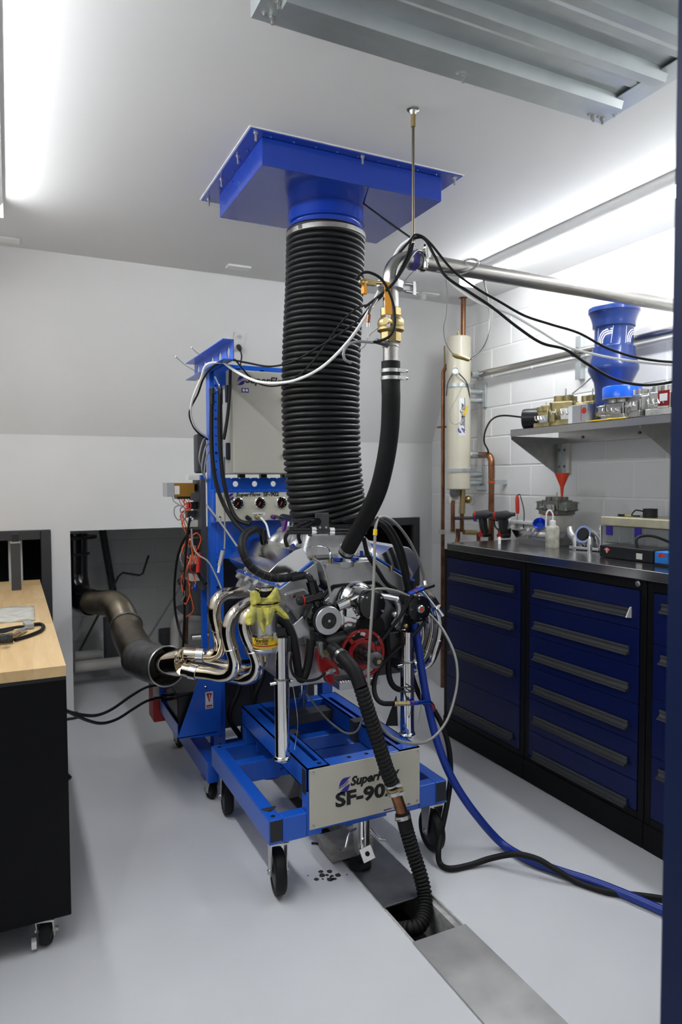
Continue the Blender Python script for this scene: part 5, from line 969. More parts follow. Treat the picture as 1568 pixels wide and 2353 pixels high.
# ------------------------------------------------------------------ hoses at the front of the engine
lh = thing('drain_hose', 'thick black corrugated hose from the engine down into the floor channel', 'hose', at(950, 2100, Y=2.0))
top = px((778, 1502, 2.34), (795, 1518, 2.29), (815, 1543, 2.25), (830, 1580, 2.22), (842, 1620, 2.21), (858, 1670, 2.20), (874, 1720, 2.19), (890, 1770, 2.18), (906, 1812, 2.17))
hose('smooth_end', top[:4], 0.027, 'black_rubber', lh, n=18)
corrugated(top[3:], 0.0285, 0.004, 0.016, n=18, sub=4).build('upper_hose', 'black_rubber', lh, smooth=50)
d = (top[1]-top[0]).normalized(); MB().lathe(top[0]+d*0.018, d, [(0.0275, -0.008), (0.029, -0.008), (0.029, 0.008), (0.0275, 0.008)], 20, cap=False).build('hose_clamp', 'zinc', lh)
MB().tube([top[0]-d*0.05, top[0]+d*0.01], 0.024, 16).build('pump_stub', 'black_satin', lh)
cu0, cu1 = at(903, 1805, Y=2.175), at(929, 1880, Y=2.155); d = (cu1-cu0).normalized()
MB().tube([cu0, cu1], 0.0215, 20).build('copper_joint', 'copper', lh)
for k, mt in ((0.0, 'zinc'), (0.016, 'brass'), (0.032, 'zinc')):
    m = MB(); m.lathe(cu0+d*(0.004+k-0.012), d, [(0.0285, -0.007), (0.0305, -0.007), (0.0305, 0.007), (0.0285, 0.007)], 20, cap=False); m.cbox(cu0+d*(0.004+k-0.012)+Vector((0.012, -0.026, 0.002)), (0.024, 0.012, 0.012)); m.build('hose_clamp', mt, lh)
low = px((925, 1868, 2.157), (934, 1905, 2.145), (950, 1960, 2.12), (966, 2010, 2.09), (976, 2055, 2.06))+[at(976, 2095, Y=2.02), at(965, 2125, Y=1.985), at(940, 2135, Y=1.99), Vector((1.19, 2.07, -0.085)), Vector((1.21, 2.2, -0.10))]
hose('smooth_end', low[:2], 0.0275, 'black_rubber', lh, n=18)
corrugated(low[1:], 0.0285, 0.006, 0.0135, n=18, sub=4).build('lower_hose', 'black_rubber', lh, smooth=50)
d2 = (low[1]-low[0]).normalized(); m = MB(); m.lathe(low[0]+d2*0.012, d2, [(0.028, -0.007), (0.0298, -0.007), (0.0298, 0.007), (0.028, 0.007)], 20, cap=False); m.cyl(low[0]+d2*0.012+Vector((-0.04, -0.01, 0)), low[0]+d2*0.012+Vector((-0.02, -0.015, 0)), 0.006, n=8); m.build('hose_clamp', 'zinc', lh)
G = lambda a, b, z: at(a, b, Z=z)
tag(hose('water_hose', [at(955, 1432, Y=2.44), at(961, 1480, Y=2.43), at(968, 1530, Y=2.42), at(978, 1590, Y=2.40), at(993, 1660, Y=2.37), at(1012, 1725, Y=2.33), at(1040, 1790, Y=2.29), at(1085, 1860, Y=2.24), G(1150, 1935, 0.03), G(1215, 1975, 0.018), G(1290, 2003, 0.018), G(1360, 2025, 0.018), G(1440, 2056, 0.018), G(1530, 2095, 0.018), G(1600, 2120, 0.018)], 0.0165, 'hose_blue', n=16), 'blue rubber water hose running from the pump across the floor to the right', 'hose')
tag(hose('fuel_hose', [at(998, 1632, Y=2.40), at(1018, 1670, Y=2.38), at(1032, 1720, Y=2.36), at(1036, 1780, Y=2.33), at(1029, 1840, Y=2.29), at(1015, 1910, Y=2.26), at(1008, 1955, Y=2.22), G(1012, 1985, 0.013), G(1035, 1996, 0.013), G(1080, 1988, 0.013), G(1130, 1972, 0.03), G(1185, 1963, 0.06), G(1235, 1974, 0.06), G(1275, 1997, 0.042), G(1330, 2028, 0.014), G(1400, 2050, 0.013), G(1470, 2058, 0.013), G(1540, 2068, 0.013), G(1600, 2080, 0.013)], 0.0115, 'black_rubber', n=14), 'black rubber hose dropping past the right caster and snaking across the floor', 'hose')
fb = thing('fuel_filter', 'brass inline fuel filter with blue and red fittings in front of the right chrome post', 'fuel filter', at(925, 1617, Y=2.34))
A, B = at(905, 1617, Y=2.34), at(940, 1616, Y=2.34); ax = (B-A).normalized()
MB().tube([A, A.lerp(B, .2), A.lerp(B, .25), A.lerp(B, .75), A.lerp(B, .8), B], [0.011, 0.011, 0.0085, 0.0085, 0.011, 0.011], 6).build('filter_body', 'brass', fb, smooth=20)
for k in range(3): MB().tube([A.lerp(B, 0.2)+Vector((0, 0, -0.006+k*0.006)), A.lerp(B, 0.8)+Vector((0, 0, -0.006+k*0.006))], 0.0035, 6).build('rib', 'brass', fb)
MB().tube([B, B+ax*0.04], [0.010, 0.009], 8).build('blue_fitting', 'blue_anodised', fb); MB().tube([B+ax*0.012, B+ax*0.017], 0.0108, 8).build('red_ring', 'red_anodised', fb)
MB().tube([B+ax*0.04, at(985, 1612, Y=2.36), at(990, 1615, Y=2.37)], 0.0085, 10).build('blue_elbow', 'blue_anodised', fb); MB().tube(px((990, 1615, 2.37), (995, 1622, 2.385), (998, 1634, 2.40)), 0.009, 10).build('red_elbow', 'red_anodised', fb)
tag(hose('fuel_hose', [A, at(880, 1616, Y=2.36), at(866, 1605, Y=2.38), at(860, 1585, Y=2.40), at(862, 1560, Y=2.42), at(870, 1535, Y=2.44)], 0.010, 'black_rubber', n=12), 'black fuel hose entering the brass filter from the left', 'hose')
tag(hose('fuel_hose', px((898, 1500, 2.45), (893, 1530, 2.44), (896, 1560, 2.43), (906, 1578, 2.42), (922, 1585, 2.41), (940, 1582, 2.41)), 0.012, 'black_rubber', n=12), 'black hose looping below the right front mount', 'hose')
tag(hose('fuel_hose', px((945, 1515, 2.46), (946, 1545, 2.45), (955, 1575, 2.44), (968, 1605, 2.43), (985, 1625, 2.42)), 0.011, 'black_rubber', n=12), 'black hose behind the blue water hose beside the right post', 'hose')
hk = thing('wire_hook', 'black wire hook around the right chrome post', 'hook', at(940, 1580, Y=2.36)); hose('hook_wire', px((920, 1580, 2.355), (940, 1579, 2.35), (952, 1581, 2.36), (953, 1588, 2.36), (940, 1590, 2.35), (920, 1589, 2.355)), 0.0026, 'black_satin', hk)
BR = lambda lab, pts, r=0.0058: tag(hose('braided_line', pts, r, 'braid', None, 10, 10), lab, 'braided hose')
BR('grey braided line hanging straight down before the pulleys and looping right', px((868, 1192, 2.28), (863, 1215, 2.26), (861, 1270, 2.25), (859, 1340, 2.24), (854, 1420, 2.22), (849, 1500, 2.21), (848, 1570, 2.205), (860, 1635, 2.2), (890, 1685, 2.2), (935, 1707, 2.2), (985, 1702, 2.22), (1025, 1660, 2.25), (1046, 1600, 2.28), (1052, 1550, 2.3), (1044, 1500, 2.33), (1020, 1450, 2.38), (1000, 1425, 2.44), (985, 1410, 2.5)))
BR('grey braided line arching from the hose tie to the blue tee fitting', px((868, 1190, 2.28), (885, 1188, 2.3), (910, 1203, 2.34), (938, 1238, 2.4), (962, 1285, 2.45), (974, 1322, 2.48), (976, 1338, 2.48)))
BR('grey braided line arching over the water pump motor', px((830, 1368, 2.43), (848, 1357, 2.42), (880, 1353, 2.42), (910, 1358, 2.43), (935, 1368, 2.44), (955, 1378, 2.46)))
tag(MB().tube(px((863, 1216, 2.258), (862, 1230, 2.256)), 0.008, 10).build('yellow_tag', 'label_yellow'), 'small yellow band on the straight braided line', 'tag')
te = thing('tee_fitting', 'blue anodised tee fitting with black cap above the drive pulley', 'fitting', at(960, 1358, Y=2.46))
MB().tube(px((938, 1366, 2.46), (972, 1352, 2.46)), 0.011, 8).build('blue_body', 'blue_anodised', te); MB().tube(px((952, 1360.5, 2.46), (956, 1359, 2.46)), 0.012, 8).build('red_ring', 'red_anodised', te)
MB().tube(px((972, 1352, 2.46), (997, 1344, 2.46)), 0.010, 10).build('black_cap', 'black_plastic', te); MB().tube(px((976, 1336, 2.48), (978, 1352, 2.465)), 0.009, 8).build('steel_end', 'stainless', te)
tag(hose('fuel_hose', px((866, 1198, 2.42), (885, 1212, 2.44), (908, 1250, 2.46), (925, 1300, 2.47), (935, 1345, 2.48), (940, 1362, 2.48)), 0.0115, 'black_rubber', n=12), 'black braided fuel hose arching over the right valve cover, inner one', 'hose')
tag(hose('fuel_hose', px((868, 1194, 2.44), (895, 1212, 2.47), (920, 1255, 2.48), (932, 1300, 2.49), (938, 1340, 2.49), (941, 1362, 2.49)), 0.0115, 'black_rubber', n=12), 'black braided fuel hose arching over the right valve cover, outer one', 'hose')
tag(hose('fuel_hose', px((836, 1236, 2.46), (846, 1275, 2.46), (868, 1310, 2.46), (888, 1340, 2.47), (910, 1355, 2.48)), 0.009, 'black_rubber', n=12), 'black line running diagonally right of the intake front', 'hose')
for k, (a, b, lab) in enumerate((((660, 1230), (700, 1195), 'left'), ((690, 1222), (740, 1190), 'middle'), ((830, 1195), (790, 1190), 'right'))):
    tag(hose('vacuum_line', px((a[0], a[1]+25, 2.6), (a[0]-4, a[1]+8, 2.58), (a[0]+5, a[1]-8, 2.57), (b[0], b[1]+6, 2.58), (b[0]+25, b[1]+8, 2.62)), 0.008, 'black_rubber', n=10), 'black vacuum line under the duct mouth, '+lab+' one', 'hose')
# ------------------------------------------------------------------ exhaust duct into the alcove
ex = thing('exhaust_duct', 'flexible metal exhaust duct curving from the headers into the wall opening', 'exhaust duct', (0.5, 4.2, 0.3))
e0 = px((384, 1531, 3.13), (350, 1524, 3.28), (318, 1510, 3.42)); MB().tube(spline(e0), 0.090, 32, cap=False).build('sleeve_pipe', 'dark_cast', ex).modifiers.new('thick', 'SOLIDIFY').thickness = 0.004
d = (e0[1]-e0[0]).normalized(); MB().torus(e0[0], d, 0.090, 0.004, 32, 8).build('sleeve_rim', 'zinc', ex)
e1 = px((345, 1522, 3.30), (318, 1500, 3.48), (296, 1462, 3.75), (290, 1440, 3.85)); MB().tube(spline(e1), 0.083, 28).build('collar_pipe', 'exhaust_metal', ex)
d = (e1[-1]-e1[-2]).normalized(); MB().torus(e1[-1], d, 0.084, 0.006, 28, 8).build('band_clamp', 'dark_cast', ex)
e2 = px((290, 1440, 3.85), (276, 1405, 4.1), (258, 1387, 4.35), (235, 1385, 4.6), (205, 1383, 4.82)); corrugated(e2, 0.080, 0.005, 0.012, n=28, sub=4).build('flex_section', 'exhaust_metal', ex, smooth=50)
e3 = px((210, 1384, 4.78), (190, 1378, 4.90), (178, 1360, 4.98), (171, 1325, 5.02), (170, 1290, 5.02), (170, 1225, 5.02)); MB().tube(spline(e3), 0.088, 28).build('black_elbow', 'black_gloss', ex)
p = at(171, 1275, Y=5.02); MB().lathe(p, (0, 0, 1), [(0.09, 0), (0.102, 0.002), (0.102, 0.014), (0.09, 0.016)], 28).build('elbow_flange', 'black_satin', ex); p = at(170, 1238, Y=5.02); MB().lathe(p, (0, 0, 1), [(0.09, 0), (0.15, 0.002), (0.15, 0.02), (0.09, 0.022)], 28).build('top_flange', 'black_satin', ex)
# things in the alcove
t = thing('drain_pipe', 'white drain pipe running low along the alcove wall', 'pipe', (0.7, 5.6, 0.2)); A, B = at(172, 1533, Y=5.3), at(560, 1490, Y=5.3); MB().tube([A, B], 0.042, 20).build('pipe_run', 'pvc', t); A, B = at(172, 1508, Y=5.5), at(235, 1502, Y=5.5); MB().tube([A, B], 0.035, 18).build('upper_run', 'pvc', t); MB().box((A.x+0.22, 5.45, 0.1), (A.x+0.34, 5.6, 0.46)).build('stand_foot', 'dark_grey', t)
t = thing('drain_pipe', 'white elbow pipe rising at the right of the alcove', 'pipe', (1.2, 5.5, 0)); MB().tube(spline(px((470, 1418, 5.3), (430, 1418, 5.3), (408, 1422, 5.3), (403, 1440, 5.3), (403, 1520, 5.3))), 0.038, 18).build('pipe_run', 'pvc', t)
tag(MB().tube(px((235, 1215, 5.7), (262, 1370, 5.7)), 0.028, 10).build('leaning_bar', 'dark_grey'), 'dark flat bar leaning on the alcove wall', 'bar')
tag(MB().tube(px((342, 1276, 5.6), (328, 1318, 5.6), (320, 1322, 5.6), (282, 1316, 5.6), (272, 1325, 5.6), (182, 1498, 5.6)), 0.009, 8).build('bent_rod', 'dark_grey'), 'bent grey rod zigzagging across the alcove wall', 'rod')
tag(MB().tube(px((420, 1340, 5.5), (340, 1467, 5.5)), 0.008, 8).build('thin_rod', 'cable_grey'), 'thin grey rod slanting beside the exhaust flex', 'rod')
t = thing('valve_manifold', 'copper and brass valve pipe in the alcove behind the stand', 'valve', at(430, 1450, Y=5.3)); MB().tube(px((430, 1320, 5.2), (430, 1370, 5.2)), 0.02, 12).build('valve_body', 'brass', t); MB().tube(px((430, 1370, 5.2), (428, 1480, 5.2)), 0.014, 12).build('riser', 'copper', t); MB().sphere(at(416, 1337, Y=5.15), 0.028).build('blue_knob', 'black_gloss', t); MB().tube(px((470, 1462, 5.1), (495, 1455, 5.1)), 0.028, 12).build('brass_tee', 'brass', t); MB().tube(px((440, 1465, 5.1), (470, 1462, 5.1)), 0.024, 12).build('coupling', 'zinc', t)
t = thing('pump_box', 'grey utility box standing at the alcove wall near the white pipe', 'box', at(388, 1480, Y=5.4)); q0, q1 = at(372, 1452, Y=5.4), at(402, 1482, Y=5.4); MB().box((q0.x, 5.4, q1.z), (q1.x, 5.55, q0.z)).build('housing', 'dark_grey', t, bevel=0.01); MB().box((q0.x+0.02, 5.42, 0), (q1.x-0.02, 5.5, q1.z)).build('leg', 'dark_grey', t)
t = thing('sheet_panel', 'grey sheet metal shelf tilted behind the blue upright', 'panel', at(455, 1400, Y=5.0)); MB().prism(P([(405, 1398), (445, 1385), (492, 1400), (470, 1416), (420, 1412)], 5.0), (0, 0.02, 0.01)).build('sheet', 'dark_grey', t); MB().tube(px((448, 1320, 5.0), (448, 1410, 5.0)), 0.045, 8).build('column', 'dark_grey', t)
# ------------------------------------------------------------------ cables from the pipe to the right
RC = lambda lab, pts, r, mt: tag(hose('overhead_cable', pts, r, mt, None, 10, 10), lab, 'cable')
RC('thick black overhead cable, upper of the two running to the right', px((905, 650, 2.03), (935, 590, 2.0), (948, 546, 2.0), (965, 541, 2.0), (990, 560, 1.98), (1040, 620, 1.95), (1095, 662, 1.92), (1150, 694, 1.88), (1205, 725, 1.84), (1265, 745, 1.79), (1330, 765, 1.74), (1390, 797, 1.69), (1450, 818, 1.64), (1510, 829, 1.6), (1570, 833, 1.56)), 0.0042, 'black_rubber')
RC('thick black overhead cable, lower of the two running to the right', px((948, 548, 2.02), (975, 548, 2.0), (1000, 590, 1.98), (1025, 635, 1.95), (1080, 672, 1.92), (1130, 705, 1.88), (1190, 752, 1.83), (1245, 788, 1.79), (1300, 803, 1.75), (1350, 836, 1.71), (1410, 870, 1.67), (1470, 884, 1.63), (1520, 882, 1.6), (1570, 872, 1.56)), 0.0048, 'black_rubber')
RC('white overhead cable running to the right between the black ones', px((946, 546, 2.05), (965, 545, 2.02), (988, 570, 2.0), (1020, 630, 1.97), (1055, 665, 1.94), (1110, 700, 1.9), (1170, 720, 1.86), (1240, 760, 1.81), (1300, 795, 1.76), (1370, 815, 1.71), (1440, 828, 1.66), (1510, 836, 1.61), (1570, 840, 1.56)), 0.0042, 'plastic_white')
RC('black cable tie strung from the plenum to the hanger rod', px((835, 467, 2.6), (890, 508, 2.3), (944, 546, 2.06)), 0.0035, 'black_rubber')
RC('black corrugated cable sleeve climbing past the valve to the rod', px((840, 705, 2.3), (872, 680, 2.05), (905, 650, 1.99), (938, 598, 1.99), (950, 560, 2.0)), 0.005, 'black_rubber')
RC('black tube looping around the brass valve', px((818, 642, 1.99), (832, 628, 1.98), (852, 627, 1.97), (880, 645, 1.96), (902, 690, 1.96), (908, 740, 1.96), (898, 770, 1.97), (875, 783, 1.99), (855, 787, 2.0)), 0.0045, 'black_rubber')
RC('clear tube curling left below the sensor port', px((858, 787, 2.0), (825, 785, 1.98), (800, 792, 1.97), (790, 810, 1.96), (793, 826, 1.96), (807, 834, 1.96)), 0.0045, 'cable_grey')
RC('metal conduit loop around the stainless pipe', px((935, 610, 2.0), (945, 592, 1.99), (960, 575, 2.0), (975, 585, 2.04), (990, 612, 2.05), (1020, 628, 2.04), (1060, 630, 2.02), (1095, 612, 2.0), (1098, 600, 2.0), (1080, 595, 2.02), (1055, 605, 2.06), (1035, 627, 2.07)), 0.0038, 'stainless')
RC('metal conduit hanging right of the tank down to the yellow tape', px((1110, 636, 2.07), (1120, 680, 2.07), (1126, 730, 2.07), (1122, 775, 2.07), (1105, 808, 2.07), (1082, 826, 2.07)), 0.0035, 'stainless')
RC('thin grey wire hanging left of the tank to the yellow tape', px((1022, 622, 2.07), (1028, 670, 2.07), (1026, 720, 2.07), (1020, 755, 2.07), (1026, 790, 2.07), (1043, 816, 2.07)), 0.0018, 'cable_grey')
tag(MB().tube(px((1041, 815, 2.07), (1050, 818, 2.07), (1062, 821, 2.07), (1078, 827, 2.07)), [0.006, 0.009, 0.0085, 0.0065], 10).build('taped_sensor', 'brass'), 'yellow taped sensor joint hanging in front of the cream tank', 'sensor')
t = thing('temperature_probe', 'small probe with copper sleeve hanging from a spring cable left of the pipe', 'probe', at(847, 750, Y=2.0)); MB().tube(px((848, 724, 2.0), (846, 742, 2.0)), 0.007, 10).build('sleeve', 'copper', t); MB().tube(px((846, 742, 2.0), (846, 752, 2.0)), 0.006, 10).build('ferrule', 'chrome', t); hose('lead', px((846, 752, 2.0), (847, 770, 2.0), (848, 784, 2.0)), 0.0016, 'zinc', t); hose('spring', px((848, 724, 2.0), (852, 710, 2.02), (866, 688, 2.04)), 0.0055, 'stainless', t)
RC('thin grey wire slanting behind the valve to the duct', px((958, 615, 2.1), (920, 660, 2.12), (880, 740, 2.15), (850, 770, 2.18), (838, 795, 2.2), (825, 804, 2.25)), 0.0016, 'cable_grey')
WT_ = 1.0

# ------------------------------------------------------------------ cream water tank and copper piping by the corner
TX, TY = 2.838, 3.98
tk = thing('water_tank', 'tall cream cylindrical water tank strapped to the block wall in the corner', 'tank', (TX, TY, 1.45)); zt, zb = 2.512, 1.453; tr_ = 0.0835
MB().lathe((TX, TY, zb), (0, 0, 1), [(tr_-0.006, 0), (tr_, 0.006), (tr_, zt-zb-0.006), (tr_-0.006, zt-zb)], 40).build('shell', 'cream', tk)
for y_ in (888, 1081):
    z = at(1054, y_, Y=TY).z; MB().lathe((TX, TY, z), (0, 0, 1), [(tr_, -0.012), (tr_+0.006, -0.012), (tr_+0.006, 0.012), (tr_, 0.012)], 40, cap=False).build('strap', 'galvanised', tk)
    z2 = z-0.06; m = MB()
    for dz in (0.03, -0.03): m.cyl((TX+0.05, TY, z2+dz), (XR-0.01, TY, z2+dz), 0.020, n=12)
    m.build('strut', 'galvanised', tk); MB().box((XR-0.02, TY-0.05, z2-0.08), (XR, TY+0.05, z2+0.09)).build('wall_bracket', 'galvanised', tk, bevel=0.003)
MB().box((XR-0.025, TY-0.025, 1.5), (XR-0.001, TY+0.03, 2.15)).build('wall_channel', 'zinc', tk)
aimT = math.atan2(-TY, -TX)
l0, l1 = at(1060, 1000, Y=TY-0.07).z, at(1060, 915, Y=TY-0.07).z
vs = []; n = 8
for i in range(n+1):
    a = aimT+0.05+0.55*i/n; vs += [(TX+(tr_+.001)*math.cos(a), TY+(tr_+.001)*math.sin(a), l0), (TX+(tr_+.001)*math.cos(a), TY+(tr_+.001)*math.sin(a), l1)]
MB().add(vs, [(2*i, 2*i+2, 2*i+3, 2*i+1) for i in range(n)]).build('label_sheet', 'print_white', tk)
def vw(a0, z0):
    def f_(co):
        a = a0-co.y/tr_; return Vector((TX+(tr_+.0016)*math.cos(a), TY+(tr_+.0016)*math.sin(a), z0+co.x))
    return f_
text('SuperFlow', 0.036, 'print_black', tk, (0, 0, 0), (1, 0, 0), (0, 0, 1), shear=0.25, bold=0.0012, ext=0, width=0.98, warp=vw(aimT+0.44, l0+0.062))
f_ = vw(aimT+0.545, l0+0.03); MB().add([f_(Vector((0.225*i, b, 0))) for i in range(2) for b in (0, 0.005)], [(0, 2, 3, 1)]).build('small_print', 'print_black', tk, smooth=0)
m = MB(); up_ = [(0.10, 0.46), (0.14, 0.62), (0.24, 0.84), (0.40, 0.97), (0.62, 1.0), (1.0, 1.0), (0.86, 0.93), (0.74, 0.82), (0.62, 0.70), (0.48, 0.60), (0.30, 0.52)]; f_ = vw(aimT+0.50, l0+0.008); S = 0.046
for q in (up_, [(1.02-a, 0.98-b) for a, b in up_]): m.add([f_(Vector((a*S, b*S, 0))) for a, b in q], [tuple(range(len(q)))])
m.build('emblem', 'logo_blue', tk, smooth=0)
p = at(1047, 853, Y=TY-0.09); MB().lathe(p, (-TX, -TY, 0), [(0.023, -0.02), (0.023, 0.006), (0.020, 0.009), (0.020, 0.005)], 24).build('gauge_bezel', 'chrome', tk); MB().lathe(p, (-TX, -TY, 0), [(0.020, 0), (0.020, 0.006)], 24).build('gauge_face', 'glass_dial', tk)
hose('gauge_hose', px((1040, 860, 3.89), (1030, 880, 3.9), (1026, 910, 3.92)), 0.004, 'dark_grey', tk); hose('gauge_hose', px((1055, 858, 3.88), (1072, 878, 3.88), (1079, 905, 3.9), (1079, 926, 3.92)), 0.004, 'dark_grey', tk)
hose('tag_wire', px((1066, 882, 3.88), (1050, 915, 3.88), (1036, 940, 3.88), (1035, 965, 3.88), (1046, 975, 3.88), (1060, 968, 3.88), (1068, 950, 3.88)), 0.0016, 'cable_grey', tk)
MB().prism(P([(1074, 931), (1077, 934), (1070, 956), (1063, 955)], 3.88), (0, 0.002, 0)).build('yellow_tag', 'label_yellow', tk)
MB().lathe(at(1054, 773, Y=TY), (0, 0, 1), [(0.018, 0), (0.018, 0.012), (0.008, 0.016), (0.008, 0.032)], 10).build('air_vent', 'brass', tk)
cpz = lambda nm, lab, pts, r, par=None: None
t = thing('copper_riser', 'copper pipe rising from the cream tank through the ceiling', 'pipe', (TX+0.03, TY+0.02, zt)); q = at(1065, 760, Y=TY); MB().cyl((q.x, TY, zt), (q.x, TY, ZC), 0.017, n=18).build('pipe_run', 'copper', t); MB().lathe((q.x, TY, ZC), (0, 0, -1), [(0.03, 0), (0.026, 0.006), (0.018, 0.008)], 20).build('escutcheon', 'copper', t)
t = thing('copper_standpipe', 'thin copper standpipe left of the cream tank', 'pipe', (2.84, 4.18, 0)); A, B = at(1019, 855, Y=4.15), at(1018, 1290, Y=4.15); MB().cyl((A.x, 4.15, A.z), (A.x, 4.15, 0.0), 0.014, n=16).build('pipe_run', 'copper', t)
MB().tube([Vector((A.x, 4.15, A.z)), at(1028, 838, Y=4.12)], 0.014, 14).build('upper_elbow', 'copper', t); MB().cyl(at(1022, 795, Y=4.15), at(1022, 890, Y=4.15), 0.006, n=8).build('sight_tube', 'brass', t); MB().box((A.x-0.02, 4.12, at(1018, 981, Y=4.15).z-0.006), (A.x+0.03, 4.2, at(1018, 981, Y=4.15).z+0.006)).build('pipe_clip', 'copper', t); zq = at(1018, 1222, Y=4.15).z; MB().box((A.x-0.03, 4.12, zq-0.015), (A.x+0.12, 4.16, zq+0.015)).build('bracket_clip', 'ivory_white', t)
t = thing('copper_outlet', 'copper pipe with elbow running down behind the power drills', 'pipe', (2.95, 3.9, 1.2)); zz = at(1090, 1045, Y=TY).z; MB().cyl((TX+0.07, TY, zz), (TX+0.10, TY, zz), 0.022, n=16).build('nipple', 'ivory_white', t); MB().cyl((TX+0.10, TY, zz), (TX+0.155, TY, zz), 0.026, n=18).build('coupling', 'galvanised', t)
q = at(1130, 1100, Y=3.72); MB().tube(spline([Vector((TX+0.15, TY, zz)), Vector((TX+0.18, TY-0.01, zz-0.002)), at(1122, 1046, Y=3.77), at(1129, 1056, Y=3.73), at(1130, 1075, Y=3.72), at(1130, 1100, Y=3.72)]), 0.022, 18).build('elbow', 'copper', t); MB().cyl((q.x, 3.72, q.z+0.01), (q.x, 3.72, WT_+0.02), 0.0195, n=18).build('pipe_run', 'copper', t); MB().lathe((q.x, 3.72, at(1130, 1108, Y=3.72).z), (0, 0, 1), [(0.0195, -0.006), (0.024, -0.006), (0.024, 0.006), (0.0195, 0.006)], 18, cap=False).build('orange_clip', 'wire_orange', t); MB().box((q.x+0.02, 3.71, at(1145, 1108, Y=3.72).z-0.016), (XR, 3.74, at(1145, 1108, Y=3.72).z+0.016)).build('wall_clip', 'galvanised', t)
t = thing('return_pipe', 'stainless pipe fixed along the block wall from the tank to the right', 'pipe', (2.98, 3.2, 2.25)); zz = 2.262; MB().cyl((TX+0.07, TY, zz), (TX+0.10, TY, zz), 0.020, n=16).build('nipple', 'copper', t); MB().cyl((TX+0.10, TY, zz), (TX+0.165, TY, zz), 0.025, n=18).build('coupling', 'galvanised', t); MB().hexa((TX+0.165, TY, zz), (1, -0.2, 0), 0.036, 0.03).build('union_nut', 'zinc', t)
MB().tube(spline([Vector((TX+0.18, TY, zz)), Vector((2.99, TY-0.12, zz)), Vector((2.998, TY-0.3, zz)), Vector((2.998, 3.0, zz)), Vector((2.998, 1.5, zz))]), 0.0215, 18).build('pipe_run', 'stainless', t)
q = at(1334, 810, X=3.03); MB().box((3.012, q.y-0.022, at(1334, 872, X=3.03).z), (XR, q.y+0.022, at(1334, 772, X=3.03).z)).build('strut_channel', 'galvanised', t, bevel=0.002); MB().lathe((2.998, q.y+0.005, zz), (0, 1, 0), [(0.022, -0.016), (0.027, -0.016), (0.027, 0.016), (0.022, 0.016)], 20, cap=False).build('pipe_strap', 'dark_cast', t)
# valve cluster under the tank
t = thing('tank_valves', 'bronze valve cluster below the cream tank', 'valve', (TX, TY, 1.2)); VP = lambda a, b: at(a, b, Y=3.96)
MB().tube([VP(1045, 1125), VP(1045, 1140)], 0.034, 14).build('left_coupling', 'dark_cast', t); MB().tube([VP(1063, 1125), VP(1063, 1160), VP(1062, 1180)], 0.022, 14).build('valve_body', 'brass', t); MB().sphere(VP(1076, 1148), 0.028).build('actuator', 'brass', t); MB().prism([VP(1033, 1138), VP(1060, 1138), VP(1060, 1156), VP(1033, 1156)], (0, 0.03, 0)).build('actuator_box', 'ivory_white', t, bevel=0.003); MB().torus(VP(1085, 1152), (0, 1, 0), 0.024, 0.0025, 24, 6).build('chain_ring', 'zinc', t)
for a in (1041, 1062): MB().tube([VP(a, 1150), VP(a, 1222)], 0.015, 14).build('copper_leg', 'copper', t)
MB().tube([VP(1045, 1191), VP(1090, 1190)], 0.012, 12).build('cross_pipe', 'dark_cast', t); MB().lathe(VP(1091, 1191), (0.3, -1, 0), [(0.008, 0), (0.022, 0.002), (0.022, 0.010), (0.008, 0.012)], 14).build('blue_wheel', 'blue_anodised', t); MB().tube([VP(1066, 1223), VP(1095, 1224)], 0.018, 12).build('lower_valve', 'brass', t); MB().tube(spline([VP(1095, 1224), VP(1100, 1230), VP(1100, 1250)]), 0.014, 12).build('drain_elbow', 'copper', t); MB().tube(spline([VP(1053, 1215), VP(1053, 1235), VP(1050, 1250)]), 0.016, 12).build('drop_leg', 'copper', t)
# ------------------------------------------------------------------ drawer cabinets with steel worktop
FX = 2.315; WT = 1.112; YT0, YT1 = 0.92, 3.355
wt = MB(); wt.box((2.292, YT0, WT), (XR-0.004, YT1-0.03, WT+0.042)); tag(wt.build('worktop', 'counter_steel', bevel=0.004), 'long stainless steel worktop lying across the blue drawer cabinets', 'worktop')
def handle(par, y0, y1, z, capd=False):
    m = MB(); prof = [(0, 0.014), (-0.010, 0.014), (-0.014, 0.010), (-0.012, 0.002), (-0.008, 0.000), (-0.016, -0.012), (-0.026, -0.016), (-0.028, -0.022), (-0.012, -0.024), (0, -0.018)]
    m.prism([(FX+a, y0, z+b) for a, b in prof], (0, y1-y0, 0)); h = m.build('handle', 'frame_grey', par, smooth=25)
    if capd: MB().prism([(FX, y0-0.006, z+0.022), (FX-0.010, y0-0.006, z+0.018), (FX-0.032, y0-0.006, z-0.022), (FX, y0-0.006, z-0.026)], (0, 0.006, 0)).build('handle_cap', 'plastic_white', h)
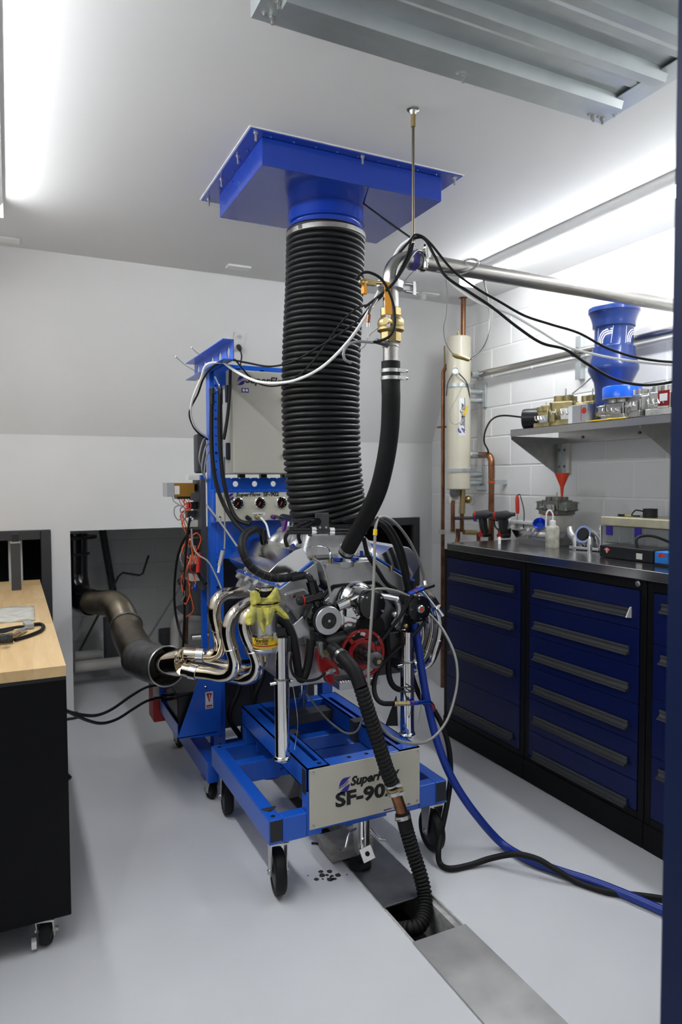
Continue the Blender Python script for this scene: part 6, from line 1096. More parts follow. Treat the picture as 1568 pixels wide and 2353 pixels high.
def cabinet(y0, y1, zs, label, lock=None, nh=None, cap=False):
    t = thing('drawer_cabinet', label, 'cabinet', (2.68, (y0+y1)/2, 0), 'blue drawer cabinets'); fw = 0.030
    b = MB(); b.box((FX+0.015, y0, 0.11), (XR-0.02, y1, WT)); b.box((FX, y0, 0.11), (FX+0.02, y0+fw, WT)).box((FX, y1-fw, 0.11), (FX+0.02, y1, WT)).box((FX, y0+fw, WT-0.045), (FX+0.02, y1-fw, WT)).box((FX, y0+fw, 0.11), (FX+0.02, y1-fw, 0.14)); b.build('body', 'cabinet_black', t, bevel=0.002)
    MB().box((FX-0.005, y0-0.001, 0.0), (XR-0.02, y1+0.001, 0.11)).build('plinth', 'cabinet_black', t, bevel=0.003)
    if lock: MB().lathe((FX-0.001, lock, WT-0.020), (-1, 0, 0), [(0.012, 0), (0.012, 0.006), (0.006, 0.008)], 16).build('lock', 'zinc', t)
    ya, yb = y0+fw+0.003, y1-fw-0.003
    for i, (a, b2, hz) in enumerate(zs):
        d = MB().box((FX-0.003, ya, a+0.0012), (FX+0.018, yb, b2-0.0012)).build('drawer', 'cabinet_blue', t, bevel=0.0015)
        handle(d, ya+0.045, yb-0.040, hz, cap and i == 0)
    return t
zz_ = lambda q, y: at(q[0], q[1], X=FX).z
top = WT-0.047; bot = 0.142
hz2 = [zz_(q, 0) for q in ((1340, 1382), (1335, 1461), (1332, 1538), (1330, 1618), (1330, 1695), (1320, 1778))]
ed2 = [top]+[0.5*(a+b)+0.002 for a, b in zip(hz2, hz2[1:])]+[bot]; ed2 = [top]+[hz2[i]-0.045-0.35*max(0, (hz2[i]-hz2[i+1]-0.1)) for i in range(5)]+[bot]
cabinet(1.945, 2.668, [(ed2[i+1], ed2[i], hz2[i]) for i in range(6)], 'dark blue six-drawer cabinet under the steel worktop, the middle one with a lock', lock=1.985, cap=True)
hz1 = [zz_(q, 0) for q in ((1105, 1335), (1105, 1415), (1105, 1517), (1100, 1650))]
ed1 = [top, hz1[0]-0.05, hz1[1]-0.06, hz1[2]-0.16, bot]
cabinet(2.672, 3.385, [(ed1[i+1], ed1[i], hz1[i]) for i in range(4)], 'dark blue four-drawer cabinet at the corner end of the steel worktop')
ed3 = [top, 0.86, 0.64, 0.40, bot]
cabinet(0.95, 1.941, [(ed3[i+1], ed3[i], ed3[i]-0.05) for i in range(4)], 'dark blue drawer cabinet nearest the camera, cut off by the blue door jamb')
# ------------------------------------------------------------------ stainless shelf
SZ = 1.812; SXF, SY1, SY0 = 2.65, 3.2, 1.0
t = thing('wall_shelf', 'stainless steel shelf on triangular brackets above the worktop', 'shelf', (2.85, 2.3, SZ))
m = MB(); m.box((SXF, SY0, SZ-0.004), (XR, SY1, SZ)).box((SXF, SY0, SZ-0.040), (SXF+0.003, SY1, SZ)).box((XR-0.03, SY0, SZ-0.075), (XR-0.006, SY1, SZ-0.004)); m.build('shelf_board', 'stainless_sheet', t, bevel=0.001)
for y in (SY1-0.006, 2.28, 1.25):
    b = MB(); b.prism([(SXF+0.003, y, SZ-0.038), (XR-0.004, y, SZ-0.038), (XR-0.004, y, 1.55), (XR-0.045, y, 1.55), (SXF+0.003, y, SZ-0.055)], (0, 0.004, 0)); bo = b.build('bracket', 'stainless_sheet', t); MB().box((XR-0.006, y-0.045, 1.55), (XR, y, SZ-0.04)).build('bracket_flange', 'galvanised', bo)
    for z in (1.60, 1.70): MB().lathe((XR-0.007, y-0.022, z), (-1, 0, 0), [(0.008, 0), (0.006, 0.004)], 10).build('bolt', 'dark_cast', bo)
    MB().box((XR-0.02, y-0.075, 1.55), (XR, y-0.05, SZ-0.04)).build('wood_packer', 'ivory_white', bo)
for y in (3.0, 2.6, 2.4): MB().lathe((XR-0.031, y, SZ-0.045), (-1, 0, 0), [(0.009, 0), (0.007, 0.005)], 10).build('bolt', 'dark_cast', t)
# things on the shelf
hx, hy = 2.84, at(1410, 850, X=2.84).y; hz = lambda y_: at(1410, y_, X=2.84).z
hn = thing('flow_horn', 'large blue flared air horn standing on the steel shelf', 'air horn', (hx, hy, SZ))
zb_ = SZ+0.06; HZ = lambda y_: hz(y_)-zb_
prof = [(0.070, 0), (0.086, 0.004), (0.090, HZ(896)), (0.096, HZ(878)), (0.098, HZ(876)), (0.124, HZ(853)), (0.1255, HZ(850)), (0.1255, HZ(844)), (0.124, HZ(841)), (0.112, HZ(822)), (0.106, HZ(808)), (0.105, HZ(800)), (0.0975, HZ(799)), (0.096, HZ(797)), (0.096, HZ(757)), (0.0975, HZ(755)), (0.1045, HZ(754)), (0.106, HZ(752)), (0.107, HZ(744)), (0.113, HZ(734)), (0.121, HZ(725)), (0.1255, HZ(721)), (0.1285, HZ(720)), (0.1285, HZ(711)), (0.126, HZ(709)), (0.116, HZ(708)), (0.09, HZ(713)), (0.075, HZ(730))]
MB().lathe((hx, hy, zb_), (0, 0, 1), prof, 56).build('horn_body', 'horn_blue', hn, smooth=28)
MB().lathe((hx, hy, SZ), (0, 0, 1), [(0.072, 0), (0.072, 0.112)], 32).build('horn_neck', 'horn_blue', hn)
aimH = math.atan2(-hy, -hx); hr0 = 0.0966
def hw(a0, z0):
    def f_(co):
        a = a0+co.x/hr0; return Vector((hx+hr0*math.cos(a), hy+hr0*math.sin(a), z0+co.y))
    return f_
for a0, nm in ((aimH-0.92, 'l'), (aimH+0.62, 'r')):
    f_ = hw(a0, hz(796)); S = 0.088
    m = MB()
    def stroke(pts, wd):
        L_ = [Vector((a, b, 0)) for a, b in pts]; n_ = len(L_); vv = []
        for i in range(n_):
            d_ = (L_[min(i+1, n_-1)]-L_[max(i-1, 0)]).normalized(); s_ = Vector((-d_.y, d_.x, 0))*wd*0.5; vv += [f_((L_[i]-s_)*S), f_((L_[i]+s_)*S)]
        m.add(vv, [(2*i, 2*i+2, 2*i+3, 2*i+1) for i in range(n_-1)])
    for k in range(3): stroke([(0.12+0.12*k, 0.05), (0.13+0.12*k, 0.35-0.05*k), (0.22+0.11*k, 0.58-0.09*k), (0.38+0.08*k, 0.74-0.11*k), (0.62+0.04*k, 0.82-0.12*k), (0.92, 0.84-0.12*k)], 0.07)
    stroke([(0.0, 0.0), (0.06, 0.97), (0.98, 0.99), (0.86, 0.03), (0.0, 0.0)], 0.035)
    m.build('emblem', 'print_white', hn, smooth=0); text('SuperFlow', 0.020, 'print_white', hn, (0, 0, 0), (1, 0, 0), (0, 0, 1), shear=0.2, bold=0.0006, ext=0, warp=hw(a0+0.05, hz(804)))
MB().cyl(at(1431, 885, X=2.77), at(1431, 885, X=2.765), 0.006, n=10).build('vent_hole', 'void_black', hn)
def carb(name, label, x, y, z, L, Wd, mt, seed, rot=0.0, extra=None):
    r = random.Random(seed); t = thing(name, label, 'carburettor', (x, y, z)); Rz = Matrix.Rotation(rot, 3, 'Z'); o = Vector((x, y, z)); B = lambda a, b_, s, nm='casting', mm=None, bev=0.003: MB().cbox(o+Rz @ Vector(a), s, Rz).build(nm, mm or mt, t, bevel=bev)
    B((0, 0, 0.012), 0, (Wd*0.9, L*0.62, 0.022), 'base_plate'); B((0, 0, 0.052), 0, (Wd*0.72, L*0.5, 0.06), 'main_body', bev=0.008)
    for s in (-1, 1):
        B((0, s*L*0.38, 0.048), 0, (Wd*0.62, L*0.22, 0.055), 'float_bowl', bev=0.008); B((0, s*L*0.285, 0.05), 0, (Wd*0.66, L*0.03, 0.062), 'metering_block')
        for dx in (-0.3, 0.3):
            for dz in (0.03, 0.068): MB().cyl(o+Rz @ Vector((Wd*dx, s*L*0.48, dz)), o+Rz @ Vector((Wd*dx, s*L*0.51, dz)), 0.0045, n=8).build('bowl_screw', 'zinc', t)
    for dx in (-0.17, 0.17):
        for dy in (-0.11, 0.11): MB().ring(o+Rz @ Vector((Wd*dx, L*dy, 0.08)), (0, 0, 1), 0.026, 0.021, 0.020, 20).build('air_bore', mt, t)
    MB().tube([o+Rz @ Vector((0, 0, 0.08)), o+Rz @ Vector((0, 0, 0.125))], 0.004, 8).build('air_stud', 'zinc', t)
    m = MB()
    for k in range(4): m.tube(spline([o+Rz @ Vector((-Wd*0.42, L*(-0.2+0.12*k), 0.03+0.02*r.random())), o+Rz @ Vector((-Wd*0.52, L*(-0.16+0.12*k), 0.04)), o+Rz @ Vector((-Wd*0.45, L*(-0.12+0.12*k), 0.055))]), 0.004, 6)
    m.build('linkage', 'zinc', t); B((-Wd*0.46, -L*0.12, 0.04), 0, (0.006, 0.05, 0.035), 'throttle_lever', 'zinc', 0.001); B((Wd*0.45, L*0.1, 0.045), 0, (0.05, 0.06, 0.045), 'vacuum_pod', bev=0.012)
    return t
# fuel pump motor at the shelf end
t = thing('fuel_pump_motor', 'black round motor lying at the left end of the shelf', 'motor', (2.72, 3.12, SZ)); c_ = Vector((2.705, 3.085, SZ+0.058)); MB().lathe(c_, (0.55, -0.83, 0), [(0.040, -0.045), (0.055, -0.043), (0.057, -0.038), (0.057, 0.05), (0.05, 0.056)], 28).build('motor_can', 'black_plastic', t); MB().lathe(c_, (-0.55, 0.83, 0), [(0.004, 0.04), (0.014, 0.046)], 14).build('end_boss', 'black_gloss', t); MB().cbox(c_+Vector((0.035, -0.045, 0.045)), (0.05, 0.05, 0.02)).build('regulator', 'carb_silver', t, bevel=0.004); MB().cyl(c_+Vector((0.02, -0.02, 0.03)), c_+Vector((0.02, -0.02, 0.06)), 0.016, n=14).build('cap_nut', 'zinc', t)
tag(hose('motor_cord', [c_+Vector((-0.02, 0.04, 0.01)), at(1155, 955, Y=3.3), at(1130, 965, Y=3.45), at(1116, 990, Y=3.6), at(1113, 1015, Y=3.68), at(1122, 1035, Y=3.74), at(1121, 1044, Y=3.75)], 0.0055, 'black_rubber'), 'black cord from the shelf motor looping down to the copper elbow', 'cord')
def carbk(lab, qx, x, mt, seed, L=0.2, Wd=0.16, rot=0.0):
    return carb('carburettor', lab, x, at(qx, 950, X=x).y, SZ, L, Wd, mt, seed, rot)

carbk('gold carburettor at the shelf end, low one beside the black motor', 1255, 2.74, 'carb_gold', 1, 0.15, 0.12, 0.3).scale = (1, 1, 1.15)
c0 = carbk('large gold carburettor on the shelf left of the blue horn', 1300, 2.83, 'carb_gold', 2, 0.22, 0.17, 0.5); c0.location.z += 0.0; c0.scale = (1.1, 1.1, 1.75)
carbk('brownish carburettor on the shelf directly behind the blue ring', 1362, 2.92, 'carb_gold', 3, 0.2, 0.15, 0.1).scale = (1, 1, 1.7)
c1 = carbk('silver carburettor on the shelf under the bright blue ring', 1430, 2.72, 'carb_silver', 4, 0.21, 0.17, 0.1)
ry = at(1430, 950, X=2.72).y
rg_ = thing('blue_ring', 'bright blue plastic ring cap sitting on the silver carburettor', 'ring cap', (2.72, ry, SZ+0.1)); MB().lathe((2.72, ry, SZ+0.101), (0, 0, 1), [(0.086, 0), (0.092, 0.002), (0.092, 0.056), (0.089, 0.060), (0.08, 0.052)], 40).build('cap_body', 'ring_blue', rg_); MB().lathe((2.72, ry, SZ+0.1), (0, 0, 1), [(0.093, 0), (0.093, 0.004)], 40).build('rim', 'cable_grey', rg_)
carbk('silver carburettor on the shelf right of the blue ring with linkages', 1478, 2.74, 'carb_silver', 5, 0.2, 0.15, -0.2).scale = (1, 1, 1.35)
c3 = carbk('silver and red carburettor at the right end of the visible shelf', 1530, 2.74, 'carb_silver', 6, 0.2, 0.15, 0.2); c3.scale = (1, 1, 1.35); q = at(1530, 905, X=2.68); MB().box((q.x-0.012, q.y-0.03, SZ+0.03), (q.x-0.008, q.y+0.03, SZ+0.08)).build('red_block', 'red_anodised', c3); MB().box((q.x-0.014, q.y-0.02, SZ+0.045), (q.x-0.012, q.y+0.02, SZ+0.07)).build('name_plate', 'print_white', c3)
# tin next to the carburettors
qa, qb = at(1306, 960, X=2.69).y, at(1349, 960, X=2.69).y; t = thing('metal_tin', 'grey and red printed tin box standing on the shelf', 'tin', (2.71, (qa+qb)/2, SZ)); MB().box((2.69, qb, SZ), (2.745, qa, SZ+0.10)).build('can', 'zinc', t, bevel=0.003); MB().box((2.6892, qa-0.030, SZ+0.006), (2.69, qa-0.002, SZ+0.094)).build('front_print', 'print_white', t); MB().box((2.6892, qb+0.002, SZ+0.006), (2.69, qa-0.032, SZ+0.094)).build('side_print', 'grey_plastic', t); MB().cyl((2.6888, qb+0.018, SZ+0.065), (2.6885, qb+0.018, SZ+0.065), 0.016, n=20).build('round_mark', 'sticker_red', t); MB().box((2.6887, qb+0.036, SZ+0.012), (2.6891, qb+0.040, SZ+0.09)).build('red_line', 'sticker_red', t)
tag(MB().add([(2.66+0.05*(i % 2)+0.01*math.sin(i), at(1360+12*i, 958, X=2.66).y, SZ+0.006+0.004*math.sin(i*2)) for i in range(8)]+[(2.63, at(1358+11*i, 962, X=2.66).y, SZ+0.003) for i in range(8)], [(i, i+1, 9+i, 8+i) for i in range(7)]).build('yellow_cloth', 'label_yellow'), 'flat yellow cloth under the carburettor on the shelf edge', 'cloth')
bpy.data.objects['yellow_cloth'].modifiers.new('t', 'SOLIDIFY').thickness = 0.006
tag(hose('shelf_tube', px((1315, 905, 2.75), (1345, 880, 2.7), (1375, 850, 2.65), (1393, 810, 2.6), (1402, 798, 2.6)), 0.004, 'cable_grey'), 'thin grey tube rising from the gold carburettor in front of the horn', 'tube')
# ------------------------------------------------------------------ things on the worktop
WZ = WT+0.042
def wy(qx, qy): return at(qx, qy, Z=WZ)
# squeeze bottle
p = wy(1270, 1258); t = thing('squeeze_bottle', 'dirty white squeeze bottle with curved spout on the worktop', 'bottle', p); h = 0.115
MB().lathe(p, (0, 0, 1), [(0.034, 0), (0.036, 0.004), (0.036, h-0.008), (0.030, h), (0.016, h+0.006)], 24).build('bottle_body', 'dirty_bottle', t); MB().lathe(p+Vector((0, 0, h+0.006)), (0, 0, 1), [(0.017, 0), (0.017, 0.022), (0.008, 0.026)], 16).build('cap', 'plastic_white', t)
b = p+Vector((0, 0, h+0.03)); MB().tube(spline([b, b+Vector((0, 0, 0.035)), b+Vector((-0.012, 0.008, 0.055)), b+Vector((-0.026, 0.016, 0.045)), b+Vector((-0.030, 0.018, 0.01)), b+Vector((-0.030, 0.018, -0.035))]), 0.0045, 8).build('spout', 'plastic_white', t)
# carburettor on a white block with the funnel
q = wy(1280, 1225); cx_, cy_ = 2.80, at(1280, 1180, X=2.80).y; zz = at(1280, 1182, X=2.80).z
tag(MB().box((cx_-0.07, cy_-0.06, WZ), (cx_+0.07, cy_+0.06, zz-0.002)).build('riser_block', 'ivory_white', bevel=0.004), 'off-white block under the grey carburettor on the worktop', 'block')
gc = carb('carburettor', 'large grey carburettor raised on a block on the worktop under the red funnel', cx_, cy_, zz, 0.24, 0.15, 'carb_grey', 8, 0.0); MB().box((cx_-0.08, cy_-0.06, zz), (cx_+0.08, cy_+0.03, zz+0.004)).build('red_gasket', 'sticker_red', gc)
f0 = at(1292, 1142, X=cx_-0.02); f1 = at(1294, 1087, X=cx_-0.02); hh = f1.z-f0.z
fn = thing('funnel', 'bright red plastic funnel standing in the grey carburettor', 'funnel', f0); MB().lathe(f0, (0, 0, 1), [(0.006, 0), (0.010, hh*0.42), (0.040, hh*0.97), (0.042, hh), (0.039, hh), (0.008, hh*0.44), (0.004, 0)], 28, cap=False).build('cone', 'funnel_red', fn)
# aluminium manifold casting, chrome
p = Vector((2.66, at(1338, 1240, X=2.66).y, WZ)); t = thing('intake_casting', 'shiny cast aluminium intake manifold lying on the worktop', 'manifold', p); o_ = p+Vector((0.05, 0, 0))
MB().prism([o_+Vector((-0.08, 0.06, 0.004)), o_+Vector((-0.04, -0.10, 0.004)), o_+Vector((0.10, -0.12, 0.004)), o_+Vector((0.10, 0.10, 0.004))], (0, 0, 0.016)).build('flange', 'polished_alu', t, bevel=0.003); MB().tube([o_+Vector((0.03, 0.0, 0.03)), o_+Vector((-0.03, -0.01, 0.075)), o_+Vector((-0.06, -0.015, 0.085))], [0.05, 0.05, 0.046], 24).build('throat', 'polished_alu', t); MB().lathe(o_+Vector((-0.061, -0.015, 0.0855)), (-1, -0.1, 0.4), [(0.034, 0), (0.034, 0.003)], 24).build('bore', 'void_black', t)
for a, b in ((-0.05, 0.045), (-0.05, -0.055), (0.06, -0.10)): MB().lathe(o_+Vector((a, b, 0.0)), (0, 0, 1), [(0.014, 0), (0.014, 0.06), (0.009, 0.075)], 12).build('stud', 'polished_alu', t)
MB().tube(spline([o_+Vector((0.0, 0.06, 0.03)), o_+Vector((-0.03, 0.09, 0.07)), o_+Vector((-0.01, 0.12, 0.10))]), 0.022, 14).build('runner', 'cast_alu', t); MB().tube([o_+Vector((0.03, -0.05, 0.02)), o_+Vector((0.03, -0.05, 0.13))], 0.010, 10).build('tall_stud', 'polished_alu', t)
# shallow tray with parts
a0, a1, a2 = wy(1180, 1238), wy(1250, 1252), wy(1240, 1215); t = thing('parts_tray', 'shallow stainless tray with loose parts behind the bottle', 'tray', a0); x0, x1 = 2.62, 2.84; y1, y0 = at(1176, 1215, X=2.62).y, at(1248, 1235, X=2.62).y; z1 = WZ+0.075
m = MB().add([(x0+0.03, y0, WZ), (x1-0.03, y0, WZ), (x1-0.03, y1-0.03, WZ), (x0+0.03, y1-0.03, WZ), (x0, y0-0.03, z1), (x1, y0-0.03, z1), (x1, y1, z1), (x0, y1, z1)], [(0, 1, 2, 3), (0, 1, 5, 4), (1, 2, 6, 5), (2, 3, 7, 6), (3, 0, 4, 7)]); o = m.build('basin', 'counter_steel', t); o.modifiers.new('t', 'SOLIDIFY').thickness = 0.004
q = at(1240, 1203, X=2.68); t2 = thing('plastic_cup', 'blue plastic cup tilted in the parts tray', 'cup', q); MB().lathe(q, (-0.6, -0.5, 0.5), [(0.03, -0.03), (0.036, 0.004), (0.033, 0.004), (0.02, -0.02)], 24).build('cup_body', 'blue_anodised', t2)
for k, (a, b) in enumerate(((1200, 1208), (1215, 1206), (1228, 1210))): q = at(a, b, X=2.72); tag(MB().lathe(Vector((q.x, q.y, WZ+0.075)), (0.2, 0.1, 1), [(0.012, -0.072), (0.014, -0.01), (0.008, 0.008)], 12).build('valve_retainer', 'chrome'), 'small shiny metal part in the tray, number %s from the left' % ('one', 'two', 'three')[k], 'part', 'loose parts in the tray')
# power drills
def drill(p, acc, lab, lean):
    t = thing('power_drill', lab, 'drill', p); m = MB(); m.prism([p+Vector((0, -0.022, 0.02)), p+Vector((0, 0.022, 0.02)), p+Vector((0, 0.034+lean, 0.12)), p+Vector((0, -0.012+lean, 0.12))], (0.042, 0, 0)); m.build('grip', 'black_plastic', t, bevel=0.008)
    b = p+Vector((0.021, 0.01+lean, 0.142)); m = MB(); m.lathe(b, (0.5, -0.85, 0.1), [(0.018, -0.062), (0.026, -0.05), (0.029, 0.03), (0.020, 0.045), (0.013, 0.06), (0.012, 0.08)], 18); m.build('motor_body', 'dark_grey', t); MB().lathe(b, (0.5, -0.85, 0.1), [(0.0265, -0.052), (0.0285, -0.05), (0.0285, -0.042), (0.0265, -0.04)], 18).build('accent_ring', acc, t); MB().box((p.x-0.008, p.y-0.035, WZ), (p.x+0.05, p.y+0.035, WZ+0.024)).build('battery_pack', 'black_plastic', t, bevel=0.005); MB().prism([p+Vector((-0.009, -0.02, 0.002)), p+Vector((-0.009, 0.03, 0.002)), p+Vector((-0.009, 0.006, 0.05))], (0.003, 0, 0)).build('red_wedge', 'red_plastic', t)
drill(Vector((2.72, at(1108, 1200, X=2.72).y, WZ)), 'sticker_red', 'black cordless drill standing on the worktop near the corner', 0.01); drill(Vector((2.78, at(1152, 1200, X=2.78).y, WZ)), 'red_plastic', 'red and black cordless drill standing beside the copper pipe', 0.0)
# screwdriver standing in a holder, hook pick, white tray
q = at(1190, 1185, X=2.9); t = thing('screwdriver', 'screwdriver with red handle leaning on the block wall', 'screwdriver', Vector((2.9, q.y, WZ))); top_ = at(1189, 1140, X=2.95); bb = at(1190, 1180, X=2.93); MB().tube([bb, bb.lerp(top_, .2), bb.lerp(top_, .8), top_], [0.010, 0.013, 0.013, 0.009], 10).build('handle', 'red_plastic', t); MB().tube([Vector((bb.x-0.01, bb.y, WZ)), bb], 0.003, 8).build('shaft', 'zinc', t)
q = at(1205, 1180, X=2.93); t = thing('hook_pick', 'black bent wire pick leaning beside the red screwdriver', 'pick', q); MB().tube(spline([Vector((2.9, q.y-0.02, WZ)), q, at(1198, 1145, X=2.95), at(1194, 1136, X=2.95), at(1188, 1140, X=2.95)]), 0.0032, 8).build('pick_wire', 'black_satin', t)
q = at(1160, 1190, X=2.9); t = thing('clear_timer', 'clear domed gadget with black lever near the white bar', 'gadget', Vector((2.9, q.y, WZ))); MB().sphere(Vector((2.9, q.y, WZ+0.09)), 0.055, 18, 10, (0.7, 0.9, 1.1)).build('dome', 'glass_dial', t); MB().torus(Vector((2.87, q.y, WZ+0.09)), (1, 0.3, 0), 0.052, 0.006, 28, 8).build('rim', 'black_satin', t); MB().box((2.87, q.y-0.03, WZ), (2.93, q.y+0.03, WZ+0.05)).build('foot', 'black_plastic', t); MB().tube([Vector((2.87, q.y+0.03, WZ+0.1)), Vector((2.85, q.y+0.09, WZ+0.105))], 0.007, 8).build('lever', 'black_plastic', t)
a, b = at(1180, 1195, X=2.93), at(1232, 1192, X=2.93); t = tag(MB().box((2.90, b.y, WZ+0.085), (3.0, a.y, WZ+0.105)).box((2.93, b.y+0.01, WZ), (2.97, a.y-0.01, WZ+0.085)).build('white_rack', 'plastic_white', bevel=0.004), 'white plastic rack behind the parts tray', 'rack')
# storage boxes and cases on the right
x0 = 2.66; ya, yb = at(1385, 1225, X=x0).y, 1.15
t = thing('parts_case', 'clear compartment case with blue latches on the worktop', 'case', (2.8, 1.9, WZ)); z0 = at(1400, 1232, X=x0).z; z1 = at(1400, 1208, X=x0).z
MB().box((x0, yb, WZ+0.055), (x0+0.27, ya, z1)).build('tray_body', 'clear_plastic', t, bevel=0.004)
for k in range(9): MB().box((x0+0.004, ya-0.03-k*0.075, WZ+0.058), (x0+0.26, ya-0.027-k*0.075, z1-0.004)).build('divider', 'grey_plastic', t)
for qx in (1402, 1468): yy_ = at(qx, 1215, X=x0).y; MB().box((x0-0.006, yy_-0.018, z1-0.045), (x0, yy_+0.018, z1-0.002)).build('latch', 'logo_blue', t)
t = tag(MB().box((x0+0.01, yb, WZ+0.001), (x0+0.28, ya+0.01, WZ+0.053)).build('parts_case', 'grey_plastic', bevel=0.006), 'grey plastic case at the bottom of the case stack', 'case')
z2 = at(1400, 1187, X=x0).z; tag(MB().box((x0-0.01, yb, z1+0.002), (x0+0.27, ya+0.005, z2)).build('parts_case', 'yellow_clear', bevel=0.006), 'dusty yellowish flat case on top of the stack', 'case')
yq = at(1495, 1175, X=2.75).y; t = thing('tape_roll', 'black tape roll on the top case', 'tape', (2.75, yq, z2)); MB().lathe((2.75, yq, z2+0.001), (0, 0, 1), [(0.02, 0), (0.033, 0), (0.033, 0.042), (0.02, 0.042), (0.02, 0)], 28, cap=False).build('roll', 'black_plastic', t)
yq = at(1448, 1180, X=2.72).y; t = thing('test_lead', 'small tangled black and yellow lead on the top case', 'lead', (2.72, yq, z2)); MB().tube(spline([Vector((2.72, yq-0.08, z2+0.03)), Vector((2.71, yq-0.05, z2+0.035)), Vector((2.73, yq-0.02, z2+0.03)), Vector((2.7, yq-0.03, z2+0.01)), Vector((2.72, yq-0.06, z2+0.006))]), 0.003, 8).build('lead_wire', 'black_rubber', t); MB().tube([Vector((2.71, yq+0.06, z2+0.007)), Vector((2.71, yq+0.02, z2+0.007))], 0.006, 8).build('grip', 'black_plastic', t); MB().tube([Vector((2.71, yq+0.02, z2+0.007)), Vector((2.71, yq-0.02, z2+0.005))], 0.004, 8).build('tip', 'label_yellow', t)
yq = ya-0.03; tag(MB().prism([(2.76, yq+0.0, z2+0.001), (2.76, yq-0.09, z2+0.001), (2.79, yq+0.01, z2+0.06)], (0.002, 0, 0)).build('clear_bag', 'clear_plastic'), 'small clear plastic bag standing on the top case', 'bag')
x0 = 2.50; ya, yb = wy(1378, 1290).y, wy(1505, 1312).y; ya = at(1378, 1265, X=x0).y; yb = at(1500, 1270, X=x0).y
t = thing('tool_case', 'flat black tool case with red emblem at the front of the worktop', 'case', (2.6, (ya+yb)/2, WZ)); MB().box((x0, yb, WZ+0.001), (x0+0.14, ya, WZ+0.058)).build('case_shell', 'black_plastic', t, bevel=0.005)
ye_ = at(1396, 1255, X=x0).y; c_ = Vector((x0-0.001, ye_, WZ+0.036)); m = MB(); m.prism([c_+Vector((0, 0.012, 0.012)), c_+Vector((0, -0.012, 0.012)), c_+Vector((0, -0.010, -0.004)), c_+Vector((0, 0, -0.014)), c_+Vector((0, 0.010, -0.004))], (-0.0006, 0, 0)); m.build('emblem', 'wire_red', t, smooth=0); m = MB(); m.box((x0-0.0024, ye_-0.016, c_.z+0.002), (x0-0.0016, ye_+0.016, c_.z+0.0045)).box((x0-0.0024, ye_-0.002, c_.z-0.012), (x0-0.0016, ye_+0.002, c_.z+0.012)); m.build('emblem_lines', 'print_white', t)
yl = at(1470, 1265, X=x0).y; MB().box((x0-0.0012, yl-0.016, WZ+0.012), (x0, yl+0.016, WZ+0.038)).build('paper_label', 'ivory_white', t)
tag(hose('case_cable', px((1466, 1260, 1.95), (1463, 1240, 1.96), (1475, 1232, 1.96), (1500, 1232, 1.95), (1530, 1242, 1.93), (1560, 1256, 1.9)), 0.006, 'black_rubber'), 'black cable arching behind the blue box', 'cable')
ya, yb = at(1505, 1270, X=2.46).y, at(1600, 1270, X=2.46).y; t = thing('ignition_box', 'blue electronic box with red lettering at the right of the worktop', 'box', (2.5, (ya+yb)/2, WZ)); MB().box((2.46, yb, WZ+0.002), (2.60, ya, WZ+0.060)).build('box_body', 'tool_blue', t, bevel=0.004); text('MSD', 0.019, 'wire_red', t, (2.4593, ya-0.018, WZ+0.040), (0, -1, 0), (0, 0, 1), shear=0.2, bold=0.0008); MB().box((2.45, yb, WZ+0.001), (2.46, ya-0.01, WZ+0.012)).build('connector_strip', 'black_plastic', t)
q = wy(1148, 1250); tag(MB().lathe(q, (0, 0, 1), [(0.009, 0), (0.009, 0.036), (0.006, 0.04)], 14).build('small_vial', 'plastic_white'), 'tiny white capped vial near the front edge of the worktop', 'vial')
q = wy(1205, 1248); tag(MB().prism([q, q+Vector((0.04, -0.03, 0)), q+Vector((0.06, 0.0, 0)), q+Vector((0.03, 0.04, 0))], (0, 0, 0.006)).build('red_cap', 'red_plastic', bevel=0.002), 'flat red plastic piece on the worktop before the tray', 'cap')
q = at(1032, 1256, X=2.36); tag(MB().prism([(2.33, 3.372, WT+0.001), (2.42, 3.35, WT+0.001), (2.46, 3.38, WT+0.001), (2.36, 3.385, WT+0.001)], (0, 0, 0.012)).build('paper_scrap', 'cloth_grey'), 'crumpled paper scrap at the corner end of the worktop', 'paper')

# ------------------------------------------------------------------ wooden workbench on the left
BX = 0.148; BY0 = 2.345; z_top = at(147, 1533, X=BX).z; bk_ = at(94, 1347, Z=0.93)
ZT = 0.93; TH = 0.034; BYE = 4.50; BXL = -0.52
wb_ = thing('workbench', 'black rolling workbench with a butcher block maple top', 'workbench', (-0.2, 3.2, 0))
rp = random.Random(21)
# laminated staves along the bench
nst = 14; wst = (BX-BXL)/nst
for i in range(nst):
    x0 = BXL+i*wst; y = BY0
    while y < BYE-0.02:
        L = min(0.35+0.45*rp.random(), BYE-y)
        if BYE-(y+L) < 0.15: L = BYE-y
        MB().box((x0+0.00005, y+0.00005, ZT-TH), (x0+wst-0.00005, y+L-0.00005, ZT-0.0003*rp.random())).build('stave', rp.choice(['maple_light', 'maple_mid', 'maple_light', 'maple_warm']), wb_); y += L
MB().box((BXL+0.01, BY0+0.002, 0.105), (BX-0.0, BYE-0.02, ZT-TH)).build('cabinet_body', 'bench_black', wb_, bevel=0.003)
MB().box((BXL+0.02, BY0+0.0005, ZT-TH-0.012), (BX-0.002, BY0+0.004, ZT-TH-0.001)).build('top_edge', 'black_gloss', wb_)
fk = caster(0.075, BY0+0.055, 0.10, 0.043, -14, wb_, wheel='black_rubber', tread=0.034); caster(0.075, BYE-0.1, 0.10, 0.043, 0, wb_, tread=0.034); caster(-0.42, BY0+0.06, 0.10, 0.043, 0, wb_, tread=0.034)
q = at(78, 2168, Y=BY0+0.03); MB().cbox(q, (0.016, 0.03, 0.024)).build('brake_tab', 'plastic_white', fk, bevel=0.002)
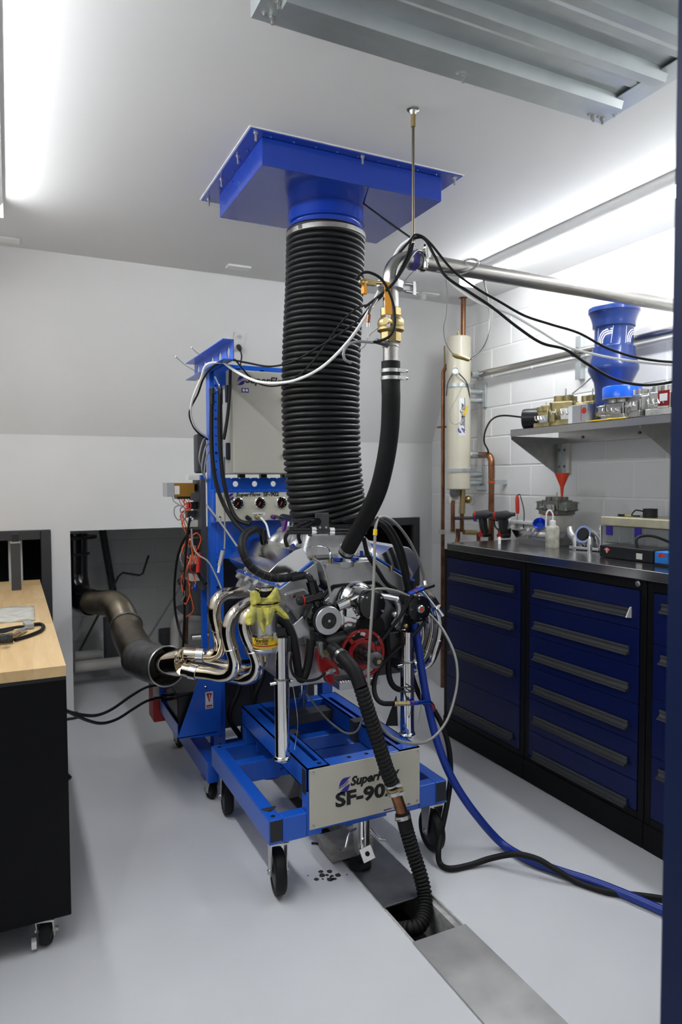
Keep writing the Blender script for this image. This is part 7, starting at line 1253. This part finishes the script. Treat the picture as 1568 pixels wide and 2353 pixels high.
tag(MB().tube(spline([Vector((BX+0.002, 2.75, 0.42)), Vector((BX+0.02, 2.74, 0.41)), Vector((BX+0.03, 2.73, 0.40))]), 0.009, 8).build('cable_stub', 'black_rubber'), 'short black cable end poking out beside the bench', 'cable')
# standing bar at the back of the bench
A = at(38, 1355, Z=ZT+0.002); t = thing('bar_clamp', 'dark upright steel bar standing on the back of the bench', 'clamp', A); zt_ = at(38, 1248, Y=A.y).z; MB().box((A.x-0.024, A.y-0.012, ZT+0.001), (A.x+0.024, A.y+0.012, zt_)).build('bar', 'dark_grey', t, bevel=0.002); MB().box((A.x-0.026, A.y-0.014, zt_), (A.x+0.026, A.y+0.014, zt_+0.008)).build('cap', 'zinc', t); MB().box((A.x-0.018, A.y-0.01, zt_+0.008), (A.x+0.018, A.y+0.01, zt_+0.05)).build('screw_head', 'black_satin', t)
# folded cloth
cs = [at(-60, 1404, Z=ZT), at(78, 1396, Z=ZT), at(80, 1427, Z=ZT), at(-60, 1437, Z=ZT)]; m = MB(); n = 14; vs = []
for v in range(7):
    for u in range(n+1):
        p = cs[0].lerp(cs[1], u/n).lerp(cs[3].lerp(cs[2], u/n), v/6); vs.append(p+Vector((0, 0, 0.010+0.0022*math.sin(u*0.9+v*0.6)+0.0015*math.sin(u*2.1-v))))
m.add(vs, [(v*(n+1)+u, v*(n+1)+u+1, (v+1)*(n+1)+u+1, (v+1)*(n+1)+u) for v in range(6) for u in range(n)]); o = tag(m.build('shop_cloth', 'cloth_grey', smooth=70), 'folded grey shop cloth lying on the maple bench top', 'cloth'); md = o.modifiers.new('t', 'SOLIDIFY'); md.thickness = 0.011; md.offset = -1
# oxygen sensor with lead
zz = ZT+0.012; S_ = lambda a, b, z=zz: at(a, b, Z=z)
t = thing('oxygen_sensor', 'wideband oxygen sensor with coiled black lead on the maple bench', 'sensor', S_(50, 1450))
MB().tube([S_(-20, 1470, ZT+0.02), S_(30, 1466, ZT+0.02)], 0.017, 8).build('plug_body', 'black_plastic', t); MB().tube([S_(5, 1470, ZT+0.03), S_(20, 1466, ZT+0.035)], 0.014, 6).build('plug_latch', 'black_plastic', t)
MB().tube([S_(30, 1462), S_(44, 1453)], 0.009, 10).build('sensor_tip', 'brass', t); MB().tube([S_(42, 1454), S_(52, 1449)], 0.012, 6).build('sensor_hex', 'zinc', t); MB().tube([S_(52, 1449), S_(60, 1445)], 0.010, 12).build('sensor_sleeve', 'zinc', t)
MB().prism([S_(52, 1438, ZT+0.002), S_(70, 1436, ZT+0.002), S_(79, 1444, ZT+0.002), S_(60, 1447, ZT+0.002)], (0, 0, 0.02)).build('connector', 'grey_plastic', t, bevel=0.002)
MB().tube(spline([S_(-40, 1452), S_(0, 1448), S_(40, 1441), S_(56, 1440)]), 0.006, 8).build('upper_lead', 'black_rubber', t); MB().tube(spline([S_(34, 1470, ZT+0.009), S_(65, 1461, ZT+0.008), S_(92, 1450, ZT+0.008), S_(100, 1440, ZT+0.008), S_(92, 1434, ZT+0.008), S_(70, 1436, ZT+0.01)]), 0.007, 10).build('lead_loop', 'black_rubber', t)
for a in (-25, 10): MB().tube(spline([S_(-40, 1440+a*0.1), S_(0, 1452+a*0.1), S_(30, 1446)]), 0.004, 8).build('side_lead', 'black_rubber', t)
